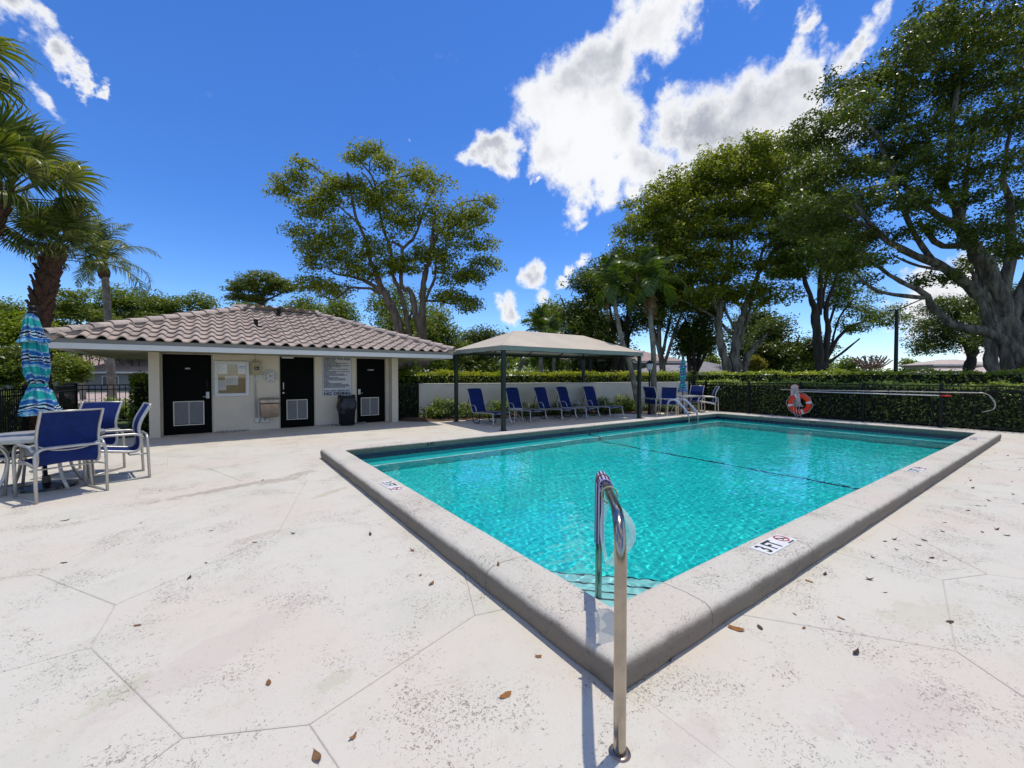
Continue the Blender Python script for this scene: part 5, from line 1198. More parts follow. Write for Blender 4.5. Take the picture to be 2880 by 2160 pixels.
# behind and beside the pool house
sp_tree('dense green tree behind the trunks of the tall sparse tree', 1110, 33, 815, 330, lf_mid, m_barkd, 21, 330, 70, .22, .7, .35, clear=.12)
sp_tree('dense green tree with a rounded right side, right of the sparse tree trunks', 1235, 29, 880, 170, lf_mid, m_barkd, 22, 190, 70, .2, .6, .3, clear=.1)
sp_tree('green tree just above the middle of the pool house roof ridge', 850, 40, 845, 260, lf_mid, m_barkd, 23, 220, 60, .26, .8, .35, clear=.2)
sp_tree('low dark tree behind the left end of the shade canopy', 1350, 34, 938, 230, lf_dark, m_barkd, 24, 230, 60, .22, .6, .2, stems=3, clear=.25)
sp_tree('flat-topped tree left of the pine on the skyline', 560, 46, 838, 230, lf_mid, m_barkd, 25, 200, 60, .28, .8, .3, clear=.3, flatk=.45)
sp_tree('flat-topped spreading tree directly behind the slim palm trunk on the skyline', 330, 46, 812, 340, lf_mid, m_barkd, 26, 300, 60, .28, .85, .4, clear=.35, flatk=.4)
sp_tree('spreading skyline tree between the slim palm and the boot-covered palm trunk', 200, 40, 826, 200, lf_mid, m_barkd, 27, 200, 60, .26, .8, .3, clear=.35, flatk=.45)
sp_tree('distant low tree on the skyline at the far left edge', 25, 50, 855, 200, lf_mid, m_barkd, 28, 150, 60, .3, .9, .3, clear=.3)
sp_tree('rounded skyline tree just right of the pine', 950, 45, 850, 200, lf_mid, m_barkd, 30, 160, 60, .28, .8, .3, clear=.2)
sp_tree('green tree above the left part of the tiled roof, left of the pine', 450, 44, 832, 220, lf_mid, m_barkd, 32, 210, 60, .27, .8, .3, clear=.3, flatk=.45)
sp_tree('green tree behind the roof ridge, between the pine and the sparse tree', 690, 50, 842, 240, lf_mid, m_barkd, 33, 210, 60, .28, .8, .3, clear=.3, flatk=.45)
sp_tree('rounded tree behind the canopy, left of the dark green tree', 1555, 34, 855, 200, lf_mid, m_barkd, 34, 200, 60, .22, .6, .3, clear=.2)
# pine: umbrella crown
pc = at(738, 800, 45); pg = at(742, 1057, 45); pg.z = 0
tree('pine_tree', 'umbrella-shaped pine standing above the tree line over the pool house roof', [[(pg, .35), (pg.lerp(pc, .6), .25), (at(740, 850, 45), .2), (at(740, 810, 45), .1)], [(at(740, 860, 45), .12), (at(690, 830, 45), .08), (at(660, 810, 45), .04)], [(at(740, 850, 45), .12), (at(790, 825, 45), .08), (at(815, 810, 45), .04)], [(at(740, 840, 45), .1), (at(715, 800, 45), .05)], [(at(740, 835, 45), .1), (at(765, 795, 45), .05)]],
     [(tuple(at(px, py, 45)), (rx*45/FPX, 1.6, ry*45/FPX)) for px, py, rx, ry in ((740, 785, 60, 20), (690, 800, 35, 16), (790, 800, 35, 16), (660, 815, 22, 12), (812, 812, 20, 12), (740, 812, 60, 16), (720, 840, 40, 10), (665, 835, 25, 8))], 230, 60, .5, .22, lf_dark, m_barkd, 31, flat=.35, bshift=.05)
# under the eave, left
for i, (px, d_, top, cw, lab, mt) in enumerate(((185, 44, 935, 110, 'bushy green tree just right of the near umbrella, below the eave', lf_mid), (262, 46, 965, 150, 'dark tree with bare stems below the left eave, in front of the houses', lf_dark), (385, 44, 960, 150, 'dark multi-stemmed tree behind the slim palm trunk, beside the pool house corner', lf_dark))):
    sp_tree(lab, px, d_, top, cw, mt, m_barkd, 40+i, 110, 50, .17, .4, .16, stems=3, clear=.72)
# trees between the canopy and the domed tree
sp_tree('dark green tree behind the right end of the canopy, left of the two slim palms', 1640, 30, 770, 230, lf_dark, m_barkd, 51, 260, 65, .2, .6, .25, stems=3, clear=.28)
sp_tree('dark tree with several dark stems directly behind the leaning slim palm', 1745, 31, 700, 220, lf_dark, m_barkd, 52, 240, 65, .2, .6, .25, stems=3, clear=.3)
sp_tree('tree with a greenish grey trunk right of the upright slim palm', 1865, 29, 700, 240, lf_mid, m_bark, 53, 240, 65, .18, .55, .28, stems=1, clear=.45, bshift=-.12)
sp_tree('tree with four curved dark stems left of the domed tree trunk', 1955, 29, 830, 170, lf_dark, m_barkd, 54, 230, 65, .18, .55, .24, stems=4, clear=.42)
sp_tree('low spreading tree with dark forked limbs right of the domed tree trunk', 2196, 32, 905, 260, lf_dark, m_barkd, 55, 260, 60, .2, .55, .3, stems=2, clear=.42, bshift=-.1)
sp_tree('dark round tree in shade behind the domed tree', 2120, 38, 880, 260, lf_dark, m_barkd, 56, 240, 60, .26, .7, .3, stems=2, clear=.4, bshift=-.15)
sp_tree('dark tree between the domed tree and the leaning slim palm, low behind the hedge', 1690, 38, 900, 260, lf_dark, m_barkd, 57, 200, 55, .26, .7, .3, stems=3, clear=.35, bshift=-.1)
sp_tree('distant low tree right of the small house roof, seen between trunks', 1985, 60, 1003, 110, lf_mid, m_barkd, 58, 60, 50, .4, .9, .2, clear=.1)
sp_tree('distant olive tree seen right of the low forked limbs', 2270, 60, 995, 110, lf_mid, m_barkd, 59, 80, 50, .4, .9, .2, clear=.1)
sp_tree('distant grey green tree just left of the pruned brown tree', 2385, 70, 1008, 60, lf_mid, m_barkd, 60, 50, 50, .4, .8, .2, clear=.1)
sp_tree('distant small tree between the street light and the far right house', 2555, 75, 1014, 60, lf_mid, m_barkd, 61, 50, 50, .4, .8, .2, clear=.1)
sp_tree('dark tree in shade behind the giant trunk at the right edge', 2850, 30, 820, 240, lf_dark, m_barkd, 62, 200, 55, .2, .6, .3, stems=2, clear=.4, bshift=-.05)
# the yellow leaved bush
c_ = at(2125, 1022, 30); g_ = at(2125, 1057, 30); g_.z = 0
tree('yellow_bush', 'bright yellow leaved bush in shade right of the domed tree trunk', [[(g_, .12), (c_, .05)]], [(tuple(at(px, py, 30)), (r_*30/FPX, r_*30/FPX, r_*.9*30/FPX)) for px, py, r_ in ((2120, 1012, 16), (2135, 1022, 14), (2108, 1022, 12), (2140, 1035, 12), (2118, 1038, 16))], 60, 50, .25, .16, lf_yellow, m_barkd, 63, cat='bush', bshift=.1)
# pruned bare brown tree far away
d_ = 58; r_ = random.Random(4); g_ = at(2448, 1057, d_); g_.z = 0; lb = []; b0_ = at(2448, 1045, d_)
for k in range(16):
    a = -1.25+2.5*k/15; e_ = at(2448+62*math.sin(a)/math.sin(1.25), 1045-44*math.cos(a)**.5*1.0-2, d_)+Vector((r_.uniform(-1, 1), r_.uniform(-1, 1), 0)); lb.append([(g_, .25), (b0_+Vector((r_.uniform(-.4, .4), 0, .3)), .14), (b0_.lerp(e_, .55)+Vector((0, 0, -.2)), .10), (e_, .07)])
m_prune = M('pruned_bark', (.24, .15, .105), .9, var=.4, vscale=2)
tree('pruned_tree', 'distant leafless pruned tree with a dome of brown branch stubs', lb, [(tuple(at(2448, 1022, d_)), (3.1, 1.5, 1.25))], 420, 0, .3, .1, lf_mid, m_prune, 71, twig=.06, minr=.04)
# bushes at the left edge, behind the fence
for i, (px, py, rx, ry, d_, mt, lab, cols) in enumerate(((45, 935, 95, 65, 12.5, lf_bright, 'bright yellow green bushy tree behind the fence, left of the near umbrella', .0), (40, 1030, 100, 60, 11.5, lf_dark, 'dark green bush behind the fence at the left edge', .05), (175, 1030, 42, 40, 15, lf_mid, 'layered green shrub right of the near umbrella, behind the fence', .1))):
    g_ = at(px, 1057, d_); g_.z = 0; c_ = at(px, py, d_); k = d_/FPX; r_ = random.Random(i)
    bl = [((c_.x+r_.uniform(-.6, .6)*rx*k, c_.y+r_.uniform(-.6, .6)*rx*k, c_.z+r_.uniform(-.5, .6)*ry*k), (rx*k*.5, rx*k*.5, ry*k*.45)) for _ in range(9)]
    if i == 1: bl += [((q[0][0], q[0][1], .5), (.6, .6, .5)) for q in bl[:5]]
    tree('bush', lab, [[(g_, .10), (c_, .04)]], bl, 230, 75, .22, .10, mt, m_barkd, 80+i, cat='bush', bshift=cols, flat=.5, droop=.3)
print('veg1', sum(len(o.data.polygons) for o in S.objects if o.type == 'MESH'))
# ------------------------------------------------------------------ palms
def fan_mesh(seed, nseg=44, R_=.88, pet=.95, droop=.9, mat=None, spread=150):
    rg = np.random.default_rng(seed); V = []; F = []; A = []
    # petiole along +x from origin, drooping
    m = MB(); pts = [(pet*t_, 0, -.10*t_*t_) for t_ in np.linspace(0, 1, 5)]; m.tube(pts, [.022, .02, .016, .013, .011], 5); V = [tuple(v_) for v_ in m.v]; F = [f for f in m.f]; F = [f for f in F if len(f) == 4]; A = [.55]*len(F)
    b0_ = np.array([pet, 0, -.10])
    for k in range(nseg):
        an = R(-spread+2*spread*(k+.5)/nseg)+rg.normal(0, .02); L = R_*(1-.25*abs(an)/R(spread))*rg.uniform(.88, 1.1); w0 = .014+.003*rg.uniform(-1, 1)
        d_ = np.array([math.cos(an), math.sin(an), 0]); s_ = np.array([-math.sin(an), math.cos(an), 0]); prev = None; n = 5; dz = 0; p = b0_.copy(); slope = .12*math.cos(an*.6)-.05
        hang = droop*rg.uniform(.6, 1.5); bv = len(V); fv = rg.uniform(.1, .9)
        for j in range(n+1):
            t_ = j/n; w_ = w0*(1.0 if t_ < .45 else (1-t_)/.55)*(.4+1.2*min(t_*3, 1)*.5)*1.6
            if j: 
                st = L/n; ang = slope-hang*max(0, t_-.35)**1.3*2.6; p = p+d_*st*math.cos(ang)+np.array([0, 0, st*math.sin(ang)])
            V.append(tuple(p-s_*w_+np.array([0, 0, .25*w_]))); V.append(tuple(p+s_*w_-np.array([0, 0, .25*w_])))
        for j in range(n): F.append((bv+2*j, bv+2*j+1, bv+2*j+3, bv+2*j+2)); A.append(fv if j < 4 else min(1, fv+.25))
    return np_mesh('frond', np.array(V), np.array(F), mat, attr=np.array(A))
def pinnate_mesh(seed, L=2.4, nl=42, leaf=.55, arch=1.0, mat=None, up=.9, plume=.5, wide=.016):
    rg = np.random.default_rng(seed); V = []; F = []; A = []; n = 14; p = np.zeros(3); ang = up; pts = [p.copy()]
    for j in range(n): ang -= arch*1.9/n*(.5+j/n); p = p+np.array([math.cos(ang), 0, math.sin(ang)])*L/n; pts.append(p.copy())
    m = MB(); m.tube([tuple(q) for q in pts], [.026*(1-.8*i/n) for i in range(n+1)], 5); V = [tuple(v_) for v_ in m.v]; F = [f for f in m.f if len(f) == 4]; A = [.6]*len(F); pts = np.array(pts)
    for k in range(nl):
        t_ = .12+.88*k/nl; q = t_*n; i = min(int(q), n-1); c_ = pts[i]+(pts[i+1]-pts[i])*(q-i); tg = (pts[i+1]-pts[i]); tg /= np.linalg.norm(tg); up_ = np.array([-tg[2], 0, tg[0]])
        for sd in (-1, 1):
            ll = leaf*math.sin(math.pi*min(1, .18+.80*t_))**.7*rg.uniform(.85, 1.1); d_ = tg*.75+np.array([0, sd, 0])*.85+up_*rg.uniform(-plume, plume*.7); d_ /= np.linalg.norm(d_); b_ = len(V); pp = c_.copy(); fv = rg.uniform(.1, .95)
            for j in range(4):
                w_ = wide*(.7, 1.1, .8, .08)[j]
                s_ = np.cross(d_, up_); s_ /= np.linalg.norm(s_)+1e-9
                V.append(tuple(pp-s_*w_)); V.append(tuple(pp+s_*w_)); pp = pp+d_*ll/3; d_ = d_+np.array([0, 0, -.42]); d_ /= np.linalg.norm(d_)
            for j in range(3): F.append((b_+2*j, b_+2*j+1, b_+2*j+3, b_+2*j+2)); A.append(fv)
    return np_mesh('frond', np.array(V), np.array(F), mat, attr=np.array(A))
fans = [fan_mesh(i, mat=lf_palm, droop=(.6, 1.0, 1.5)[i % 3]) for i in range(3)]
m_boot = M('palm_boots', (.13, .065, .035), .95, col2=(.045, .022, .014), vscale=14, bump=1, bscale=26, bdist=.05)
def palm_trunk(pts, rad, mat, root, rings=False, boots=False, seed=1):
    q = spline(pts, 6); m = MB(off=Vector(root.location)); n = len(q); rr = np.interp(np.linspace(0, 1, n), np.linspace(0, 1, len(rad)), rad)
    if rings:
        q2 = []; r2 = []
        L = sum((q[i+1]-q[i]).length for i in range(n-1)); k = int(L/.09)
        for i in range(k):
            t_ = i/(k-1)*(n-1); j = min(int(t_), n-2); q2.append(q[j].lerp(q[j+1], t_-j)); r2.append(float(np.interp(t_, range(n), rr))*(1.0 if i % 2 else .95))
        m.tube(q2, r2, 12)
    else: m.tube(q, [float(x) for x in rr], 12)
    m.build('trunk', mat, root, smooth=not rings)
    if boots:
        rg = random.Random(seed); mb = MB(); mb.add([(-.06, 0, 0), (.06, 0, 0), (.035, -.07, .15), (-.035, -.07, .15), (-.05, .03, .0), (.05, .03, .0), (.03, -.04, .16), (-.03, -.04, .16)], [(0, 1, 2, 3), (5, 4, 7, 6), (1, 5, 6, 2), (4, 0, 3, 7), (3, 2, 6, 7)])
        bme = mb.mesh('leaf_base', m_boot); k = 0; L = 0; N_ = 150
        for i in range(N_):
            t_ = (i/N_)*(n-1); j = min(int(t_), n-2); c_ = q[j].lerp(q[j+1], t_-j); r_ = float(np.interp(t_, range(n), rr)); a = i*2.399+rg.uniform(-.3, .3)
            o = inst('leaf_base', bme, root, c_-Vector(root.location)+Vector((math.cos(a)*r_*.95, math.sin(a)*r_*.95, 0)), (rg.uniform(-.25, .15), 0, a+math.pi/2), scale=rg.uniform(.8, 1.35))
def fan_palm(label, crown, base, n, seed, sc=1.0, r0=.16, dead=0, lean=None, mid=None, boots=True):
    root = thing('fan_palm', label, 'palm tree', (base[0], base[1], 0)); rg = random.Random(seed); loc = Vector(root.location)
    palm_trunk([Vector(base)]+([Vector(mid)] if mid else [])+[Vector(crown)], [r0*1.1, r0, r0*1.25, r0*.9], m_boot if boots else m_bark, root, boots=boots, seed=seed)
    for i in range(n):
        a = i*2.399+rg.uniform(-.25, .25); t_ = i/n; el = 1.35-1.30*t_+rg.uniform(-.15, .15)
        o = inst('frond', fans[min(2, int(t_*3))] if rg.random() < .8 else fans[rg.randrange(3)], root, Vector(crown)-loc+Vector((math.cos(a)*.06, math.sin(a)*.06, .15-.35*t_)), (rg.uniform(-.35, .35), -el, a), sc*rg.uniform(.9, 1.12))
    return root
c1_ = at(5, 545, 8.6); b1_ = (-4.55, 12.3, 0)
fan_palm('large fan palm at the left edge, its big fronds reaching over the blue sky', c1_, b1_, 24, 3, 1.0, .15)
c2_ = at(160, 705, 9.4); g2_ = at(92, 1057, 9.4)
fan_palm('shorter fan palm with a thick boot-covered leaning trunk behind the near umbrella', c2_, (g2_.x+.1, g2_.y, 0), 30, 5, .62, .15, mid=tuple(at(116, 885, 9.4)))
c0_ = at(-375, 90, 6.6); fan_palm('fan palm outside the top left corner with only frond tips in view', c0_, (c0_.x-.3, c0_.y-.3, 0), 34, 9, 1.05, .16)
# queen palm behind the house
qf = [pinnate_mesh(20+i, 2.7, 46, .62, (.9, 1.15, 1.35)[i], lf_palm, (1.15, .85, .45)[i], .75) for i in range(3)]
def feather_palm(label, crown, base, mid, n, seed, fr, sc, rad, bark, dead=0, el=(1.0, -.3), shaft=None, rings=True, group=None):
    root = thing('feather_palm', label, 'palm tree', (base[0], base[1], 0), 0, group); rg = random.Random(seed); loc = Vector(root.location)
    palm_trunk([Vector(base)]+[Vector(q) for q in mid]+[Vector(crown)], rad, bark, root, rings=rings)
    for i in range(n):
        a = i*2.399+rg.uniform(-.2, .2); t_ = i/n
        inst('frond', fr[min(2, int(t_*3))], root, Vector(crown)-loc, (rg.uniform(-.2, .2), -(el[0]+(el[1]-el[0])*t_), a), sc*rg.uniform(.88, 1.1))
    for i in range(dead):
        o = inst('dead_frond', deadf, root, Vector(crown)-loc-Vector((0, 0, .2)), (0, 1.1+.2*i, 2.2+i*.8), sc*.8)
    if shaft: 
        m = MB(off=loc); m.tube([Vector(crown)-Vector((0, 0, shaft)), Vector(crown)-Vector((0, 0, shaft*.5)), Vector(crown)], [rad[-1]*1.25, rad[-1]*1.35, rad[-1]*.8], 10); m.build('crownshaft', m_shaft, root, smooth=True)
    return root
m_shaft = M('crownshaft_green', (.10, .13, .035), .5, var=.3, vscale=3)
m_ringbark = M('ringed_palm_bark', (.24, .215, .17), .9, col2=(.13, .11, .085), vscale=3, bump=.6, bscale=20, bdist=.02)
deadf = pinnate_mesh(77, 1.9, 30, .5, 1.2, lf_brown, .3, .5)
cq = at(292, 742, 20); gq = at(315, 1057, 20)
qp = feather_palm('slim grey ringed palm behind the left end of the pool house, feathery fronds blown right', cq, (gq.x, gq.y, 0), [tuple(at(309, 990, 20)), tuple(at(301, 850, 20))], 17, 6, qf, .98, [.19, .16, .15, .14], m_ringbark)
m = MB(off=Vector(qp.location)); m.lathe([(.14, -.75), (.22, -.6), (.24, -.35), (.16, -.15), (.14, 0)], 10, tuple(cq)); m.build('leaf_sheath', m_boot, qp, smooth=True)
cf = [pinnate_mesh(30+i, 1.75, 40, .50, (.75, 1.0, 1.25)[i], lf_palmg, (1.2, .9, .5)[i], .28, .024) for i in range(3)]
c4 = at(1832, 798, 16); g4 = onz(1838, 1163)
feather_palm('upright slim palm with a brown dead frond, behind the lamp post', c4, (g4.x, g4.y, 0), [tuple(at(1838, 1000, 16)), tuple(at(1830, 900, 16))], 15, 7, cf, 1.0, [.13, .10, .09, .08], m_ringbark, dead=3, shaft=.7, group='slim palms right of the canopy')
c5 = at(1722, 812, 16.3); g5 = onz(1798, 1163)
feather_palm('slim palm whose pale trunk leans left behind the right canopy post', c5, (g5.x, g5.y, 0), [tuple(at(1775, 1040, 16.2)), tuple(at(1745, 940, 16.3))], 14, 8, cf, .95, [.12, .10, .09, .08], m_ringbark, dead=1, shaft=.6, group='slim palms right of the canopy')
c6 = at(1518, 928, 24); feather_palm('small green palm whose crown shows above the canopy roof', c6, (c6.x+.2, c6.y, 0), [], 11, 9, cf, .95, [.14, .12], m_ringbark)
c7 = at(1560, 960, 27); feather_palm('low palm half hidden behind the canopy roof, right of the small green palm crown', c7, (c7.x, c7.y+.2, 0), [], 11, 12, cf, 1.1, [.14, .12], m_ringbark)
for i, (px, py, d_, lab) in enumerate(((1470, 1005, 26, 'low palm with a leaning trunk seen under the canopy roof'), (225, 1000, 26, 'small palm below the left eave, pale fronds catching the sun'))):
    c_ = at(px, py, d_); feather_palm(lab, c_, (c_.x-.8+.9*i, c_.y, 0), [], 10, 14+i, cf, 1.0, [.16, .12], m_ringbark)

# ------------------------------------------------------------------ hedges
m_core = M('hedge_core', (.012, .018, .006), 1.0)
def hedge(label, a, b_, thick, top, mat, seed, dens=330, size=.075, name='hedge', bot=0.0, leaf_top=True, group=None, bshift=0.0, rough=.05, mid=None):
    a = Vector((a[0], a[1], 0)); b_ = Vector((b_[0], b_[1], 0)); L = (b_-a).length; ux = (b_-a)/L; uy = Vector((-ux.y, ux.x, 0)); rng = np.random.default_rng(seed)
    root = thing(name, label, 'hedge', ((a+b_)/2)[:], 0, group); c_ = (a+b_)/2
    m = MB(off=c_); k = .13; vs = []
    for z in (bot, top-k):
        for s_, t_ in ((k, -thick/2+k), (L-k, -thick/2+k), (L-k, thick/2-k), (k, thick/2-k)): p = a+ux*s_+uy*t_; vs.append((p.x, p.y, z))
    m.add(vs, [(3, 2, 1, 0), (4, 5, 6, 7), (0, 1, 5, 4), (1, 2, 6, 5), (2, 3, 7, 6), (3, 0, 4, 7)]); m.build('core', m_core, root)
    H_ = top-bot; n = int(dens*(L*H_*2+L*thick+thick*H_*2)); ar = np.array([L*H_, L*H_, L*thick*1.3, thick*H_, thick*H_]); f = rng.choice(5, n, p=ar/ar.sum())
    s_ = rng.uniform(0, L, n); t_ = rng.uniform(-thick/2, thick/2, n); z = rng.uniform(bot, top, n); dep = np.abs(rng.normal(0, .06, n))
    N_ = np.zeros((n, 3))
    for fi, (col, val, nn) in enumerate((('t', -1, (0, -1, .25)), ('t', 1, (0, 1, .25)), ('z', 1, (0, 0, 1)), ('s', -1, (-1, 0, .2)), ('s', 1, (1, 0, .2)))):
        k_ = f == fi
        if col == 't': t_[k_] = val*(thick/2-dep[k_])
        elif col == 'z': z[k_] = top-dep[k_]
        else: s_[k_] = (0 if val < 0 else L)-val*dep[k_]
        N_[k_] = nn
    wob = rough*(np.sin(s_*2.3+seed)+np.sin(s_*5.1+1.3*seed)*.6+.5*np.sin(s_*11+z*3)); t_ += np.sign(t_)*wob*.7; z = z+np.where(f == 2, wob+np.abs(rng.normal(0, .055, n))*(rng.random(n) < .22), 0)
    P_ = np.array(tuple(a))[None]+s_[:, None]*np.array(tuple(ux))+t_[:, None]*np.array(tuple(uy)); P_[:, 2] = z
    nr_ = N_[:, 0:1]*np.array(tuple(ux))+N_[:, 1:2]*np.array(tuple(uy)); nr_[:, 2] = N_[:, 2]; nr_ += rng.normal(0, .55, (n, 3)); nr_[:, 2] += .35; nr_ /= np.linalg.norm(nr_, axis=1, keepdims=True)
    aa = rng.normal(0, 1, (n, 3)); aa -= (aa*nr_).sum(1, keepdims=True)*nr_; aa /= np.linalg.norm(aa, axis=1, keepdims=True); bb = np.cross(nr_, aa)
    Ls = size*rng.uniform(.6, 1.4, n)[:, None]; W_ = Ls*.55
    v = np.empty((n, 4, 3)); v[:, 0] = P_-aa*Ls*.5; v[:, 1] = P_+bb*W_*.5+nr_*W_*.2; v[:, 2] = P_+aa*Ls*.5-nr_*Ls*.1; v[:, 3] = P_-bb*W_*.5+nr_*W_*.2
    val = np.clip(.15+.5*rng.uniform(0, 1, n)**1.2+.36*np.where(f == 2, 1, np.where(z > top-.25, .5, 0))+.25*rng.uniform(0, 1, n)**4+.12*np.sin(s_*1.7+seed)+bshift, 0, 1)  # top and upper leaves toned lighter: sunlight put into the leaf colour
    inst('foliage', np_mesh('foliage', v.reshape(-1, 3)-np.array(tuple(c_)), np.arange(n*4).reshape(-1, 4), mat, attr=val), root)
    return root
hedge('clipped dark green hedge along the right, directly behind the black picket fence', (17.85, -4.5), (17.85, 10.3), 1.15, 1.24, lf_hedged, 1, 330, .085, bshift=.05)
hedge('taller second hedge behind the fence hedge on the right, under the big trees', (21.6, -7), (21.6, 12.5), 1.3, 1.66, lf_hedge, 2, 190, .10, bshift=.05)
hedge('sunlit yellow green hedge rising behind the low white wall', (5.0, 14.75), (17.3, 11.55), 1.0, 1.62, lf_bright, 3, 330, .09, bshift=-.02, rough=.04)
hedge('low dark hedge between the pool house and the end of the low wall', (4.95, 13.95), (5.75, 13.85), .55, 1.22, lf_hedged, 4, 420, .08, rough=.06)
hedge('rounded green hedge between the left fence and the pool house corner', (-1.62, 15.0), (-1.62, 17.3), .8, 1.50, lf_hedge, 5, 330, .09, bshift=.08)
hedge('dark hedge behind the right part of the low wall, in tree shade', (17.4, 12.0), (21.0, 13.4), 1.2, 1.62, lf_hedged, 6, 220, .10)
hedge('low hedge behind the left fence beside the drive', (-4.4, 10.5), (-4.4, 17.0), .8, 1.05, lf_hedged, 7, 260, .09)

# ------------------------------------------------------------------ planting bed, low wall, shrubs
m_wall = M('white_stucco_wall', (.68, .63, .54), .9, bump=.5, bscale=50, bdist=.01, var=.08, vscale=1.2)
wa, wb = Vector((5.66, 13.62, 0)), Vector((17.15, 10.50, 0)); wx = (wb-wa).normalized(); wn = Vector((-wx.y, wx.x, 0))
lw = thing('low_wall', 'low off-white stucco garden wall behind the sun loungers', 'wall', ((wa+wb)/2)[:])
m = MB(); c8 = [wa-wn*.09, wb-wn*.09, wb+wn*.09, wa+wn*.09]; m.add([(p.x, p.y, z) for z in (-.03, 1.19) for p in c8], [(3, 2, 1, 0), (4, 5, 6, 7), (0, 1, 5, 4), (1, 2, 6, 5), (2, 3, 7, 6), (3, 0, 4, 7)]); m.build('wall_body', m_wall, lw, world=True, bevel=.012)
m = MB(); c8 = [wa-wn*.10-wx*.01, wb-wn*.10+wx*.01, wb+wn*.10+wx*.01, wa+wn*.10-wx*.01]; m.add([(p.x, p.y, z) for z in (1.192, 1.222) for p in c8], [(3, 2, 1, 0), (4, 5, 6, 7), (0, 1, 5, 4), (1, 2, 6, 5), (2, 3, 7, 6), (3, 0, 4, 7)]); m.build('wall_cap', m_wall, lw, world=True, bevel=.01)
edge = [(4.8, 13.2), (5.3, 12.65), (5.9, 12.3), (7.2, 12.22), (8.8, 12.12), (10.4, 11.85), (11.6, 11.45), (12.6, 10.9), (13.2, 10.45), (14.1, 10.2), (15.4, 10.15), (16.5, 9.95), (17.0, 9.8)]
ed = spline([(x, y, 0) for x, y in edge], 5); m = MB(); n = len(ed); rg = random.Random(3)
vs = []
for p in ed:
    t_ = max(0, (Vector((p.x, p.y, 0))-wa).dot(wx)); q = wa+wx*min(t_, (wb-wa).length); 
    for k in range(7): s_ = k/6; c_ = Vector((p.x, p.y, 0)).lerp(q+wn*.5, s_); vs.append((c_.x, c_.y, .004+(.05 if k else 0)+rg.uniform(0, .03)*(k > 0)))
m.add(vs, [(i*7+k, (i+1)*7+k, (i+1)*7+k+1, i*7+k+1) for i in range(n-1) for k in range(6)]); o = m.build('planting_bed', m_soil); o['kind'] = 'structure'; o['label'] = 'brown mulch bed in front of the low wall'
def shrub_mesh(seed, mat, h_=.55, w_=.38, n=26, per=26, size=.075):
    rng = np.random.default_rng(seed); c_ = rng.normal(0, 1, (n, 3)); c_ /= np.linalg.norm(c_, axis=1, keepdims=True); c_ *= rng.uniform(.3, 1, n)[:, None]**.6; c_[:, 2] = np.abs(c_[:, 2]); c_ *= np.array([w_, w_, h_*.85]); c_[:, 2] += .08
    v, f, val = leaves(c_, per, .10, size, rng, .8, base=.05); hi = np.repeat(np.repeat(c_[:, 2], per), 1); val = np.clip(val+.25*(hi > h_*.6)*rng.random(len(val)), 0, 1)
    m = MB(); 
    for q in c_: m.tube([(0, 0, 0), (q[0]*.45, q[1]*.45, q[2]*.5), tuple(q)], [.009, .007, .004], 4, cap=False)
    return np_mesh('foliage', v, f, mat, attr=val), m.mesh('stems', m_barkd)
kinds = [shrub_mesh(1, lf_shrub), shrub_mesh(2, lf_shrub, .75, .30, 24), shrub_mesh(3, lf_hedge, .45, .45, 30)]
SHL = ['leftmost shrub in the bed, beside the garden tap', 'shrub at the left end of the white wall, right of the garden tap', 'taller shrub against the left end of the white wall', 'shrub left of the first sun lounger', 'shrub just behind the head of the first sun lounger', 'shrub between the first sun lounger and the near canopy post', 'shrub left of the near canopy post, touching it in the view', 'shrub directly behind the near canopy post', 'shrub between the backs of the second and third loungers, left one', 'shrub close behind the third lounger', 'shrub between the backs of the third and fourth loungers', 'shrub close behind the fourth lounger', 'shrub half hidden by the fourth lounger and back post', 'shrub between the back canopy post and the last lounger', "tall pale-tipped shrub just right of the last lounger's back", 'shrub above the seat of the last lounger', 'shrub above the foot end of the last lounger', 'shrub right of the foot end of the last lounger', 'tall shrub near the leaning palm trunk', 'shrub at the foot of the leaning palm trunk', 'shrub immediately left of the right canopy post', 'shrub between the right canopy post and the lamp post', 'shrub between the two leftmost chairs of the far table', 'shrub behind the second chair of the far table', 'shrub left of the far umbrella', 'last shrub on the right, under the far umbrella']
rg = random.Random(12); bush_px = [1215, 1240, 1262, 1300, 1322, 1362, 1395, 1408, 1468, 1490, 1528, 1560, 1572, 1622, 1688, 1706, 1722, 1740, 1752, 1768, 1784, 1812, 1850, 1862, 1880, 1893]
for i, px in enumerate(bush_px):
    r_ = ray(px, 1100); r_.z = 0
    # meet a line parallel to the wall, a little in front of it
    off_ = rg.uniform(.35, .75); P0 = wa-wn*off_; k = P0.dot(wn)/r_.dot(wn); p = r_*k
    s_ = rg.uniform(.75, 1.15)*(1.15 if px in (1240, 1262, 1408, 1688, 1706, 1752, 1784, 1850) else 1); fo, stm = kinds[(1 if px in (1262, 1688, 1752) else rg.choice([0, 0, 2]))]
    o = thing('flowering_shrub', SHL[i], 'shrub', (p.x, p.y, .03), rg.uniform(0, 6.28), 'low shrubs along the white wall'); o.scale = (s_,)*3
    inst('foliage', fo, o); inst('stems', stm, o)
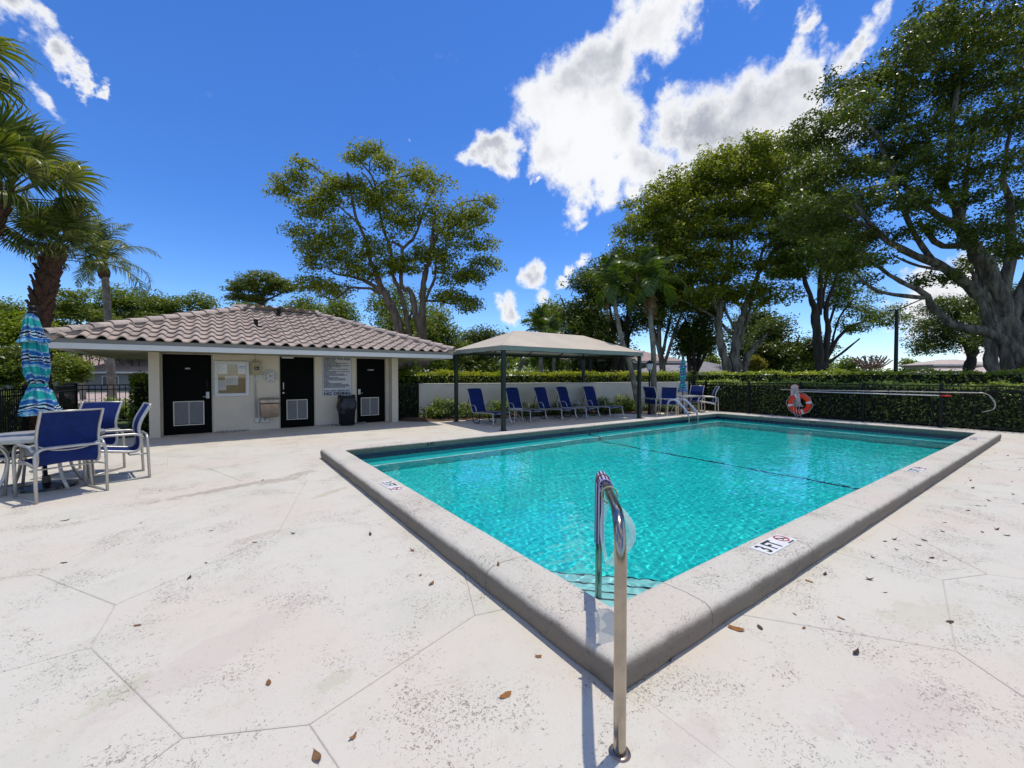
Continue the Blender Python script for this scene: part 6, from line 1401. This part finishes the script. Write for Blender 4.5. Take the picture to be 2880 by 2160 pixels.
# ------------------------------------------------------------------ fences
def fence(label, a, b_, post_at, sp=.135, h_=1.22, r_=.009, cutx=None):
    a = Vector((a[0], a[1], 0)); b_ = Vector((b_[0], b_[1], 0)); L = (b_-a).length; ux = (b_-a)/L; f_ = thing('picket_fence', label, 'fence', a[:], math.atan2(ux.y, ux.x))
    for z in (.10, h_-.13, h_): 
        m = MB(); m.box((0, -.014, z-.03), (L, .014, z)); m.build('rail', m_blackmetal, f_)
    m = MB(); m.box((-r_, -r_, .04), (r_, r_, h_-.032)); pk = m.mesh('picket', m_blackmetal)
    m = MB(); m.box((-.032, -.032, -.05), (.032, .032, h_+.04)); m.box((-.038, -.038, h_+.04), (.038, .038, h_+.055)); po = m.mesh('post', m_blackmetal)
    n = int(L/sp)
    for i in range(n+1): inst('picket', pk, f_, (min(L, i*sp), 0, 0))
    for s_ in post_at: inst('post', po, f_, (s_, 0, 0))
    return f_
fence('black metal picket fence along the right side in front of the hedge', (17.0, 10.42), (17.0, -3.5), [.0, .77, 2.54, 4.31, 6.08, 7.85, 9.62, 11.4, 13.2], .137)
fence('black metal picket fence along the left edge behind the near table', (-3.5, 8.2), (-3.5, 17.6), [0, 1.8, 3.9, 5.4, 7.2, 9.4], .11)
fence('black metal picket fence behind the pool house corner, in front of the pink drive', (-3.5, 17.6), (4.2, 17.6+.9), [0, 2.4, 4.8, 7.2], .135)
fence('short black picket fence between the pool house and the low wall', (4.72, 13.62), (5.62, 13.60), [0, .9], .11)
# ------------------------------------------------------------------ fixtures on the right fence
FU = 16.92
def onf(px, py, u_=FU): r_ = ray(px, py); k = u_/r_.x; return Vector((0, 0, EYE))+r_*k
sp = onf(2160+960/12.76, 1060+480/12.76)
sg = thing('safety_sign', 'white board with red edge and rounded top, on the fence above the life ring', 'sign', (FU, sp.y, sp.z))
hw, hh = .135, .22
m = MB(); pts = [(-hw, -hh)]+[(hw, -hh)]+[(hw, hh*.62), (hw*.6, hh*.9), (hw*.1, hh), (-hw*.5, hh*.97), (-hw, hh*.72)]
m.add([(x_, y_, z_) for x_ in (-.02, .0) for (y_, z_) in pts], [tuple(range(6, -1, -1)), tuple(range(7, 14))]+[(i, (i+1) % 7, 7+(i+1) % 7, 7+i) for i in range(7)]); m.build('red_backing', m_red, sg, bevel=.004)
m = MB(); pts2 = [(y_*.86, z_*.93) for y_, z_ in pts]; m.add([(x_, y_, z_) for x_ in (-.026, -.0205) for (y_, z_) in pts2], [tuple(range(6, -1, -1)), tuple(range(7, 14))]+[(i, (i+1) % 7, 7+(i+1) % 7, 7+i) for i in range(7)]); m.build('sign_panel', M('sign_pale', (.60, .55, .50), .6, var=.25, vscale=16), sg)
m = MB()
for q in ((-.05, .05, .0, .05), (-.045, .04, -.05, -.075), (-.03, .03, -.11, -.13), (-.05, .0, .07, .085)): m.box((-.0285, q[0], min(q[2], q[3])), (-.027, q[1], max(q[2], q[3])))
m.build('print_marks', M('green_grey_print', (.16, .20, .15), .7), sg)
rc = onf(2160+1160/12.76, 1060+965/12.76)
lr = thing('life_ring', 'orange life ring with white bands hanging on the right fence', 'life ring', (FU-.06, rc.y, rc.z))
m_or = M('ring_orange', (.85, .055, .008), .5, var=.12, vscale=9); RM, rm = .285, .088
def torus_part(a0, a1, rM, rmn, n=10, k=14, fl=.62):
    m = MB(); vs = []
    for i in range(n+1):
        a = a0+(a1-a0)*i/n
        for j in range(k):
            b1 = 2*math.pi*j/k; rr = rM+rmn*math.cos(b1); vs.append((-fl*rmn*math.sin(b1), -rr*math.sin(a), rr*math.cos(a)))
    m.add(vs, [(i*k+j, i*k+(j+1) % k, (i+1)*k+(j+1) % k, (i+1)*k+j) for i in range(n) for j in range(k)]); return m
torus_part(0, 2*math.pi, RM, rm, 48).build('ring', m_or, lr, smooth=True)
for a in (78, 160, 258, 340): torus_part(R(a-7), R(a+7), RM, rm+.004, 4).build('white_band', m_white, lr, smooth=True)
m_rope = M('white_rope', (.62, .58, .54), .9)
m = MB(); pts = [(-.03, -(RM+.115+.02*math.sin(a*4*2+1))*math.sin(a), (RM+.10+.025*math.sin(a*4+1))*math.cos(a)) for a in np.linspace(0, 2*math.pi, 40)[:-1]]; m.tube(pts, .008, 5, closed=True); m.build('grab_line', m_rope, lr, smooth=True)
rp_ = thing('throw_rope', 'loose white throw rope hanging over the life ring down to the deck', 'rope', (FU-.10, rc.y, rc.z))
m = MB(); w_ = random.Random(9)
for k in range(5):
    y0 = .03+.06*k-.12; pts = [(-.02-.004*k, .0, .36), (-.03, y0*.4, .20), (-.045, y0+.03, -.0+.03*k), (-.04, y0-.05, -.10), (-.03, y0*.3+.02, .12), (-.02, .03, .34)]
    m.tube(spline(pts, 5), .007, 5)
for (y0, y1) in ((.05, .02), (-.03, -.10), (.13, .08)): m.tube(spline([(-.03, .02, .30), (-.05, y0, 0), (-.04, y0+.02, -.25), (-.03, y1, -.50)], 5), .0065, 5)
m.build('rope', m_rope, rp_, smooth=True)
m = MB(); m.add([(-.03, .05, .38), (-.03, -.02, .38), (-.05, -.06, .12), (-.05, -.01, .10)], [(0, 1, 2, 3)]); m.build('strap', M('pinkish_strap', (.55, .42, .38), .8), rp_)
# rescue pole with a hook, and a second pole with a red tip, hung on the fence
a = onf(2160+480/12.76, 1060+452/12.76); b_ = onf(2280+1735/3.687, 940+607/3.687)
h1 = thing('shepherds_crook', 'long white rescue pole with a curved hook on its right end, on the right fence', 'rescue pole', (FU-.05, a.y, a.z))
m = MB(); m.tube([(FU-.05, a.y, a.z), (FU-.05, b_.y, b_.z)], .014, 8); m.build('pole', M('pole_white', (.62, .56, .48), .4), h1, smooth=True, world=True)
hk = [onf(2280+x/3.687, 940+y/3.687, FU-.05) for x, y in ((1735, 607), (1800, 612), (1860, 640), (1910, 700), (1915, 750), (1880, 785), (1780, 805))]
m = MB(); m.tube(spline([tuple(p) for p in hk], 5), .009, 6); m.tube(spline([tuple(p+Vector((0, .015, -.01))) for p in hk[2:]], 5), .006, 6); m.build('hook', m_alu, h1, smooth=True, world=True)
a = onf(2160+1090/12.76, 1060+515/12.76); b_ = onf(2280+1345/3.687, 940+635/3.687)
h2 = thing('reaching_pole', 'white pole with a red tip hung below the hooked rescue pole', 'pole', (FU-.08, a.y, a.z))
m = MB(); m.tube([(FU-.08, a.y, a.z), (FU-.08, b_.y, b_.z)], .015, 8); m.build('pole', m_white, h2, smooth=True, world=True)
m = MB(); m.tube([(FU-.08, b_.y, b_.z), (FU-.08, b_.y-.16, b_.z-.005), (FU-.08, b_.y-.24, b_.z)], [.02, .026, .012], 8); m.build('red_tip', m_red, h2, smooth=True, world=True)
for px in (2500, 2645): 
    q = onf(px, 1105, FU-.05); m = MB(off=Vector(h1.location)); m.tube([(FU, q.y, q.z+.01), (FU-.1, q.y, q.z-.03), (FU-.1, q.y, q.z+.05)], .006, 5); m.build('bracket', m_blackmetal, h1)
# garden lamps and street light
def lamp(label, p, h_, r_=.035, cat='garden lamp', name='garden_lamp', globe=False):
    l_ = thing(name, label, cat, (p.x, p.y, 0)); m = MB(); m.tube([(0, 0, 0), (0, 0, .25), (0, 0, .26), (0, 0, h_-.38)], [r_*1.7, r_*1.6, r_, r_*.85], 10); m.build('post', m_blackmetal, l_, smooth=True, smooth_angle=40)
    m = MB(); m.lathe([(.06, h_-.38), (.10, h_-.32), (.13, h_-.12)], 6); m.build('lantern_glass', M('lamp_glass', (.5, .52, .5), .2) if 'lamp_glass' not in bpy.data.materials else bpy.data.materials['lamp_glass'], l_)
    m = MB(); m.lathe([(.02, h_-.40), (.07, h_-.375), (.07, h_-.365), (.03, h_-.36)], 6); m.lathe([(.15, h_-.125), (.15, h_-.11), (.06, h_-.03), (.02, h_), (.0, h_+.03)], 6); m.build('lantern_cap', m_blackmetal, l_); return l_
lamp('black lantern lamp post between the right canopy post and the far table', onz(1826, 1166), 2.08)
p = at(1429, 1057, 27); lamp('pale garden lamp seen just right of the near canopy post, beyond the hedge', Vector((p.x, p.y, 0)), 2.5, .04)
p = at(2519, 1057, 24); sl2 = thing('street_light', 'dark street light pole with an angled arm, right of centre beyond the hedge', 'street light', (p.x, p.y, 0))
tp = at(2519, 872, 24); tip = at(2592, 842, 24); tl = at(2500, 873, 24); o_ = Vector(sl2.location)
m = MB(off=o_); m.tube([(p.x, p.y, -.05), (p.x, p.y, tp.z)], [.11, .085], 12); m.build('pole', m_post, sl2, smooth=True, smooth_angle=40)
m = MB(off=o_); m.tube([tp+Vector((0, 0, -.05)), tp.lerp(tip, .7), tip], [.04, .035, .03], 8); m.tube([tp, tl], .035, 8); m.build('arm', m_post, sl2, smooth=True)
m = MB(off=o_); m.tube([tip-(tip-tp).normalized()*.1, tip+(tip-tp).normalized()*.15, tip+(tip-tp).normalized()*.55], [.04, .10, .05], 10, flat=.4); m.build('lamp_head', m_alu, sl2, smooth=True)
# garden tap in the bed
p = onz(1198, 1184); gt = thing('garden_tap', 'small standpipe garden tap left of the low wall in the planting bed', 'tap', (p.x, p.y, 0))
m = MB(); m.tube([(0, 0, 0), (0, 0, .42), (0, 0, .50)], .014, 8); m.tube([(0, 0, .47), (-.08, -.02, .47), (-.10, -.02, .42)], .011, 6); m.build('pipe', M('weathered_pipe', (.40, .33, .22), .7), gt, smooth=True)
m = MB(); m.lathe([(0, .50), (.03, .505), (.03, .515), (0, .52)], 8); m.build('valve_wheel', m_alu, gt)
# ------------------------------------------------------------------ drive, houses
m_drive = M('pink_drive', (.46, .36, .31), .9, col2=(.40, .31, .27), vscale=.8, bump=.3, bscale=20)
m_kerb = M('kerb_concrete', (.50, .48, .44), .9, var=.1)
# the drive runs across behind the left fence
A_ = [onz(-900, 1126), onz(60, 1126), onz(300, 1126), onz(460, 1128)]; B_ = [onz(-900, 1105), onz(60, 1107), onz(300, 1101), onz(460, 1100)]
pa = [Vector((-40, 25, 0)), Vector((-6.0, 24, 0)), Vector((2.5, 24.5, 0)), Vector((9, 25, 0))]; pb = [Vector((-50, 52, 0)), Vector((-10, 50, 0)), Vector((1.5, 49, 0)), Vector((9, 48, 0))]
m = MB(); vs = []
for a, b_ in zip(pa, pb): vs += [(a.x, a.y, -.03), (b_.x, b_.y, -.03)]
m.add(vs, [(2*i, 2*i+1, 2*i+3, 2*i+2) for i in range(3)]); o = m.build('drive', m_drive); o['kind'] = 'structure'; o['label'] = 'pinkish paved drive beyond the left fence'
m = MB()
for i in range(3):
    a, b_ = pb[i], pb[i+1]; t_ = (b_-a).normalized(); n_ = Vector((-t_.y, t_.x, 0)); q = [a, b_, b_+n_*.15, a+n_*.15]
    m.add([(p.x, p.y, z) for z in (-.05, .08) for p in q], [(3, 2, 1, 0), (4, 5, 6, 7), (0, 1, 5, 4), (1, 2, 6, 5), (2, 3, 7, 6), (3, 0, 4, 7)])
o = m.build('kerb', m_kerb); o['kind'] = 'structure'
m_hroof = M('house_roof_pinkish', (.42, .31, .27), .9, var=.18, vscale=1.2, bump=1, bscale=6, bdist=.1)
m_hroofg = M('house_roof_grey', (.30, .29, .30), .9, var=.2, vscale=1.2, bump=1, bscale=6, bdist=.1)
m_hroofp = M('house_roof_pale', (.55, .46, .38), .9, var=.15, vscale=1.2, bump=1, bscale=6, bdist=.1)
m_hwall = M('house_wall_beige', (.42, .36, .29), .9, var=.08); m_hwallg = M('house_wall_grey', (.30, .28, .27), .9, var=.08)
m_win = M('window_dark', (.02, .025, .03), .15, spec=.6)
def house(label, px, d_, w_, dp, h_, rh, rot, roofm, wallm, wins=(), over=.5, ridge=None, gable=False):
    p = at(px, 1057, d_); hs_ = thing('house', label, 'house', (p.x, p.y, 0), rot)
    m = MB(); m.box((-w_/2, -dp/2, -.05), (w_/2, dp/2, h_)); m.build('wall', wallm, hs_)
    X, Y = w_/2+over, dp/2+over; rl_ = ridge if ridge is not None else max(.2, X-Y); m = MB()
    if gable: rl_ = X
    m.add([(-X, -Y, h_-.1), (X, -Y, h_-.1), (X, Y, h_-.1), (-X, Y, h_-.1), (-X, -Y, h_+.06), (X, -Y, h_+.06), (X, Y, h_+.06), (-X, Y, h_+.06), (-rl_, 0, h_+rh), (rl_, 0, h_+rh)],
          [(3, 2, 1, 0), (0, 1, 5, 4), (1, 2, 6, 5), (2, 3, 7, 6), (3, 0, 4, 7), (4, 5, 9, 8), (5, 6, 9), (6, 7, 8, 9), (7, 4, 8)]); m.build('roof', roofm, hs_)
    m = MB(); e_ = .06
    for s_ in (-1, 1): m.box((-X-e_, s_*(Y+.0)-(.05 if s_ < 0 else -.0), h_-.16), (X+e_, s_*Y+(.0 if s_ < 0 else .05), h_+.0))
    m.build('fascia', m_white, hs_)
    for (x_, z_, ww, wh) in wins:
        m = MB(); m.box((x_-ww/2, -dp/2-.04, z_), (x_+ww/2, -dp/2-.002, z_+wh)); f_ = m.build('window', m_white, hs_)
        m = MB(); k = .07; m.box((x_-ww/2+k, -dp/2-.05, z_+k), (x_-.03, -dp/2-.042, z_+wh-k)); m.box((x_+.03, -dp/2-.05, z_+k), (x_+ww/2-k, -dp/2-.042, z_+wh-k)); m.build('pane', m_win, f_)
    return hs_
ry = -YAW
house('distant two-storey beige house with pale hip roof and two dark windows, far right', 2665, 70, 8.5, 6, 3.3, .95, ry-.15, m_hroofp, m_hwall, ((-3.0, 1.9, 1.5, .95), (.2, 1.9, 1.5, .95)), .6)
house('pale low roofed house wing in front of the distant two-storey house', 2700, 62, 13, 5, 1.9, .7, ry-.1, m_hroofp, m_hwall, (), .4)
house('pale low house seen right of the dark tree trunk near the right edge', 2840, 62, 7, 6, 2.2, 1.3, ry, m_hroofp, m_hwall, (), .4)
house('beige house with a pinkish roof and tall windows seen under the canopy roof', 1655, 42, 7.5, 6, 3.0, 1.1, ry-.2, m_hroof, m_hwallg, ((-3.1, 1.4, .5, 1.2), (-1.1, 1.2, 1.1, 1.5)), .5)
house('low house with a wide pinkish roof between the canopy and the slim palms', 1760, 44, 9.0, 6, 2.9, 1.3, ry+.1, m_hroof, m_hwallg, ((-1, 1.2, 1.2, 1.0), (2, 1.2, 1.2, 1)), .5)
house('long low house with a grey roof behind the slim palms', 1885, 40, 8.0, 6, 1.7, .85, ry, m_hroofg, m_inner, (), .5)
house('low house with a brown grey hip roof seen left of the domed tree trunk', 1975, 42, 6.6, 6, 1.7, 1.25, ry+.2, m_hroofg, m_inner, (), .6)
house('house with a pale pink gable roof seen through the trees below the left eave', 215, 52, 11, 7, 2.3, 2.2, ry+.25, m_hroof, m_hwallg, ((-2.5, .6, 1.4, 1.2), (1.5, .6, 1.4, 1.2)), .5)
house('two-storey house with dark upper windows between the palms below the left eave', 285, 58, 9, 7, 4.0, 1.0, ry+.25, m_hroof, m_hwall, ((-.5, 2.6, 1.8, .9), (2.6, 2.6, 1.8, .9)), .5)
house('low house with a pink hip roof right beside the pool house corner', 418, 46, 8, 7, 1.9, 1.9, ry+.25, m_hroof, m_hwallg, ((-1.5, .5, 1.4, 1.0),), .5)
# far woods that close the horizon
def woods(label, spans, seed, mat, size):
    rng = np.random.default_rng(seed); cs = []
    for (x0_, x1_, top, d_, n) in spans:
        for i in range(n):
            px = rng.uniform(x0_, x1_); dd = d_*rng.uniform(.95, 1.15); tp = top+8*math.sin(px*.013)+5*math.sin(px*.05)+rng.uniform(0, 4); z1 = at(px, tp, dd).z; g0 = at(px, 1057, dd); cs.append((g0.x, g0.y, rng.uniform(.3, 1)**.7*z1))
    v, f, val = leaves(np.array(cs), 40, 1.3, size, rng, .7, base=-.03); o = inst('far_woods', np_mesh('far_woods', v, f, mat, attr=val)); tag(o, label, 'woods', kind='stuff'); return o
woods('far dark band of woods closing the horizon behind the trees and houses', [(-900, 1000, 985, 85, 520), (1000, 1700, 1000, 85, 260), (1700, 2380, 1024, 95, 150), (2380, 2560, 1036, 110, 40), (2560, 3500, 1034, 100, 200)], 5, lf_mid, .75)
# flowers and low plants beyond the left fence
for i, (px, py, lab) in enumerate(((172, 1160, 'small leafy shrub at the corner post of the left fence'), (200, 1150, 'small leafy plant behind the left fence, right of the corner post'), (322, 1180, 'green shrub behind the fence left of the pool house corner'), (345, 1192, 'low green shrub at the foot of the hedge left of the pool house corner'))):
    p = at(px, 1057, 15.5 if i < 2 else 14.2); o = thing('small_shrub', lab, 'shrub', (p.x, p.y, 0), i*1.3); o.scale = (1.25 if i < 2 else 1.3,)*3; fo, stm = kinds[2 if i % 2 else 1]; inst('foliage', fo, o); inst('stems', stm, o)
# ------------------------------------------------------------------ depth markers on the coping
def marker(label, c_, rz, size=1.0, word='3 FT', flat=True, nod=True):
    k = thing('depth_marker', label, 'depth marker', c_, rz); L_ = .47*size if nod else .30*size; h_ = .152*size
    m = MB(); m.box((-L_/2, -h_/2, .001), (L_/2, h_/2, .006)); m.build('tile_plate', m_white, k, bevel=.001, seg=1)
    text('lettering', word, h_*1.12, m_text, (-L_/2+.03, -h_*.38, .0075), (0, 0, 0), k, 'LEFT', bold=.003, sx=.74)
    if nod:
        cx_ = L_/2-.078; m = MB(); m.lathe([(.046, .0075), (.046, .0085), (.057, .0085), (.057, .0075)], 28, (cx_, .012, 0)); a = R(-40); m.box((cx_-.05, .012-.004, .0075), (cx_+.05, .012+.004, .0085), rot=a); m.build('no_diving_symbol', m_red, k)
        m = MB(); m.tube([(cx_-.03, .03, .0082), (cx_-.005, .01, .0082), (cx_+.03, -.002, .0082)], .0035, 5); m.tube([(cx_-.005, .01, .0082), (cx_-.02, -.015, .0082)], .0025, 5); m.lathe([(0, .0085), (.008, .0085)], 8, (cx_-.036, .036, 0)); m.build('diver_figure', m_text, k)
        text('lettering', 'NO DIVING', .018, m_text, (cx_-.055, -h_*.45, .0075), (0, 0, 0), k, 'LEFT', bold=.0006)
    return k
q = onz(2060+950/8.508, 1460+590/8.508, .172)
marker('white 3 FT no diving marker on the right coping, nearest the camera', (q.x, PV0+.185, .1725), 0)
q = onz(800+915/3.0157, 1150+655/3.0157, .172); marker('white 3 FT no diving marker on the left coping', (PU0+.185, q.y, .1725), -math.pi/2)
q = onz(1900+1510/2.257, 1150+385/2.257, .172); marker('worn white depth marker on the right coping, second from the camera', (q.x, PV0+.185, .1725), 0, word='5 FT')
q = onz(2280+1680/3.687, 940+1085/3.687, .172); marker('small white depth marker near the far end of the right coping', (q.x, PV0+.20, .1725), 0, word='6 FT')
# numbers painted on the inner faces of the far copings
def painted(label, word, c_, rot, size=.075):
    k = thing('painted_depth', label, 'depth marker', c_, 0); text('lettering', word, size, m_text, (0, 0, 0), rot, k, 'CENTER', bold=.004, spacing=1.15)
def onv(px, py, v_): r_ = ray(px, py); return Vector((0, 0, EYE))+r_*(v_/r_.y)
q = onv(800+1240/3.0157, 1150+310/3.0157, PV1-.355); painted('black 3 FT on the inner face of the far coping, left end', '3 FT', (q.x, PV1-.3545, .082), (R(90), 0, 0))
q = onv(1300+2120/6.9125, 1060+1055/6.9125, PV1-.355); painted('black 5 FT on the inner face of the far coping, above the floor line', '5 FT', (q.x, PV1-.3545, .082), (R(90), 0, 0))
q = onv(1820+905/9.217, 1050+1200/9.217, PV1-.355); painted('black depth number on the inner face of the far coping left of the ladder', '6 FT', (q.x, PV1-.3545, .082), (R(90), 0, 0))
r_ = ray(1800+1795/3.687, 940+940/3.687); k_ = (PU1-.355)/r_.x; painted('black 6 FT on the inner face of the right-hand end coping', '6 FT', (PU1-.3545, r_.y*k_, .082), (R(90), 0, R(-90)))
# ------------------------------------------------------------------ fallen leaves
lfm = [M('dry_leaf_brown', (.22, .11, .035), .7, var=.5, vscale=30), M('dry_leaf_dark', (.06, .035, .022), .7, var=.3, vscale=30), M('dry_leaf_rust', (.34, .14, .03), .7, var=.5, vscale=30)]
def leaf_mesh(seed, mat, curl):
    r_ = random.Random(seed); m = MB(); n = 6; vs = []
    for i in range(n+1):
        t_ = i/n; x = (t_-.5); w_ = .26*math.sin(math.pi*t_)**.8*(1+.15*r_.uniform(-1, 1)); z = curl*(x*x*2.2)+.02
        vs += [(x, -w_, z+curl*.35*w_), (x, 0, z), (x, w_, z+curl*.5*w_)]
    m.add(vs, [(3*i+k, 3*(i+1)+k, 3*(i+1)+k+1, 3*i+k+1) for i in range(n) for k in (0, 1)]); m.tube([(-.5, 0, curl*.55+.02), (-.68, .03, curl*.7)], .012, 3); return m.mesh('fallen_leaf', mat, smooth=True)
lms = [leaf_mesh(i, lfm[i % 3], (.2, .5, .9)[(i//3) % 3]) for i in range(9)]
single = [((1092, 1503), 2, .055, 'orange brown dry leaf on the deck left of the near corner'), ((684, 1638), 0, .05, 'brown dry leaf on the deck near the bottom edge, left of centre'), ((762, 1595), 2, .03, 'small rust coloured dry leaf above the bottom edge, left of centre'), ((1590, 1359), 2, .075, 'curled rust coloured leaf on the deck right of the near corner, close to the coping'), ((932, 1262), 0, .045, 'reddish curled dry leaf on the deck left of the coping, lower of a pair'), ((891, 1190), 2, .04, 'orange dry leaf on the deck left of the left coping, near its middle'), ((908, 1243), 0, .03, 'small brown leaf just above the reddish curled leaf left of the coping'), ((1163, 1419), 2, .032, 'small orange leaf on the deck close to the left coping, near the corner'), ((1076, 1221), 0, .032, 'brown leaf lying on top of the left coping'), ((138, 1216), 1, .04, 'dark dry leaf on the deck at the far left'), ((409, 1249), 1, .04, 'dark dry leaf on the deck left of centre, below the brown stain'), ((1443, 1427), 0, .05, 'curled olive leaf against the foot of the right coping by the grab rail'), ((1748, 1256), 2, .045, 'orange leaf on the deck, left one of two beside the right coping'), ((1782, 1241), 1, .04, 'brown leaf on the deck, right one of two beside the right coping'), ((1432, 1360), 1, .03, 'dark leaf on the deck just right of the near corner')]
for i, ((x, y), k, s_, lab) in enumerate(single):
    onc = 'on top of' in lab; p = onz(x*1.302, y*1.302, .172 if onc else 0)
    o = inst('fallen_leaf', lms[k+3*(i % 3)], None, (p.x, p.y, (.172 if onc else 0)), (0, 0, i*1.7), s_*1.25); tag(o, lab, 'dry leaf')
rg = random.Random(21); k = 0; spots_ = []
for i in range(62):
    t_ = rg.uniform(0, 1)**.8; u_ = 2.6+9.5*t_+rg.uniform(-.4, .4); v_ = PV0-.12-abs(rg.gauss(0, .45))*(.5+t_); spots_.append((u_, v_))
for i in range(14): spots_.append((rg.uniform(-1.5, 1.2), rg.uniform(2.2, 7)))
for (u_, v_) in spots_:
    o = inst('fallen_leaf', lms[rg.choice([1, 1, 4, 7, 1, 0])], None, (u_, v_, .0), (0, 0, rg.uniform(0, 6.28)), rg.uniform(.028, .055)); tag(o, 'small dark dry leaf scattered on the pale deck', 'dry leaf', 'dark leaves scattered on the deck')
# ------------------------------------------------------------------ lettering to plain meshes
bpy.context.view_layer.update(); dg = bpy.context.evaluated_depsgraph_get()
for o in [o for o in S.objects if o.type == 'FONT']:
    me = bpy.data.meshes.new_from_object(o.evaluated_get(dg)); q = bpy.data.objects.new('lettering', me); C.objects.link(q)
    q.parent = o.parent; q.location = o.location; q.rotation_euler = o.rotation_euler; q.scale = o.scale
    q.name = o.name if False else q.name; bpy.data.objects.remove(o)
print('TRIS', sum(sum(len(p.vertices)-2 for p in me.polygons) if len(me.polygons)<2000 else len(me.polygons)*2 for me in bpy.data.meshes if me.users))
